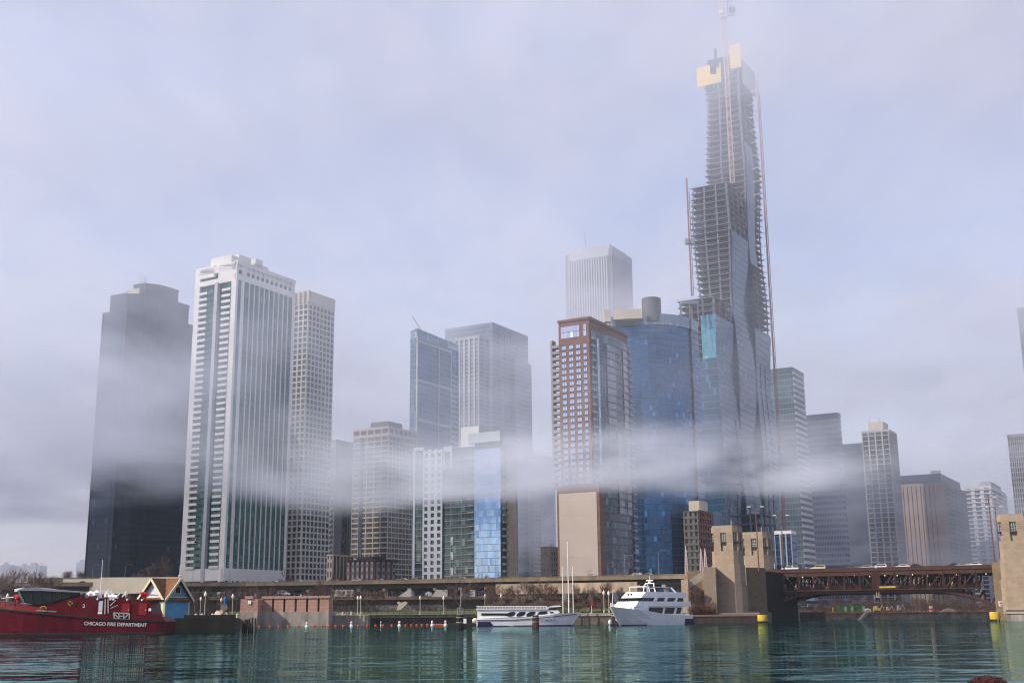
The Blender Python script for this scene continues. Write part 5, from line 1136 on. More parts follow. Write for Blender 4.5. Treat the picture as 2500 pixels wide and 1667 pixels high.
m.build('hand_rail', redD, fb, rel=True)
m = MB()
for px, py, s_ in ((207, 1447, .7), (222, 1445, .75), (229, 1452, .4), (246, 1449, .4), (262, 1453, .5), (197, 1451, .4)):
    c = v(px, py, 3); m.lathe([(s_, -.5), (s_, 0), (.05, .45)], c, 8)
m.build('roof_gear', whP, fb, rel=True)
m = MB()
for a, b in (((238, 1451), (238, 1443)), ((250, 1452), (250, 1442)), ((238, 1443), (265, 1441)), ((265, 1441), (265, 1456)), ((253, 1441), (258, 1438)), ((258, 1456), (258, 1442)), ((243, 1446), (262, 1446))): m.bar(v(*a, 1.5), v(*b, 1.5), .10)
m.build('roof_rail', whP, fb, rel=True)
m = MB(); m.bar(v(277, 1455, 2), v(284, 1446, 2), .2); m.bar(v(289, 1456, 2), v(297, 1446, 2), .22); m.build('stanchion', whP, fb, rel=True)
m = MB(); m.tube(v(258, 1456, 1.6), v(280, 1457, 1.6), .42, n=12); m.build('life_raft', whP, fb, rel=True)
m = MB(); c = v(227, 1434, 4); m.bar((c.x, c.y, c.z-2), (c.x, c.y, c.z+5), .07); m.build('whip_antenna', whP, fb, rel=True)
def plate(name, px0, py0, px1, py1, mt, off, parent=None, th=.08):
    a = P(px0, py1, YF); b = P(px1, py0, YF); m = MB(); m.box(a.x, b.x, YF+off-th, YF+off, a.z, b.z); return m.build(name, mt, parent or fb, rel=fb.location)
plate('side_panel', 237.5, 1466, 249, 1492, mat('lilac grey panel', (.55, .58, .68), .4, var=.04), .55); plate('side_plate', 236.5, 1493, 247, 1498, whP, .55)
for px in (294, 336):
    d = plate('door', px, 1472, px+21, 1500, mat('door red', (.24, .012, .015), .4, var=.08), .53, th=.10); plate('handle', px+17, 1487, px+19, 1489, whP, .42, d)
plate('notice', 360.5, 1484, 367, 1491, whP, .54)
m = MB()
for a, b in (((276, 1495), (315, 1497)), ((278, 1509), (314, 1512)), ((276, 1495), (278, 1509)), ((315, 1497), (314, 1512)), ((289, 1496), (289, 1510)), ((301, 1496), (301, 1511)), ((278, 1498), (289, 1508)), ((301, 1509), (313, 1498)), ((290, 1503), (301, 1503))): m.bar(v(*a, .30), v(*b, .30), .16)
m.build('folded_gangway', mat('grey aluminium', (.45, .45, .47), .4, metal=.3, var=.05), fb, rel=True)
m = MB()
for a, b in (((255, 1462), (254, 1498)), ((262, 1462), (262, 1496))): m.bar(v(*a, .42), v(*b, .42), .09)
m.bar(v(267, 1478, .4), v(281, 1464, .4), .07); m.bar(v(268, 1484, .4), v(286, 1476, .4), .05); m.build('ladder_rail', whP, fb, rel=True)
for k, px in enumerate((236, 268, 275, 309, 345)):
    m = MB(); m.ball(v(px, 1462+k*.5, .45), .2, 8, 5); m.build('deck_light', whP, fb, rel=True)
ltr = mat('silver lettering', (.50, .56, .56), .4, var=0)
fn = Vector((0, -1, 0)); o = text('CHICAGO FIRE DEPARTMENT', (0, 0, 0), .84, ltr, None, (0, -1, 0), width=(356-207)*YF/FPX, bold=.012)
o.rotation_euler = (0, .038, 0); q = P(281.5, 1523.5, YF); o.location = Vector((q.x, YF+.02, q.z))-fb.location; o.parent = fb; KID.setdefault(fb.name, []).append(o)
o = text('CHRISTOPHER WHEATLEY', (0, 0, 0), .33, ltr, None, (0, -1, 0), width=(136-88)*YF/FPX); o.rotation_euler = (0, .075, 0); q = P(112, 1491, YF); o.location = Vector((q.x, YF+.26, q.z))-fb.location; o.parent = fb
text('2', (P(202, 1479, YF).x, YF+.50, P(202, 1479, YF).z), .85, whP, fb, (0, -1, 0), width=.42)
yl = mat('gold emblem', (.55, .36, .06), .5, var=.05)
c = v(169, 1472, .5); m = MB(); m.tube(c, c+Vector((0, -.06, 0)), .30, n=8); m.bar(c+Vector((-.42, -.03, 0)), c+Vector((.42, -.03, 0)), .06, .3); m.bar(c+Vector((0, -.03, -.42)), c+Vector((0, -.03, .42)), .3, .06); m.build('gold_crest', yl, fb, rel=True)
c = v(180, 1472, .5); m = MB(); m.tube(c, c+Vector((0, -.06, 0)), .38, n=10); m.build('dark_crest', blk, fb, rel=True)
c = v(104, 1486, .25); m = MB()
for k in range(7): a = pi*k/7; b = pi*(k+1)/7; m.bar(c+Vector((.55*cos(a), 0, .5*sin(a))), c+Vector((.55*cos(b), 0, .5*sin(b))), .1, .14)
m.build('gold_arc', yl, fb, rel=True)

# ---- white tour boat
YT = 303; tbm = empty('tour_boat', (X(1290, YT), YT+2.8, 0), 0, 'long low white tour boat with arched side windows and a raked bow pointing right', 'boat')
def v2(px, py, o): return Vector((P(px, py, YT).x, YT+o, P(px, py, YT).z))
xs, be, de, fl = [], [], [], []
for px, b, py, f in ((1163, 2.6, 1509, .9), (1180, 2.8, 1509, .92), (1250, 2.9, 1508, .92), (1310, 2.8, 1504, .88), (1350, 2.4, 1500, .75), (1385, 1.5, 1496, .5), (1408, .6, 1494, .25), (1419, .1, 1492.5, .1)):
    xs.append(X(px, YT)-(0 if px < 1400 else 0)); be.append(b); de.append(Z(px, py, YT)); fl.append(f)
ho = hull(xs, be, de, fl, cy=YT+2.8); 
for i, p_ in enumerate(ho.v):              # rake the stem
    if p_[0] > X(1380, YT): k = (p_[0]-X(1380, YT))/(X(1419, YT)-X(1380, YT)); zt_ = max(0, 1-p_[2]/3.4); ho.v[i] = (p_[0]-k*zt_*2.3, p_[1], p_[2])
hb = ho.build('hull', mat('boat white', (.80, .81, .84), .35, var=.04), tbm, rel=True)
m = MB()
for i in range(len(xs)-2): m.bar((xs[i], YT+2.8-be[i]-.04, de[i]-.45), (xs[i+1], YT+2.8-be[i+1]-.04, de[i+1]-.45), .1, .14)
m.build('hull_stripe', mat('navy stripe', (.03, .035, .10), .4, var=0), tbm, rel=True)
navy = mat('navy paint', (.018, .01, .06), .4, var=.1); m = MB(); m.extr([(X(1166, YT), .0), (X(1204, YT), 0), (X(1197, YT), 1.15), (X(1166, YT), 1.25)], YT-.03, YT+5.6); m.build('stern_panel', navy, tbm, rel=True)
m = MB(); m.extr([(X(1164, YT), -.1), (X(1398, YT), -.1), (X(1400, YT), .28), (X(1164, YT), .22)], YT+.12, YT+5.4); m.build('boot_top', navy, tbm, rel=True)
def sp(name, pts, o0, o1, mt, par=None): m = MB(); m.extr(pxy(pts, YT), YT+o0, YT+o1); return m.build(name, mt, par or tbm, rel=tbm.location)
sp('saloon', [(1165, 1509), (1165, 1485), (1335, 1485), (1336, 1481), (1356, 1481.5), (1368, 1495), (1352, 1499), (1310, 1504)], .5, 5.1, whP)
sp('roof_edge', [(1162, 1487), (1162, 1484.5), (1338, 1484.2), (1338, 1486.5)], .2, 5.4, whP)
win = sp('side_windows', [(1175, 1501.5), (1175, 1496), (1240, 1496), (1244, 1493.5), (1255, 1492.5), (1259, 1494.5), (1254, 1502), (1247, 1504.5), (1238, 1503.5), (1234, 1501.8)], .4, .6, gB)
for x0 in (1260, 1284, 1311): sp('arched_window', [(x0, 1503), (x0+3, 1497), (x0+9, 1493), (x0+22, 1492), (x0+23, 1495), (x0+19, 1501), (x0+12, 1504), (x0+3, 1504.5)] if x0 < 1311 else [(x0, 1499), (x0+4, 1494), (x0+10, 1491.5), (x0+24, 1491), (x0+25, 1497), (x0+10, 1499.5)], .4, .6, gB)
sp('wheelhouse_window', [(1339, 1487.5), (1341, 1483.5), (1356, 1482), (1361, 1488)], .4, .6, gB); sp('cabin_window', [(1342, 1496), (1343, 1493), (1350, 1492.5), (1352, 1495)], .4, .6, gB)
sp('wheelhouse_roof', [(1333, 1482), (1350, 1477.5), (1366, 1477), (1372, 1479), (1366, 1480.5)], .3, 5.3, whP)
m = MB()
for k in range(26): px = 1168+k*6.6; m.bar(v2(px, 1485, .5), v2(px, 1479.5, .5), .07)
m.bar(v2(1164, 1479.3, .5), v2(1336, 1478.6, .5), .10); m.bar(v2(1164, 1482.2, .5), v2(1336, 1481.8, .5), .05); m.bar(v2(1164, 1479.3, 5.0), v2(1336, 1478.6, 5.0), .1); m.build('top_deck_rail', whP, tbm, rel=True)
m = MB(); m.box(X(1162, YT), X(1170, YT), YT+.6, YT+5, Z(1166, 1479.5, YT), Z(1166, 1478, YT)); m.build('awning', mat('pale green canvas', (.45, .6, .5), .7, var=.05), tbm, rel=True)
for k, (px, py) in enumerate(((1226, 1516.5), (1234, 1516.5), (1252, 1516), (1260, 1516), (1335, 1513.5), (1345, 1513), (1354, 1512.8))): sp('porthole', [(px-2.5, py+.8), (px+2.5, py+.8), (px+2.5, py-.8), (px-2.5, py-.8)], .02 if px < 1300 else .12, .3, blk)
m = MB(); m.ball(v2(1159, 1514.5, 1), .68, 12, 8); m.build('fender', mat('pink white fender', (.72, .55, .50), .5, var=.05), tbm, rel=True)
m = MB(); m.bar(v2(1308, 1503, 1.2), v2(1308, 1482, 1.2), .1); m.bar(v2(1308, 1486, 1.2), v2(1302, 1489, 1.2), .06); m.build('davit', whP, tbm, rel=True)

# ---- three-deck yacht, seen from its bow quarter
bowp = Vector((X(1489, 292), 292, 0)); strn = Vector((X(1661, 316), 316, 0)); hd = (bowp-strn); LY = hd.length; mid = (bowp+strn)/2
yt = empty('motor_yacht', (mid.x, mid.y, 0), atan2(hd.y, hd.x), 'three-deck white motor yacht seen from the bow quarter, moored beside the stair wing', 'yacht'); Hf = LY/2
xs = [-Hf, -Hf+3, -4, 3, Hf*.55, Hf*.8, Hf*.95, Hf]; be = [3.6, 3.8, 3.9, 3.9, 3.3, 2.1, .9, .15]; de = [2.3, 2.3, 2.4, 3.2, 3.8, 4.1, 4.35, 4.45]; fl = [.9, .92, .92, .88, .6, .35, .2, .1]
ho = hull(xs, be, de, fl)
for i, p_ in enumerate(ho.v):
    if p_[0] > Hf*.5: k = (p_[0]-Hf*.5)/(Hf*.5); z_ = max(0, 1-p_[2]/4.4); ho.v[i] = (p_[0]-k*z_*3.6, p_[1], p_[2])
ho.build('hull', mat('boat white', (0, 0, 0)), yt)
hulY = yt
m = MB(); m.box(-Hf+.05, -Hf+4, -3.95, 3.95, 0.02, 1.45); m.build('stern_panel', navy, yt)
m = MB(); m.extr([(-Hf+4, -.1), (Hf-4.2, -.1), (Hf-4.0, .22), (-Hf+4, .22)], -3.0, 3.0); m.build('boot_top', navy, yt)
def tier(name, x0, x1, w0, w1, z0, z1, rake, mt, wn=None, par=None):   # raked front, square back
    m = MB(); m.hexa([(x0, -w0, z0), (x1, -w1, z0), (x1, w1, z0), (x0, w0, z0), (x0, -w0, z1), (x1-rake, -w1*.97, z1), (x1-rake, w1*.97, z1), (x0, w0, z1)]); return m.build(name, mt, par or yt)
yw = mat('yacht gloss white', (.88, .87, .88), .3, var=.02)
tier('main_cabin', -Hf+4.5, Hf*.42, 3.4, 3.0, 2.4, 4.5, .6, yw); 
d1 = tier('boat_deck', -Hf+1.0, Hf*.62, 3.9, 3.3, 4.5, 4.75, .3, yw); tier('front_fairing', Hf*.30, Hf*.66, 3.55, 2.9, 3.6, 4.5, .5, yw)
tier('boat_deck_bulwark', -Hf+1.5, Hf*.60, 3.92, 3.2, 4.752, 5.7, 1.2, yw)
tier('upper_glass_band', -Hf+4, Hf*.44, 3.4, 2.9, 5.7, 6.55, .9, gB)
tier('top_deck_bulwark', -Hf+3.0, Hf*.44, 3.7, 3.0, 6.55, 8.0, 2.3, yw)
for k, x0 in enumerate((-8.2, -3.6, 1.0)):
    m = MB(); m.hexa([(x0, -3.62, 5.7), (x0+.9, -3.62, 5.7), (x0+.9, 3.62, 5.7), (x0, 3.62, 5.7), (x0-.8, -3.55, 6.6), (x0+.1, -3.55, 6.6), (x0+.1, 3.55, 6.6), (x0-.8, 3.55, 6.6)]); m.build('deck_support', yw, yt)
for x0, x1 in ((-10.6, -8.6), (-7.4, -3.4), (-2.2, 3.6)):
    m = MB(); m.hexa([(x0+.8, -3.50, 2.75), (x1+.6, -3.42, 2.75), (x1+.6, 3.42, 2.75), (x0+.8, 3.5, 2.75), (x0, -3.50, 4.2), (x1-.2, -3.42, 4.2), (x1-.2, 3.42, 4.2), (x0, 3.5, 4.2)]); m.build('cabin_window', gB, yt)
m = MB(); m.bar((3.5, -2.6, 8.0), (3.5, -2.6, 9.3), .12); m.bar((3.5, 2.6, 8), (3.5, 2.6, 9.3), .12); m.bar((3.5, -2.7, 9.3), (3.5, 2.7, 9.3), .14)
m.bar((3.5, -2.6, 9.3), (-7.5, -2.6, 9.1), .12); m.bar((3.5, 2.6, 9.3), (-7.5, 2.6, 9.1), .12); m.bar((-7.5, -2.6, 9.1), (-9.2, -3.2, 7.6), .3); m.bar((-7.5, 2.6, 9.1), (-9.2, 3.2, 7.6), .3); m.build('radar_arch', yw, yt)
m = MB(); m.bar((-1, -1.6, 9.2), (-1.6, -1.2, 10.2), .22); m.bar((-1, 1.6, 9.2), (-1.6, 1.2, 10.2), .22); m.bar((-1.6, -1.3, 10.2), (-1.6, 1.3, 10.2), .22); m.tube((-1.6, 0, 10.3), (-1.6, 0, 12.0), .09, .04, 6); m.bar((-1.6, -1, 10.9), (-1.6, 1, 10.9), .22); m.ball((-1.6, 0, 10.5), .3, 8, 6); m.build('mast', yw, yt)
m = MB(); pr_ = [(-4.5+1.3*cos(pi*k/8), 8.0+2.2*sin(pi*k/8)) for k in range(9)]
for a, b in zip(pr_, pr_[1:]): m.bar((a[0], -3.0, a[1]), (b[0], -3.0, b[1]), .16)
m.build('boarding_davit', yw, yt)
for (x, z) in ((-1, 2.0), (-8.5, 1.0)): m = MB(); m.ball((x, -4.2, z), .36, 8, 6); m.bar((x, -4.0, z+.3), (x, -3.95, z+1.3), .05); m.build('fender', whP, yt)
m = MB()
for k in range(11): t = k/10; x = Hf*.5+(Hf*.48)*t; b_ = 3.35*(1-t)**.8+.15; m.bar((x, -b_, 3.9+t*.5), (x, -b_, 4.9+t*.5), .05)
for k in range(10): t = k/10; t2 = t+.1; m.bar((Hf*.5+Hf*.48*t, -(3.35*(1-t)**.8+.15), 4.9+t*.5), (Hf*.5+Hf*.48*t2, -(3.35*max(0, 1-t2)**.8+.15), 4.9+t2*.5), .06)
m.build('bow_rail', whP, yt)
m = MB(); m.bar((Hf-.8, 0, 4.4), (Hf-1.4, 0, 8.4), .1); m.build('flag_staff', whP, yt)
m = MB(); m.quad([(Hf-1.45, 0, 8.2), (Hf-2.6, .15, 6.8), (Hf-2.2, .1, 5.9), (Hf-1.2, 0, 6.6)]); m.quad([(Hf-1.2, .02, 6.6), (Hf-2.2, .12, 5.9), (Hf-2.6, .17, 6.8), (Hf-1.45, .02, 8.2)]); m.build('flag', mat('blue white flag', (.35, .38, .62), .7, var=.3, scale=2), yt)
for k in (0, 1):
    m = MB(); m.tube((Hf*.44-1.1, -.5-k*.9, 7.4), (Hf*.44-.9+.1, -.5-k*.9, 7.45), .22, n=8); m.build('vent', blk, yt)
# loose fenders hanging on the quay
for px, py, lb in ((1489, 1518, 'tall white fender hanging on the quay left of the yacht'), (1507, 1511, 'small fender beneath the bow of the yacht')):
    q = P(px, py, 330 if px < 1500 else 300); m = MB(); m.ball((0, 0, 0), .42, 10, 8, 1.7 if px < 1500 else 1.2); o = m.build('fender', whP, None, smooth=True); o.location = q; tag(o, lb, 'fender')

# ================================================================ SHED DOCK, PILES, BUOYS
dock = [XY(-300, 236), XY(432, 236), XY(434, 224), XY(577, 224), XY(579, 240), XY(590, 398), XY(520, 426), XY(-400, 426)]
m = MB(); m.prism(dock, -1, 2.6); tag(m.build('pier', mat('weathered timber dock', (.022, .020, .015), .9, var=.4, scale=.5, streak=.3)), kind='structure')
wall('pier_edge', 'black raised edge beam of the dock between the blue shed and the granite wall', XY(452, 223.6), XY(576, 223.6), 2.6, 3.15, .5, blk, None, cat='edge beam', group=None)
wall('dock_wall', 'dark algae-streaked face of the dock', XY(424, 223.4), XY(577, 223.4), -.4, 2.6, .3, mat('algae streaked timber', (.010, .012, .008), .8, var=.5, scale=.7, streak=.2), None, cat='dock face', group=None)
YS = 232; S0 = fp(343, 400, 460, 1500, YS); A, B, C, D = S0; dE, nE, lE = edge(A, B); dN, nN, lN = edge(B, C)
ze = Z(400, 1459, YS); zr = Z(400, 1412.5, YS); zb = 2.6
sh = empty('harbour_shed', (B.x, B.y, zb), 0, 'small blue and white harbour shed with crossed brown gable roofs and cream trim', 'shed')
whs = mat('lilac white boarding', (.62, .63, .74), .8, var=.05, scale=.6, streak=.2); blu = mat('bright blue boarding', (.11, .33, .52), .8, var=.10, scale=.5); trim = mat('cream trim', (.70, .67, .45), .7, var=.05); rfm = mat('brown shingle', (.20, .095, .05), .9, var=.25, scale=1.5)
ml, mr = (A+B)/2, (B+C)/2
m = MB(); n0 = nE*.0
m.quad([(*A.xy, zb), (*B.xy, zb), (*B.xy, ze), (*ml.xy, zr-.3), (*A.xy, ze)]); m.quad([(*B.xy, zb), (*A.xy, zb), (*(A+W_*.15).xy, ze), (*(ml+W_*.15).xy, zr-.3), (*(B+W_*.15).xy, ze)]); m.build('gable_wall', whs, sh, rel=True)
m = MB(); m.quad([(*B.xy, zb), (*C.xy, zb), (*C.xy, ze), (*mr.xy, zr-.3), (*B.xy, ze)]); m.quad([(*C.xy, zb), (*D.xy, zb), (*D.xy, ze), (*C.xy, ze)]); m.quad([(*D.xy, zb), (*A.xy, zb), (*A.xy, ze), (*D.xy, ze)]); m.build('side_wall', blu, sh, rel=True)
def gable(o, ridge_dir, half, L_, nrm):     # two roof slabs along ridge_dir from the gable midpoint o
    m = MB(); sl = (zr-ze)/half.length; oh = .5
    for s_ in (1, -1):
        h_ = half*s_; hn = h_.normalized(); lo_ = h_+hn*oh; zl = ze-sl*oh
        p0 = o-ridge_dir*.7; p1 = o+ridge_dir*L_
        m.hexa([(*(p0+lo_).xy, zl), (*(p1+lo_).xy, zl), (*p1.xy, zr), (*p0.xy, zr), (*(p0+lo_).xy, zl+.22), (*(p1+lo_).xy, zl+.22), (*p1.xy, zr+.22), (*p0.xy, zr+.22)])
    return m
g1 = gable(ml, W_, (B-A)/2, lN*1.05, nE); g1.build('roof', rfm, sh, rel=True); g2_ = gable(mr, S_, (C-B)/2, lE*1.05, nN); g2_.build('roof', rfm, sh, rel=True)
m = MB()
for o, h_, rd in ((ml, (B-A)/2, W_), (mr, (C-B)/2, S_)):
    sl = (zr-ze)/h_.length
    for s_ in (1, -1):
        e_ = h_*s_+h_.normalized()*s_*.55; p0 = o-rd*.78; m.bar((*(p0+e_).xy, ze-sl*.55+.05), (*p0.xy, zr+.05), .16, .42)
m.build('barge_board', trim, sh, rel=True)
m = MB(); m.obox(A+nE*.08, dE*lE, -nE*.1, ze-.2, ze+.25); m.obox(B+nN*.08, dN*lN, -nN*.1, ze-.2, ze+.25); m.bar((*(B+nE*.1+nN*.1).xy, zb), (*(B+nE*.1+nN*.1).xy, ze), .35); m.bar((*C.xy, zb), (*C.xy, ze), .25); m.build('trim', trim, sh, rel=True)
m = MB(); m.obox(A+dE*lE*.66+nE*.06, dE*1.3, -nE*.1, zb, zb+2.7); dr = m.build('door', mat('green door', (.01, .16, .07), .5, var=.08), sh, rel=True); m = MB(); q = A+dE*(lE*.66+1.1)+nE*.15; m.ball((q.x, q.y, zb+1.3), .08, 6, 4); m.build('handle', whP, dr, rel=sh.location)
m = MB(); m.obox(A+dE*(lE*.66+1.35)+nE*.1, dE*.5, -nE*.1, zb, zb+3.1); m.build('door_post', trim, sh, rel=True)
wz = Z(432, 1447, YS); q = mr-dN*.65+nN*.07; m = MB(); m.obox(q, dN*1.3, -nN*.1, wz, wz+1.2); wn = m.build('gable_window', mat('dark opening', (.04, .01, .012), .8, var=.1), sh, rel=True); m = MB()
for z_ in (wz-.12, wz+1.2): m.obox(q-dN*.12+nN*.06, dN*1.54, -nN*.1, z_, z_+.12)
for t in (-.12, 1.3): m.obox(q+dN*t+nN*.06, dN*.12, -nN*.1, wz, wz+1.2)
m.build('frame', trim, wn, rel=sh.location)
m = MB(); q = P(438, 1413, YS+2); m.tube((q.x, q.y, zr+.2), (q.x, q.y, zr+2.6), .05, n=6); m.ball((q.x, q.y-.1, zr+.6), .22, 8, 5); m.build('roof_aerial', whP, sh, rel=True)
# bronze propeller on show
pq = P(541, 1493, 228); pr = empty('ship_propeller', (pq.x, pq.y, pq.z), 0, 'cream coloured three-bladed ship propeller lying on the dock', 'propeller'); cream = mat('cream propeller paint', (.62, .50, .36), .5, var=.08)
m = MB(); m.tube((0, -.35, 0), (0, .35, 0), .35, .28, 12); m.build('hub', cream, pr)
for a, l_ in ((62, 1.35), (205, 1.2), (318, 1.25)):
    m = MB(); a = radians(a); u = Vector((cos(a), 0, sin(a))); w_ = Vector((-sin(a), 0, cos(a))); n_ = 8; F, Bk = [], []
    for k in range(n_+1):
        t = k/n_; wd = .62*sin(pi*min(1, t*.9+.08))**.7; F.append((u*(.25+t*l_)+w_*wd+Vector((0, -.25, 0)), u*(.25+t*l_)-w_*wd+Vector((0, .15, 0))))
    for p0, p1 in zip(F, F[1:]):
        m.quad([p0[0], p0[1], p1[1], p1[0]]); o_ = Vector((0, .09, 0)); m.quad([p0[1]+o_, p0[0]+o_, p1[0]+o_, p1[1]+o_])
    m.build('blade', cream, pr, smooth=False)
m = MB(); m.tube((.3, .5, .4), (.45, .5, 2.2), .22, .2, 8); m.lathe([(.3, 2.0), (.34, 2.5), (.2, 2.7)], (.45, .5, 0), 8); m.build('blue_stand', mat('blue paint', (.02, .16, .42), .5, var=.1), pr)
# bollards on the promenade
def bol():
    r = empty('bollard', (0, 0, 0), 0, 'squat cream stone bollard on the quay edge', 'bollard', 'cream stone bollards along the quay'); m = MB(); m.lathe([(.34, 0), (.32, .75), (.38, .8), (.38, .95), (.22, 1.1)], (0, 0, 0), 12); m.build('post', mat('cream stone', (.55, .48, .36), .8, var=.1), r, smooth=True); m = MB(); m.lathe([(.12, 1.1), (.16, 1.2), (.02, 1.32)], (0, 0, 0), 8); m.build('cap', steelM, r); return r
B0 = bol(); B0.location = (X(481, 300), 300, 2.6)
for px, Y, z in ((496, 300, 2.6), (521, 300, 2.6), (527, 302, 2.6), (554, 300, 2.6), (582, 300, 2.6), (838, 412, 3.3), (859, 412, 3.3), (883, 411, 3.3)): copy_tree(B0, (X(px, Y), Y, z))
BLB = {481: 'cream bollard nearest the blue shed', 496: 'second cream bollard right of the blue shed', 521: 'left of two close cream bollards behind the dock', 527: 'right of two close cream bollards behind the dock', 554: 'cream bollard beside the ship propeller', 582: 'cream bollard touching the granite end block', 838: 'cream bollard nearest the right end of the granite wall', 859: 'cream bollard left of the globe lamp pair', 883: 'cream bollard right under the globe lamp pair'}
for o in list(SC.objects):
    if o.name.startswith('bollard') and 'label' in o: o['label'] = BLB[min(BLB, key=lambda p: abs(X(p, o.location.y)-o.location.x))]
def pilegroup(label, px0, px1, Yw, topy, n, bands, name='pile_cluster', basket=False, cm=None):
    c = P((px0+px1)/2, 1530, Yw); rr = (X(px1, Yw)-X(px0, Yw))/2; r = empty(name, (c.x, Yw, 0), 0, label, 'pile cluster'); pm = cm or mat('old wet timber', (.035, .025, .02), .9, var=.4, scale=1.5, streak=.3)
    zt = Z((px0+px1)/2, topy, Yw)
    for k in range(n):
        if bands: a = k*2*pi/n; x, y = (rr-.16)*cos(a), (rr-.16)*sin(a); h_ = zt+U(-.08, .08)
        else: x, y = U(-rr, rr), U(-.9, .9); h_ = zt*(U(.62, 1.0))
        m = MB(); m.tube((x, y, -1), (x*.9+U(-.1, .1)*(not bands), y*.9, h_), .2, .17, 7); m.build('pile', pm, r)
    if bands:
        for z_ in (zt-.5, zt*.45): m = MB(); m.lathe([(rr+.03, z_), (rr+.03, z_+.12)], (0, 0, 0), 14); m.build('cable_band', mat('grey cable', (.4, .4, .4), .6, var=.1), r)
        m = MB(); m.lathe([(rr*.9, -.5), (rr*.9, zt-.15)], (0, 0, 0), 12); m.build('core_pile', pm, r)
    if basket:
        m = MB()
        for k in range(10): a = k*2*pi/10; m.bar((rr*.8*cos(a), rr*.8*sin(a), zt), (rr*.8*cos(a), rr*.8*sin(a), zt+1.4), .05)
        for z_ in (.1, .7, 1.4): m.lathe([(rr*.8, zt+z_), (rr*.8, zt+z_+.05)], (0, 0, 0), 12)
        m.tube((.1, 0, zt), (.15, 0, zt+5.2), .06, n=6); m.build('light_cage', steelM, r)
        m = MB(); m.box(rr-.1, rr+.5, -rr-.1, -rr+.02, zt*.4, zt*.75); m.build('notice', whP, r)
    return r
pilegroup('ragged cluster of old black timber piles by the dock corner', 592, 628, 228, 1506, 14, False)
pilegroup('banded black pile dolphin with a wire cage on top, left of the tour boat', 1114, 1133, 247, 1501, 10, True, 'pile_dolphin', True)
pilegroup('brown banded pile dolphin standing before the middle of the tour boat', 1299, 1316.5, 256, 1501, 9, True, 'pile_dolphin', cm=mat('brown timber', (.10, .05, .035), .9, var=.4, scale=1.2, streak=.3))
def buoy():
    r = empty('float_buoy', (0, 0, 0), 0, 'round orange float on the barrier line across the water', 'float', 'orange floats on the barrier line'); m = MB(); m.ball((0, 0, .12), .42, 12, 8, .8); m.build('float', mat('orange plastic', (.55, .06, .02), .4, var=.05), r, smooth=True); return r
b0 = None; bpx = (588, 636, 660, 681, 703.5, 728, 769, 788.5, 806, 822.5, 842, 878, 900, 919, 937, 957, 990, 1004, 1017, 1030, 1043, 1061, 1066.5, 1071.5, 1076, 1080, 1084)
bm_ = MB(); bm_.ball((0, 0, .12), .42, 12, 8, .8); proto = None
FL = {}
segs = ((0, 600, 'left of the ragged pile cluster'), (600, 751, 'right of the ragged pile cluster'), (751, 859, 'right of the can buoy before the buttresses'), (859, 931, 'right of the can buoy below the lamp pair'), (931, 976, 'right of the slim post buoy'), (976, 1055, 'right of the can buoy below the slanted stone'), (1055, 1100, 'in the bunch at the right end'))
OW = ('first', 'second', 'third', 'fourth', 'fifth', 'sixth')
for a_, b_, w_ in segs:
    for k_, x_ in enumerate([x for x in bpx if a_ <= x < b_]): FL[x_] = (OW[k_]+' orange ball float '+w_) if a_ else 'single orange ball float left of the ragged pile cluster'
for px in bpx:
    if proto is None: proto = bm_.build('float_buoy', mat('orange plastic', (.55, .06, .02), .4, var=.05), smooth=True); tag(proto, 'one of the orange ball floats in the barrier line across the water', 'float', 'orange floats on the barrier line'); o = proto
    else: o = copy_tree(proto)
    o.location = (X(px, 372), 372+2*sin(px*.02), 0); o['label'] = FL[px]
proto = None
for px, lb in ((751, 'white can buoy in the float line, before the granite buttresses'), (859.5, 'white can buoy in the float line, below the park lamp pair'), (931, 'slim white post buoy in the float line'), (976, 'white can buoy in the float line, below the slanted stone'), (1055.6, 'white can buoy where the floats bunch together'), (1088, 'white can buoy at the right end of the float line')):
    r = empty('marker_buoy', (X(px, 371), 371, 0), 0, lb, 'buoy', 'white marker buoys in the float line'); m = MB(); w_ = .45 if px != 931 else .14
    m.lathe([(.55 if w_ > .2 else .14, -.2), (.55 if w_ > .2 else .14, .2), (w_*.7, .35), (w_*.7, 1.35), (.05, 1.45)], (0, 0, 0), 12); m.build('can', whP, r, smooth=True); m = MB(); m.lathe([(w_*.72, .7), (w_*.72, .9)], (0, 0, 0), 12); m.build('band', mat('orange plastic', (0, 0, 0)), r)

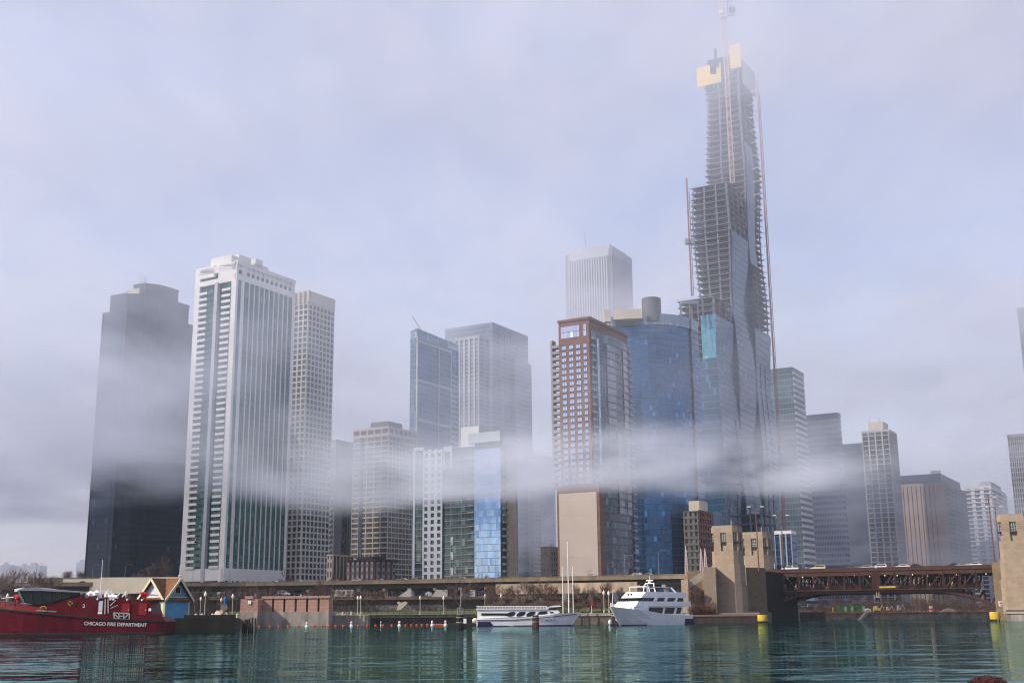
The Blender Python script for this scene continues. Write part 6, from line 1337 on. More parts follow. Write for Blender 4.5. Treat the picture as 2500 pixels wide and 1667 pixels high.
# ================================================================ STREET FURNITURE
def park_lamp():
    r = empty('park_lamp', (0, 0, 0), 0, 'l', 'street lamp', 'globe lamps in the waterside park'); m = MB(); m.lathe([(.24, 0), (.2, .5), (.09, .7), (.07, 3.9), (.12, 4.0)], (0, 0, 0), 8); m.build('post', mat('pale lamp post', (.42, .40, .33), .6, var=.05), r)
    m = MB(); m.lathe([(.1, 4.0), (.28, 4.25), (.3, 4.5), (.16, 4.8), (.03, 5.05)], (0, 0, 0), 10); m.build('globe', mat('frosted globe', (.80, .76, .62), .4, var=0), r, smooth=True); return r
PL = park_lamp(); first = True
pl = ((19, 300, 'lamp glimpsed above the fire boat bow'), (308, 290, 'globe lamp behind the stern of the fire boat'), (491, 400, 'small globe lamp just right of the blue shed'), (502, 300, 'taller globe lamp right of the blue shed'), (541, 420, 'leaning far globe lamp above the propeller'), (569, 330, 'globe lamp at the left end of the granite wall'), (680, 425, 'globe lamp rising over the granite wall, leftmost there'), (727, 420, 'globe lamp over the middle of the granite wall'), (735, 430, 'second globe lamp over the middle of the granite wall'), (874, 408, 'taller of the lamp pair right of the granite wall'), (881, 404, 'shorter of the lamp pair right of the granite wall'), (1026, 418, 'globe lamp on the lawn right of the slanted stone'), (1083, 415, 'globe lamp on the lawn left of the lone tree'), (1184, 400, 'globe lamp above the stern of the tour boat'), (1224, 396, 'globe lamp behind the tour boat saloon'), (1474, 360, 'nearer globe lamp left of the yacht bow'), (1486, 368, 'farther globe lamp left of the yacht bow'))
for px, Y, lb in pl:
    z = 3.2 if Y > 345 else 2.6
    if 412 < Y and px > 560: z = 3.06+(Y-416)/26*2.1
    o = PL if first else copy_tree(PL); first = False; o.location = (X(px, Y), Y, z); o['label'] = lb
    if Y == 300: o.scale = (1.3,)*3
def road_lamp():
    r = empty('road_lamp', (0, 0, 0), 0, 'l', 'street lamp', 'curved arm lamps along the elevated road'); m = MB(); m.tube((0, 0, 0), (0, 0, 8.4), .12, .08, 6); m.tube((0, 0, 8.4), (.7, 0, 9.0), .07, n=6); m.tube((.7, 0, 9.0), (2.2, 0, 9.1), .06, n=6); m.build('post', mat('grey lamp post', (.30, .32, .34), .5, var=.05), r)
    m = MB(); m.box(2.0, 2.8, -.15, .15, 8.98, 9.14); m.build('lamp_head', concG, r); return r
RL = road_lamp(); first = True
for px, off, lb in ((58, 13, 'road lamp above the bare trees at the far left'), (198, 24, 'road lamp before the left edge of the dark tower'), (283, 22, 'road lamp before the middle of the dark tower'), (326, 13, 'shorter road lamp before the dark tower'), (437, 1, 'road lamp at the white tower corner'), (462, 13, 'thin road lamp before the white tower base'), (560, 1, 'road lamp before the white tower shaded side'), (719, 1, 'road lamp before the gridded tower'), (965, 13, 'road lamp before the brick town house'), (1095, 1, 'road lamp before the dark glass of the mid-rise'), (1167, 13, 'road lamp before the sky blue panel'), (1311, 24, 'road lamp in the gap beside the brick tower'), (1404, 22, 'short road lamp before the blank tan panel'), (1439, 24, 'taller road lamp before the blank tan panel'), (1606, 1, 'road lamp before the blue curved tower')):
    c, an = roadpt(px, off, -.8); o = RL if first else copy_tree(RL); first = False; o.location = c; o['label'] = lb
    if px in (326, 462, 1404): o.scale = (.7,)*3
def pole(name, label, px, Y, z0, ytop, r0, r1, cat='flagpole', group='white flagpoles on the quay', ball=True, mt=None):
    x = X(px, Y, 1440); zt = Z(px, ytop, Y); r = empty(name, (x, Y, z0), 0, label, cat, group); m = MB(); m.tube((0, 0, 0), (0, 0, zt-z0), r0, r1, 8); m.build('pole', mt or mat('white pole paint', (.78, .76, .74), .4, var=.03), r)
    if ball: m = MB(); m.ball((0, 0, zt-z0+.15), .22, 8, 6); m.build('finial', mat('gold emblem', (0, 0, 0)), r)
    m = MB(); m.lathe([(.35, 0), (.3, .4), (.15, .5)], (0, 0, 0), 8); m.build('base', concG, r); return r
pole('flagpole', 'shorter white flagpole, left of the tallest one', 1374, 352, 2.95, 1381, .16, .11); pole('flagpole', 'tallest white flagpole before the blank tan panel', 1388, 350, 2.95, 1320, .22, .12); pole('flagpole', 'shorter white flagpole, right of the tallest one', 1399, 352, 2.95, 1381, .16, .11)
pole('sign_post', 'slim pole with a small red pennant on the quay left of the yacht', 1443, 356, 2.95, 1468, .08, .06, 'post', None, False)
m = MB(); q = P(1444, 1472, 355.8); m.box(q.x-.2, q.x+.35, q.y-.05, q.y+.05, q.z-.7, q.z+.5); tag(m.build('pennant', mat('bright red enamel', (0, 0, 0))), 'small red pennant on a slim pole left of the yacht', 'flag')
for px, Y, z0, yt_, lb in ((1851.5, 349, 14.5, 1236, 'tall twin lamp standing in front of the second limestone tower'), (1913, 359, 14.5, 1257, 'tall twin lamp right of the limestone towers'), (2428, 345, 14.5, 1212, 'taller of the two tall lamps at the right end of the bridge'), (2442, 352, 14.5, 1236, 'shorter of the two tall lamps at the right end of the bridge')):
    x = X(px, Y, 1370); zt = Z(px, yt_, Y); r = empty('bridge_lamp', (x, Y, z0), 0, lb, 'street lamp', 'tall twin lamps at the bridge ends'); m = MB(); m.tube((0, 0, 0), (0, 0, zt-z0), .22, .13, 8); m.build('post', mat('brown lamp mast', (.16, .085, .08), .6, var=.08), r)
    m = MB(); m.bar((-1.9, 0, zt-z0-.1), (1.9, 0, zt-z0-.1), .12); m.build('arm', mat('brown lamp mast', (0, 0, 0)), r)
    for s_ in (-1, 1): m = MB(); m.box(s_*1.9-.5, s_*1.9+.5, -.25, .25, zt-z0-.2, zt-z0+.1); m.build('lamp_head', mat('pale lamp head', (.75, .72, .66), .5, var=0), r)
for px, Y, yb, yt_, lb in ((1676, 400, 1398, 1331, 'white lattice spire standing apart, leftmost of three'), (1713, 396, 1390, 1338, 'lattice spire in the middle of three, partly hidden by the stair parapet'), (1723, 390, 1390, 1338, 'lattice spire nearest the stone bridge tower')):
    x = X(px, Y, 1390); z0 = Z(px, yb, Y)-1; zt = Z(px, yt_, Y); H_ = zt-z0; r = empty('lattice_spire', (x, Y, z0), 0, lb, 'lattice spire', 'three white lattice spires beside the bridge'); m = MB(); w0 = .9; n_ = 9
    def cw(k): return w0*(1-(k/n_)**1.6)+.05
    for k in range(n_):
        a = cw(k)/2; b = cw(k+1)/2; z_a = H_*k/n_; z_b = H_*(k+1)/n_; ca = ((-a, -a), (a, -a), (a, a), (-a, a)); cb = ((-b, -b), (b, -b), (b, b), (-b, b))
        for i in range(4):
            j = (i+1) % 4; m.bar((*ca[i], z_a), (*cb[i], z_b), .12); m.bar((*ca[i], z_a), (*cb[j], z_b), .09); m.bar((*ca[j], z_a), (*cb[i], z_b), .09); m.bar((*ca[i], z_a), (*ca[j], z_a), .09)
    m.build('lattice', mat('pinkish white steel', (.68, .55, .56), .5, var=.1), r); m = MB(); m.box(-.7, .7, -.7, .7, -1.2, .1); m.build('base', tanC, r)
# promenade fence
fr = empty('railing', (X(1000, 410), 410, 3.3), 0, 'thin black railing along the lawn edge above the water', 'railing'); m = MB(); a = Vector((*XY(862, 410.5), 3.35)); b = Vector((*XY(1162, 410.5), 3.35))
for k in range(22): q = a.lerp(b, k/21); m2 = MB(); m2.bar(q, q+Vector((0, 0, 1.35)), .10); m2.build('post', blk, fr, rel=True)
for h_ in (.45, 1.2): m.bar(a+Vector((0, 0, h_)), b+Vector((0, 0, h_)), .06)
m.build('rail', blk, fr, rel=True)
fr = empty('railing', (X(1500, 356), 356, 3), 0, 'black railing behind the quay between the two white boats', 'railing'); m = MB(); a = Vector((*XY(1420, 358.5), 2.95)); b = Vector((*XY(1500, 356.5), 2.95))
for k in range(12): q = a.lerp(b, k/11); m2 = MB(); m2.bar(q, q+Vector((0, 0, 1.2)), .07); m2.build('post', blk, fr, rel=True)
for h_ in (.4, 1.15): m.bar(a+Vector((0, 0, h_)), b+Vector((0, 0, h_)), .05)
m.build('rail', blk, fr, rel=True)
# slanted stone on the lawn
q = P(980, 1488, 424); m = MB(); pts = pxy([(967.5, 1488), (971, 1480), (973, 1474.5), (969, 1470), (973, 1467.5), (979, 1471), (988, 1467.5), (994, 1470), (992, 1475), (978, 1488)], 424); m.extr(pts, 424, 427); tag(m.build('slanted_stone', mat('cream stone', (0, 0, 0))), 'cream slanted stone sculpture leaning on the lawn', 'sculpture')

# ================================================================ CARS
tyre = mat('black rubber', (0, 0, 0)); cg = glass('car window', (.01, .012, .015), (.03, .035, .04), .08, .2, blinds=0)
def car(kind, col, label, gname):
    r = empty('parked_car' if False else 'car', (0, 0, 0), 0, label, 'car', 'cars on the roads and bridge'); pm = mat('car paint '+gname, col, .25, metal=.1, var=.02, spec=.6)
    if kind == 'sedan': body = [(-2.3, .3), (2.3, .3), (2.32, .62), (1.9, .82), (1.15, .92), (-1.6, .95), (-2.25, .9)]; top = [(1.2, .90), (.45, 1.42), (-.9, 1.44), (-1.75, .93)]; wn = [(.95, .95), (.4, 1.34), (-.85, 1.36), (-1.45, .96)]
    elif kind == 'suv': body = [(-2.3, .35), (2.3, .35), (2.32, .85), (2.0, 1.02), (1.2, 1.1), (-2.25, 1.12)]; top = [(1.3, 1.08), (.6, 1.66), (-2.0, 1.70), (-2.25, 1.1)]; wn = [(1.05, 1.13), (.55, 1.56), (-1.85, 1.58), (-2.0, 1.14)]
    else: body = [(-2.7, .4), (2.6, .4), (2.62, .95), (2.2, 1.12), (1.3, 1.18), (-2.65, 1.15)]; top = [(1.3, 1.16), (.8, 1.78), (-.7, 1.80), (-.9, 1.14)]; wn = [(1.1, 1.2), (.72, 1.68), (-.6, 1.68), (-.72, 1.2)]
    m = MB(); m.extr(body, -.9, .9); b_ = m.build('body', pm, r); m = MB(); m.extr(top, -.78, .78); m.build('cabin', pm, r); m = MB(); m.extr(wn, -.80, .80); m.build('window', cg, r)
    for x in (-1.45, 1.45):
        for y in (-.92, .74):
            m = MB(); m.tube((x, y, .34), (x, y+.18, .34), .34, n=12); w_ = m.build('wheel', tyre, r); m = MB(); m.tube((x, y-.01, .34), (x, y+.19, .34), .18, n=8); m.build('rim', steelM, w_)
    for y in (-.6, .6): m = MB(); m.box(2.28, 2.36, y-.2, y+.2, .6, .76); m.build('headlight', whP, r); m = MB(); m.box(-2.36 if kind != 'pickup' else -2.72, -2.26, y-.22, y+.22, .7, .86); m.build('tail_light', brt, r)
    return r
cols = {'white': (.75, .75, .75), 'cream': (.62, .60, .42), 'silver': (.42, .44, .47), 'grey': (.12, .12, .14), 'navy': (.012, .02, .09), 'red': (.35, .04, .04), 'tan': (.42, .30, .24)}
CP = {}
def put_car(kind, cn, loc, rz, label):
    k = (kind, cn)
    if k not in CP: CP[k] = car(kind, cols[cn], label, cn); o = CP[k]; o.location = loc; o.rotation_euler = (0, 0, rz)
    else: o = copy_tree(CP[k], loc, rz, label)
    return o
for px, kd, cn, lane, lb in ((1929, 'pickup', 'white', 3, 'white pickup just right of the limestone towers'), (2001, 'suv', 'cream', 3, 'cream four-wheel drive on the bridge'), (2082, 'sedan', 'grey', 6, 'low dark grey car showing only its roof on the bridge'), (2122, 'sedan', 'silver', 3, 'silver car right behind a white pickup on the bridge'), (2152, 'suv', 'white', 6, 'boxy white car at the middle of the bridge'), (2211, 'sedan', 'white', 3, 'white saloon right of the bridge middle'), (2240, 'sedan', 'navy', 3, 'dark blue car on the bridge'), (2331, 'sedan', 'navy', 6, 'dark blue car on the right half of the bridge'), (2353, 'sedan', 'silver', 4, 'silver car near the right end of the bridge'), (2381, 'sedan', 'white', 3, 'white saloon nearest the right end of the bridge')):
    t = (px-1866)/(2429-1866); q = bp(t, lane, ZT-.62); put_car(kd, cn, q, ba+pi, lb)
for px, kd, cn, lb in ((197, 'sedan', 'grey', 'dark car on the elevated road under the left road lamp'), (290, 'sedan', 'silver', 'silver car on the elevated road left of the blue shed roof'), (314, 'sedan', 'white', 'white car on the elevated road next left of the shed roof'), (539, 'sedan', 'silver', 'silver car on the road before the white tower plinth'), (594, 'sedan', 'white', 'white car on the road before the white tower shaded base'), (658, 'sedan', 'white', 'white car on the road just left of the gridded tower'), (718, 'sedan', 'white', 'white car on the road before the gridded tower'), (808, 'sedan', 'grey', 'dark car on the road before the brown low block'), (858, 'suv', 'white', 'white high car on the road before the brick town house'), (917, 'sedan', 'silver', 'silver car on the road at the town house corner'), (975, 'sedan', 'white', 'white car on the road under the tan banded tower'), (1002, 'sedan', 'tan', 'tan car on the road left of the mid-rise'), (1118, 'sedan', 'silver', 'silver car on the road before the dark glass of the mid-rise'), (1430, 'suv', 'white', 'white van-like car before the blank tan panel'), (1503, 'sedan', 'red', 'dull red car before the foot of the brick tower'), (1541, 'suv', 'white', 'large white car before the blue curved tower'), (1571, 'sedan', 'silver', 'silver car right of the large white one')):
    c, an = roadpt(px, 3.2, -.85); put_car(kd, cn, c, an+pi, lb)
q = P(693, 1446, 448); put_car('suv', 'white', (q.x, 448, q.z-1.1), 0.1, 'white car on the slip road beneath the elevated road')

# ================================================================ TREES
bark = mat('winter bark', (0.105, 0.072, 0.060), .95, var=.2, scale=2); twigM = mat('winter twigs', (0.135, 0.085, 0.072), .95, var=.15, scale=.6); twigL = mat('pale winter twigs', (0.23, 0.175, 0.15), .95, var=.15, scale=.6)
bushM = mat('russet hedge twigs', (0.16, .08, .06), .95, var=.3, scale=.5)
def grow(tr, cr, p, d, l, r, lev, rnd, spread):
    q = p+d*l; tgt = tr if lev < 3 else cr
    a = p; n = 4 if lev < 3 else 3
    tgt.tube(a, q, max(r, .022), max(r*.62, .016), n, cap=False)
    if lev >= 6: return
    k = (3, 3, 3, 3, 4, 3)[lev]
    for i in range(k):
        t = 1.0 if i == 0 else rnd.uniform(.45, 1.0); o = p+d*l*t
        az = rnd.uniform(0, 2*pi); tl = rnd.uniform(.35, 1.0)*spread*(.5 if i == 0 else 1)
        u = d.orthogonal().normalized(); w_ = d.cross(u); nd = (d+(u*cos(az)+w_*sin(az))*tl+Vector((0, 0, .16))).normalized()
        grow(tr, cr, o, nd, l*rnd.uniform(.60, .84), r*.58, lev+1, rnd, spread)
def tree_proto(seed, h, spread, tm, lev0=0):
    rnd = random.Random(seed); tr, cr = MB(), MB(); grow(tr, cr, Vector((0, 0, 0)), Vector((rnd.uniform(-.05, .05), rnd.uniform(-.05, .05), 1)).normalized(), h*.27, h*.022, lev0, rnd, spread)
    r = empty('bare_tree', (0, 0, 0), 0, 't', 'tree'); tr.build('trunk', bark, r); cr.build('crown', tm, r)
    zs = [v[2] for v in cr.v]; r['_h'] = max(zs); return r
TP = [tree_proto(3, 10, .8, twigM), tree_proto(11, 10, .95, twigM), tree_proto(23, 10, .75, twigL), tree_proto(37, 10, 1.05, twigM)]
THs = [t['_h'] for t in TP]; used_t = [False]*4
for t in TP: del t['_h']
def put_tree(px, Y, z0, ytop, kind, label, group, wide=1.0):
    zt = Z(px, ytop, Y); s_ = (zt-z0)/THs[kind]; rz = U(0, 6)
    if not used_t[kind]: o = TP[kind]; used_t[kind] = True; o.location = (X(px, Y), Y, z0); o.rotation_euler = (0, 0, rz); o['label'] = label
    else: o = copy_tree(TP[kind], (X(px, Y), Y, z0), rz, label)
    o.scale = (s_*wide, s_*wide, s_); o['group'] = group; return o
PK = 'bare trees in the waterside park'
rnd = random.Random(5)
for px, Y, yt_, k, w_, lb in (
    (1121, 417, 1412, 3, 1.15, 'lone spreading bare tree on the lawn behind the caged pile dolphin'),
    (12, 380, 1392, 2, 1.0, 'pale bare tree at the far left above the fire boat bow'), (45, 400, 1386, 2, 1.2, 'tallest pale bare tree of the far left clump'), (80, 420, 1394, 2, 1.1, 'pale bare tree at the right side of the far left clump'), (-10, 400, 1400, 1, 1.1, 'bare tree cut by the left edge'), (105, 425, 1403, 2, 1.0, 'low pale tree before the cream ramp wall'), (132, 425, 1418, 1, 1.2, 'low bare tree above the fire boat wheelhouse'),
    (478, 425, 1434, 1, .9, 'small bare tree right of the blue shed'), (512, 428, 1430, 0, 1.0, 'bare tree behind the tall globe lamp by the shed'), (548, 430, 1428, 3, 1.0, 'bare tree above the propeller'), (578, 430, 1430, 0, 1.0, 'bare tree left of the granite end block'),
    (606, 432, 1428, 1, 1.2, 'bare tree over the granite end block'), (632, 432, 1427, 3, 1.1, 'bare tree over the first granite buttress'), (662, 432, 1429, 1, 1.2, 'bare tree over the second granite buttress'), (688, 432, 1436, 0, 1.1, 'lower bare tree over the third granite buttress'),
    (764, 434, 1430, 1, 1.1, 'bare tree over the fifth granite buttress'), (786, 434, 1412, 0, 1.0, 'tall bare tree reaching above the road by the gridded tower'), (808, 434, 1424, 3, 1.0, 'bare tree at the right end of the granite wall'), (842, 430, 1430, 1, 1.0, 'bare tree left of the globe lamp pair'), (868, 432, 1428, 0, 1.0, 'bare tree behind the globe lamp pair'), (900, 430, 1432, 3, 1.1, 'broad bare tree right of the globe lamp pair'), (925, 432, 1436, 1, .9, 'small bare tree left of the slanted stone'),
    (1192, 392, 1424, 0, 1.1, 'bare tree over the stern of the tour boat'), (1222, 388, 1418, 3, 1.0, 'bare tree over the aft windows of the tour boat'), (1250, 386, 1424, 1, 1.0, 'bare tree over the tour boat saloon'), (1280, 384, 1416, 2, 1.0, 'pale bare tree over the arched windows'), (1310, 384, 1412, 3, 1.1, 'tallest bare tree behind the tour boat'), (1336, 382, 1420, 1, 1.0, 'bare tree over the tour boat wheelhouse'), (1362, 380, 1424, 0, 1.0, 'bare tree just left of the flagpoles'), (1412, 378, 1424, 2, 1.0, 'bare tree just right of the flagpoles'), (1440, 378, 1428, 1, 1.0, 'bare tree behind the red pennant'), (1468, 376, 1420, 2, 1.0, 'bare tree behind the lamps left of the yacht'), (1490, 376, 1416, 0, .9, 'bare tree over the bow of the yacht'), (1512, 376, 1430, 2, .9, 'low bare tree behind the yacht wheelhouse'),
    (1697, 348, 1426, 1, .8, 'bare tree in the shade of the stair wing'), (1712, 347, 1432, 0, .8, 'bare tree against the shaded wall left of the limestone tower'), (1728, 347, 1446, 3, .7, 'low bush-like tree at the foot of the limestone tower')):
    z0 = 3.0
    if Y > 416 and px > 560: z0 = 3.06+(Y-416)/26*2.1
    put_tree(px, Y, z0, yt_, k, lb, PK, w_)
CT = 'bare street trees behind the elevated road'
for px, Y, yt_, k, w_, lb in ((318, 540, 1396, 2, 1.3, 'russet tree before the dark tower, behind a road lamp'), (362, 545, 1372, 2, 1.2, 'left of two tall pale trees before the dark tower'), (392, 548, 1352, 0, 1.2, 'tallest bare tree before the dark tower, at its right'), (716, 560, 1388, 0, 1.2, 'dark tree before the foot of the gridded tower'), (1174, 508, 1396, 3, 1.0, 'small tree before the dark glass of the mid-rise'), (1200, 508, 1395, 1, 1.0, 'small tree before the sky blue glass panel'), (1222, 508, 1398, 2, 1.0, 'small tree at the right foot of the sky blue panel'), (1552, 478, 1390, 0, 1.0, 'dark tree at the foot of the brick tower')):
    put_tree(px, Y, 3, yt_, k, lb, CT, w_)
# hedges: dense russet masses
def hedge(name, label, px0, px1, Y, z0, ytop, mt, dep=6, n=2600, kind='stuff'):
    x0, x1 = X(px0, Y), X(px1, Y); m = MB(); rnd = random.Random(px0)
    for i in range(n):
        x = rnd.uniform(x0, x1); t = (x-x0)/(x1-x0); zt = Z(px0+(px1-px0)*t, ytop, Y); hh = (zt-z0)*(.72+.28*sin(x*.9+sin(x*2.1)))*(1-(2*t-1)**6*.6)
        z = z0+hh*rnd.random()**.6; y = Y+rnd.uniform(0, dep); d = Vector((rnd.uniform(-1, 1), rnd.uniform(-1, 1), rnd.uniform(.2, 1.4))).normalized(); p = Vector((x, y, z)); m.tube(p, p+d*rnd.uniform(.6, 1.5), .045, .02, 3, cap=False)
    core_ = [(x0+1, Y+dep*.5), (x1-1, Y+dep*.5), (x1-1, Y+dep*.8), (x0+1, Y+dep*.8)]
    o = m.build(name, mt); tag(o, label, 'hedge', kind=kind); return o
hedge('hedge', 'dark russet hedge over the ramp wall, left of the dark tower', 116, 204, 520, 14, 1395, bushM, n=5200)
hedge('hedge', 'russet shrubs beside the walkers, over the lower road', 800, 840, 500, 12, 1400, bushM, n=1500)
hedge('shrubs', 'low brown shrubs along the rear of the lawn', 1184, 1560, 374, 4.2, 1466, twigM, n=7000)
hedge('undergrowth', 'brown scrub in the shade at the foot of the stair wing', 1684, 1744, 345, 2.4, 1476, bushM, n=2400, dep=3)
hedge('far_thicket', 'dense bare thicket on the far bank beneath the bridge', 1990, 2428, 505, 2.6, 1464, twigM, n=9000, dep=8)
hedge('far_thicket', 'dark bare thicket behind the far bank path', 1900, 2440, 530, 2.6, 1452, bark, n=9000, dep=8)
FB = 'bare trees on the far bank'
for px, yt_, k, lb in ((2005, 1462, 0, 'far bank tree at the left under the bridge'), (2050, 1458, 1, 'far bank tree over the green containers'), (2107, 1452, 2, 'pale far bank tree just left of the bridge middle'), (2180, 1456, 3, 'far bank tree right of the bridge middle'), (2255, 1460, 0, 'far bank tree near the orange fence'), (2330, 1462, 1, 'far bank tree at the right under the bridge')):
    put_tree(px, 490, 2.9, yt_, k, lb, FB, 1.1)

# ================================================================ FAR BANK WORKS
for px0, px1, lb in ((2046, 2066, 'left of three green site containers on the far bank'), (2067, 2082, 'middle green site container'), (2087, 2110, 'right green site container with a pale end')):
    x0, x1 = X(px0, 484), X(px1, 484); r = empty('site_container', ((x0+x1)/2, 484, 2.9), 0, lb, 'container', 'green site containers on the far bank'); m = MB(); m.box(x0, x1, 484, 486.4, 2.9, 5.5)
    k = x0+.2
    while k < x1-.2: m.box(k, k+.12, 483.94, 484, 3.0, 5.4); k += .4
    m.build('body', mat('bright green steel', (.02, .16, .03), .5, var=.12, scale=.6), r, rel=True); m = MB(); m.box(x1-1.2, x1-.2, 483.9, 484, 3.0, 5.1); m.build('door', mat('pale green steel', (.25, .36, .26), .5), r, rel=True)
m = MB(); r = empty('safety_fence', (X(2150, 479), 479, 2.8), 0, 'long low orange safety fence on the far bank', 'fence')
a = Vector((*XY(1950, 478.5), 2.8)); b = Vector((*XY(2420, 478.5), 2.8))
for k in range(70): q = a.lerp(b, k/69); m.bar(q, q+Vector((0, 0, 1.0)), .12)
for h_ in (.35, .65, .95): m.bar(a+Vector((0, 0, h_)), b+Vector((0, 0, h_)), .09)
m.build('netting', mat('dull orange netting', (.30, .09, .04), .7, var=.4, scale=.3), r, rel=True)
for i, (px, w_, h_, cn, col, lb) in enumerate(((1934, 1.1, 2.0, 'toilet', (.62, .18, .10), 'orange portable booth at the left pier end'), (2031, .5, 1.6, 'marker', (.75, .55, .03), 'yellow marker post left of the green containers'), (2130, .5, 1.6, 'marker', (.75, .55, .03), 'yellow marker post right of the green containers'), (2115, 2.4, 1.0, 'cabin', (.6, .6, .6), 'small pale cabin left of the bridge middle, far bank'), (2139, 2.2, 1.5, 'machine', (.62, .50, .08), 'yellow digger among the works on the far bank'), (2165, 1.2, 1.2, 'machine', (.45, .45, .42), 'grey generator on the far bank'), (2192, 1.4, 1.8, 'machine', (.3, .32, .4), 'blue grey machine on the far bank'), (2270, 1.5, 1.9, 'barrel', (.6, .5, .45), 'red and white drum on the far bank'), (2312, 3.2, 1.0, 'tent', (.42, .40, .32), 'low pale tarpaulin heap on the far bank'))):
    x = X(px, 481); r = empty({'toilet': 'portable_booth', 'marker': 'marker_post', 'cabin': 'site_cabin', 'machine': 'site_machine', 'barrel': 'drum', 'tent': 'tarpaulin_heap'}[cn], (x, 481, 2.9), 0, lb, {'toilet': 'booth', 'marker': 'marker post', 'cabin': 'cabin', 'machine': 'machine', 'barrel': 'drum', 'tent': 'tarpaulin'}[cn])
    cm = mat('site '+lb[:14], col, .6, var=.12, scale=1.0); m = MB()
    if cn == 'tent': m.extr([(-w_, 0), (w_, 0), (w_*.5, h_*.7), (0, h_*1.1), (-w_*.4, h_*.8)], -1, 1); m.build('cover', cm, r)
    elif cn == 'barrel': m.lathe([(w_/2, 0), (w_/2, h_), (w_/2-.1, h_+.1)], (0, 0, 0), 12); m.build('shell', cm, r); m = MB(); m.lathe([(w_/2+.02, .6), (w_/2+.02, 1.2)], (0, 0, 0), 12); m.build('band', brt, r)
    elif cn == 'marker': m.tube((0, 0, 0), (0, 0, h_), .22, .2, 8); m.build('post', cm, r); m = MB(); m.lathe([(.28, h_), (.1, h_+.35)], (0, 0, 0), 8); m.build('cap', cm, r)
    elif cn == 'machine': m.box(-w_/2, w_/2, -.7, .7, .5, h_); m.box(-w_/2+.2, 0, -.6, .6, h_, h_+.8); m.build('body', cm, r); m = MB(); m.box(-w_/2-.1, w_/2+.1, -.8, .8, 0, .5); m.build('tracks', blk, r); m = MB(); m.bar((w_/2, 0, h_*.8), (w_/2+1.0, 0, h_+1.0), .2); m.bar((w_/2+1.0, 0, h_+1.0), (w_/2+1.7, 0, .6), .16); m.build('arm', cm, r)
    else: m.box(-w_/2, w_/2, -.8, .8, 0, h_); m.build('body', cm, r); m = MB(); m.extr([(-w_/2-.1, h_), (w_/2+.1, h_), (0, h_+.4)], -.9, .9); m.build('roof', whP, r); m = MB(); m.box(-.3, .3, -.84, -.8, .1, h_*.85); m.build('door', concG, r)
# slipway, foam line
m = MB(); q = P(2105, 1512, 470); m.extr([(q.x-.5, .0), (q.x+.4, .0), (q.x+3.2, 2.6), (q.x+2.2, 2.6)], 472, 475); tag(m.build('boat_ramp', mat('dull ramp steel', (.16, .16, .16), .7)), 'pale slanting boat ramp on the far bank below the bridge middle', 'ramp')

# ================================================================ PEOPLE
def ring(c, rx, ry, n=10, tilt=0): return [Vector((c[0]+rx*cos(2*pi*i/n), c[1]+ry*sin(2*pi*i/n), c[2])) for i in range(n)]
def limb(bm, pts, n=7):
    """one tapering limb through (x,y,z,r) joints"""
    prev = None; m = bm
    for i, p in enumerate(pts):
        c = Vector(p[:3]); a = Vector(pts[max(0, i-1)][:3]); b = Vector(pts[min(len(pts)-1, i+1)][:3]); d = (b-a).normalized(); u = d.orthogonal().normalized(); w_ = d.cross(u); rr = [c+(u*cos(2*pi*k/n)+w_*sin(2*pi*k/n))*p[3] for k in range(n)]
        if prev:
            for k in range(n):
                best = 0
                m.quad([prev[k], prev[(k+1) % n], rr[(k+1) % n], rr[k]])
        prev = rr
def skinned(name, joints, edges, mt, parent, sub=1):
    me = bpy.data.meshes.new(name); me.from_pydata([j[:3] for j in joints], edges, []); o = bpy.data.objects.new(name, me); COL.objects.link(o)
    md = o.modifiers.new('skin', 'SKIN'); md.use_smooth_shade = True
    sv = me.skin_vertices[0].data
    for i, j in enumerate(joints): sv[i].radius = (j[3], j[3] if len(j) < 5 else j[4])
    sv[0].use_root = True
    s_ = o.modifiers.new('sub', 'SUBSURF'); s_.levels = sub; s_.render_levels = sub
    bpy.context.view_layer.update(); dg = bpy.context.evaluated_depsgraph_get(); me2 = bpy.data.meshes.new_from_object(o.evaluated_get(dg)); me2.materials.clear(); me2.materials.append(mt)
    bpy.data.objects.remove(o); o2 = bpy.data.objects.new(name, me2); link_child(o2, parent); return o2
skinT = mat('skin', (.42, .25, .18), .6, var=.03)
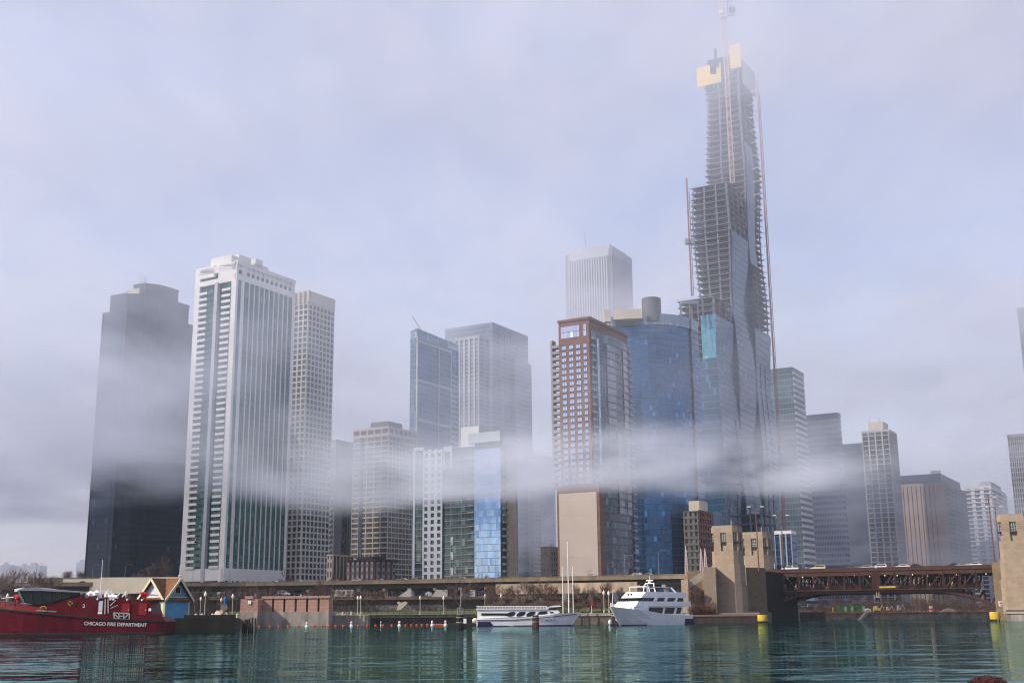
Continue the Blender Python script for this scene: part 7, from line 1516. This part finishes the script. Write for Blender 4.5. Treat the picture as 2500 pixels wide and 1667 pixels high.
def person(coat, legs, hair, stride, label, group=None, name='person'):
    r = empty(name, (0, 0, 0), 0, label, 'person', group)
    s_ = stride
    J = [(0, 0, .98, .13, .10), (0, 0, 1.2, .12, .10), (0, 0, 1.42, .15, .10), (0, 0, 1.53, .055), (.02, 0, 1.62, .085, .095), (.03, 0, 1.72, .09, .09),
         (0, -.09, .92, .085), (.12*s_, -.09, .52, .06), (.02+.30*s_, -.10, .10, .045), (.16+.30*s_, -.10, .05, .04),
         (0, .09, .92, .085), (-.02*s_, .09, .52, .06), (-.34*s_, .10, .12, .045), (-.22*s_, .10, .05, .04),
         (0, -.19, 1.42, .05), (-.08*s_, -.23, 1.15, .042), (.06-.1*s_, -.23, .90, .035), (.08-.1*s_, -.23, .82, .03),
         (0, .19, 1.42, .05), (.08*s_, .23, 1.15, .042), (.16*s_, .22, .92, .035), (.2*s_, .22, .84, .03)]
    E = [(0, 1), (1, 2), (2, 3), (3, 4), (4, 5), (0, 6), (6, 7), (7, 8), (8, 9), (0, 10), (10, 11), (11, 12), (12, 13), (2, 14), (14, 15), (15, 16), (16, 17), (2, 18), (18, 19), (19, 20), (20, 21)]
    skinned('body', J, E, skinT, r)
    m = MB(); n = 12; st = [ring((0, 0, z), rx, ry, n) for z, rx, ry in ((.86, .17, .21), (1.0, .16, .20), (1.2, .15, .19), (1.4, .15, .22), (1.48, .10, .14), (1.53, .07, .08))]
    for a, b in zip(st, st[1:]):
        for i in range(n): m.quad([a[i], a[(i+1) % n], b[(i+1) % n], b[i]])
    limb(m, [(0, -.18, 1.43, .08), (-.08*s_, -.235, 1.15, .065), (.05-.1*s_, -.235, .90, .055)]); limb(m, [(0, .18, 1.43, .08), (.08*s_, .235, 1.15, .065), (.15*s_, .225, .93, .055)]); m.build('coat', coat, r, smooth=True)
    m = MB(); limb(m, [(0, -.09, .96, .12), (.12*s_, -.09, .52, .085), (.02+.30*s_, -.10, .09, .065)]); limb(m, [(0, .09, .96, .12), (-.02*s_, .09, .52, .085), (-.34*s_, .10, .11, .065)]); m.build('trousers', legs, r, smooth=True)
    m = MB(); m.ball((.0, 0, 1.73), .115, 10, 7, 1.0); m.build('hair', hair, r, smooth=True); return r
dk = mat('dark cloth', (.03, .03, .04), .9, var=.1); bl_ = mat('blue cloth', (.05, .1, .3), .9, var=.1); rd = mat('red cloth', (.45, .05, .04), .9, var=.1); lt = mat('pale cloth', (.5, .48, .45), .9, var=.1); hr = mat('dark hair', (.035, .022, .018), .8, var=.2)
WK = 'walkers on the lower road'
for px, c_, st_, lb in ((1043, dk, .9, 'walker in dark clothes, leftmost on the lower road path'), (1051, lt, .8, 'walker in a pale coat beside the dark one'), (1070, dk, .7, 'dark clothed walker in the right-hand pair'), (1075, bl_, .8, 'walker in blue in the right-hand pair')):
    c = Pz(px, 1455, 10.25); o = person(c_, dk, hr, st_, lb, WK); Yp = 0
    for a, b in zip(LP, LP[1:]):
        qx = ray(px, 1455); t = (a.y*qx.x-a.x*qx.y)/((b.x-a.x)*qx.y-(b.y-a.y)*qx.x)
        if 0 <= t <= 1: c = a.lerp(b, t)
    o.location = (c.x, c.y+1.0, c.z-.9+.02); o.scale = (1.05,)*3; o.rotation_euler = (0, 0, .1)
BW = 'people on the lower deck of the bridge'
pb = []
for px, c_, st_, lb in ((1990, lt, .6, 'person in pale clothes walking on the bridge, left half'), (2274, lt, .7, 'person in grey on the bridge, right of the name board'), (2296, rd, .6, 'person in red next to the yellow bicycle rider'), (2395, rd, .7, 'person in red near the right end of the bridge')):
    t = (px-1866)/(2429-1866); q = bp(t, -.55, ZBm+.9); o = person(c_, dk, hr, st_, lb, BW); o.location = q; o.rotation_euler = (0, 0, ba)
def bicycle(loc, rz, col, label, rider):
    r = empty('bicycle', loc, rz, label, 'bicycle', 'bicycles on the bridge'); fm_ = mat('bicycle paint '+label[:6], col, .4, var=0)
    for x in (-.52, .52):
        m = MB(); n = 16
        for k in range(n): a, b = 2*pi*k/n, 2*pi*(k+1)/n; m.bar((x+.34*cos(a), 0, .35+.34*sin(a)), (x+.34*cos(b), 0, .35+.34*sin(b)), .05)
        for k in range(6): a = pi*k/6; m.bar((x+.33*cos(a), 0, .35+.33*sin(a)), (x-.33*cos(a), 0, .35-.33*sin(a)), .012)
        m.build('wheel', blk, r)
    m = MB(); pts = {'r': (-.52, .35), 'b': (-.05, .32), 's': (-.18, .85), 'h': (.38, .9), 'f': (.52, .35)}
    for a, b in (('r', 'b'), ('b', 's'), ('s', 'r'), ('s', 'h'), ('b', 'h'), ('h', 'f')): m.bar((pts[a][0], 0, pts[a][1]), (pts[b][0], 0, pts[b][1]), .05)
    m.build('frame', fm_, r); m = MB(); m.box(-.3, -.05, -.07, .07, .88, .95); m.build('saddle', blk, r); m = MB(); m.bar((.36, -.25, 1.0), (.36, .25, 1.0), .04); m.bar((.38, 0, .9), (.36, 0, 1.0), .04); m.build('handlebar', blk, r)
    p = empty('person', loc, rz, rider[1], 'person', 'cyclists on the bridge')
    J = [(-.2, 0, 1.02, .12, .11), (-.08, 0, 1.22, .12, .11), (.06, 0, 1.42, .14, .1), (.12, 0, 1.53, .055), (.17, 0, 1.62, .085), (.2, 0, 1.7, .09), (-.15, -.09, .98, .085), (.18, -.1, .75, .06), (.0, -.1, .38, .045), (.12, -.1, .34, .04), (-.15, .09, .98, .085), (.14, .1, .62, .06), (-.02, .1, .24, .045), (.1, .1, .2, .04), (.06, -.18, 1.4, .05), (.2, -.24, 1.2, .042), (.36, -.22, 1.04, .03), (.06, .18, 1.4, .05), (.2, .24, 1.2, .042), (.36, .22, 1.04, .03)]
    E = [(0, 1), (1, 2), (2, 3), (3, 4), (4, 5), (0, 6), (6, 7), (7, 8), (8, 9), (0, 10), (10, 11), (11, 12), (12, 13), (2, 14), (14, 15), (15, 16), (2, 17), (17, 18), (18, 19)]
    skinned('body', J, E, skinT, p); m = MB(); n = 12; st = [ring(c, rx, ry, n) for c, rx, ry in (((-.2, 0, .95), .17, .2), ((-.1, 0, 1.15), .16, .19), ((.04, 0, 1.38), .15, .2), ((.1, 0, 1.5), .08, .09))]
    for a, b in zip(st, st[1:]):
        for i in range(n): m.quad([a[i], a[(i+1) % n], b[(i+1) % n], b[i]])
    limb(m, [(.06, -.17, 1.41, .08), (.2, -.24, 1.2, .062), (.33, -.22, 1.06, .05)]); limb(m, [(.06, .17, 1.41, .08), (.2, .24, 1.2, .062), (.33, .22, 1.06, .05)]); m.build('jacket', rider[0], p, smooth=True)
    m = MB(); limb(m, [(-.17, -.09, 1.0, .12), (.18, -.1, .75, .08), (.0, -.1, .38, .06)]); limb(m, [(-.17, .09, 1.0, .12), (.14, .1, .62, .08), (-.02, .1, .24, .06)]); m.build('trousers', dk, p, smooth=True); m = MB(); m.ball((.19, 0, 1.74), .12, 10, 7, .8); m.build('helmet', whP, p, smooth=True)
for px, col, c_, l1, l2 in ((1918, (.1, .25, .5), bl_, 'blue bicycle at the left end of the bridge walkway', 'rider in blue on the leftmost bicycle'), (1945, (.6, .65, .7), lt, 'silver bicycle on the bridge walkway, second from the left', 'rider in pale clothes on the silver bicycle'), (2024, (.4, .4, .4), dk, 'grey bicycle on the bridge walkway, left of its middle', 'rider in dark clothes on the grey bicycle'), (2326, (.75, .5, .05), mat('yellow cloth', (.7, .45, .08), .9, var=.05), 'yellow bicycle right of the name board', 'rider in yellow on the yellow bicycle')):
    t = (px-1866)/(2429-1866); bicycle(bp(t, -.62, ZBm+.9), ba, col, l1, (c_, l2))
# spectator below the camera: only the curly hair shows
hp = P(2409, 1646, 5.0); zt = hp.z
wp = empty('person', (hp.x, 5.0, zt-1.78), radians(90), 'person with curly reddish brown hair in front, only the crown of the head showing', 'person')
J = [(0, 0, .98, .14, .11), (0, 0, 1.2, .13, .11), (0, 0, 1.40, .16, .11), (0, 0, 1.51, .06), (.02, 0, 1.60, .08, .09), (.02, 0, 1.68, .085, .09), (0, -.09, .92, .085), (0, -.1, .5, .06), (0, -.1, .08, .045), (.14, -.1, .04, .04), (0, .09, .92, .085), (0, .1, .5, .06), (0, .1, .08, .045), (.14, .1, .04, .04), (0, -.19, 1.40, .05), (0, -.24, 1.12, .042), (.05, -.24, .86, .03), (0, .19, 1.40, .05), (0, .24, 1.12, .042), (.05, .24, .86, .03)]
E = [(0, 1), (1, 2), (2, 3), (3, 4), (4, 5), (0, 6), (6, 7), (7, 8), (8, 9), (0, 10), (10, 11), (11, 12), (12, 13), (2, 14), (14, 15), (15, 16), (2, 17), (17, 18), (18, 19)]
skinned('body', J, E, skinT, wp, 2)
m = MB(); n = 14; st = [ring((0, 0, z), rx, ry, n) for z, rx, ry in ((.7, .2, .23), (1.0, .18, .22), (1.2, .17, .21), (1.38, .16, .23), (1.47, .1, .14))]
for a, b in zip(st, st[1:]):
    for i in range(n): m.quad([a[i], a[(i+1) % n], b[(i+1) % n], b[i]])
limb(m, [(0, -.18, 1.41, .08), (0, -.25, 1.12, .065), (.05, -.25, .9, .055)], 9); limb(m, [(0, .18, 1.41, .08), (0, .25, 1.12, .065), (.05, .25, .9, .055)], 9); m.build('coat', dk, wp, smooth=True)
m = MB(); limb(m, [(0, -.09, .96, .12), (0, -.1, .5, .085), (0, -.1, .09, .065)]); limb(m, [(0, .09, .96, .12), (0, .1, .5, .085), (0, .1, .09, .065)]); m.build('trousers', dk, wp, smooth=True)
m = MB(); rnd = random.Random(2); m.ball((0, 0, 1.655), .105, 14, 10, 1.0)
for i in range(1500):
    a = rnd.uniform(0, 2*pi); e_ = rnd.uniform(-.2, 1.0); e_ = math.asin(max(-1, min(1, e_))); d = Vector((cos(a)*cos(e_), sin(a)*cos(e_), sin(e_))); c = Vector((0, 0, 1.655))+d*.105; u = d.orthogonal().normalized(); w_ = d.cross(u); ph = rnd.uniform(0, 6); rr = rnd.uniform(.008, .016)
    p0 = c
    for k in range(4):
        th = ph+k*1.4; q = c+d*(.004+k*.0045)+(u*cos(th)+w_*sin(th))*rr; m.tube(p0, q, .0014, .0014, 3, cap=False) if k else None; p0 = q
m.build('curly_hair', mat('reddish brown hair', (.10, .035, .035), .6, var=.3, scale=30), wp)
for e in (-.035, .035): m = MB(); m.ball((.098, e, 1.63), .012, 8, 6); m.build('eye', dk, wp)
m = MB(); m.box(hp.x-3, hp.x+3, 2.8, 6.4, zt-1.98, zt-1.785); o = m.build('floating_dock', mat('weathered timber dock', (0, 0, 0))); tag(o, 'low timber landing stage under the spectator in front', 'landing stage')

for o in SC.objects:
    if o.parent is None and 'category' in o and 'kind' not in o and o.type in ('MESH', 'EMPTY'): o['kind'] = 'thing'
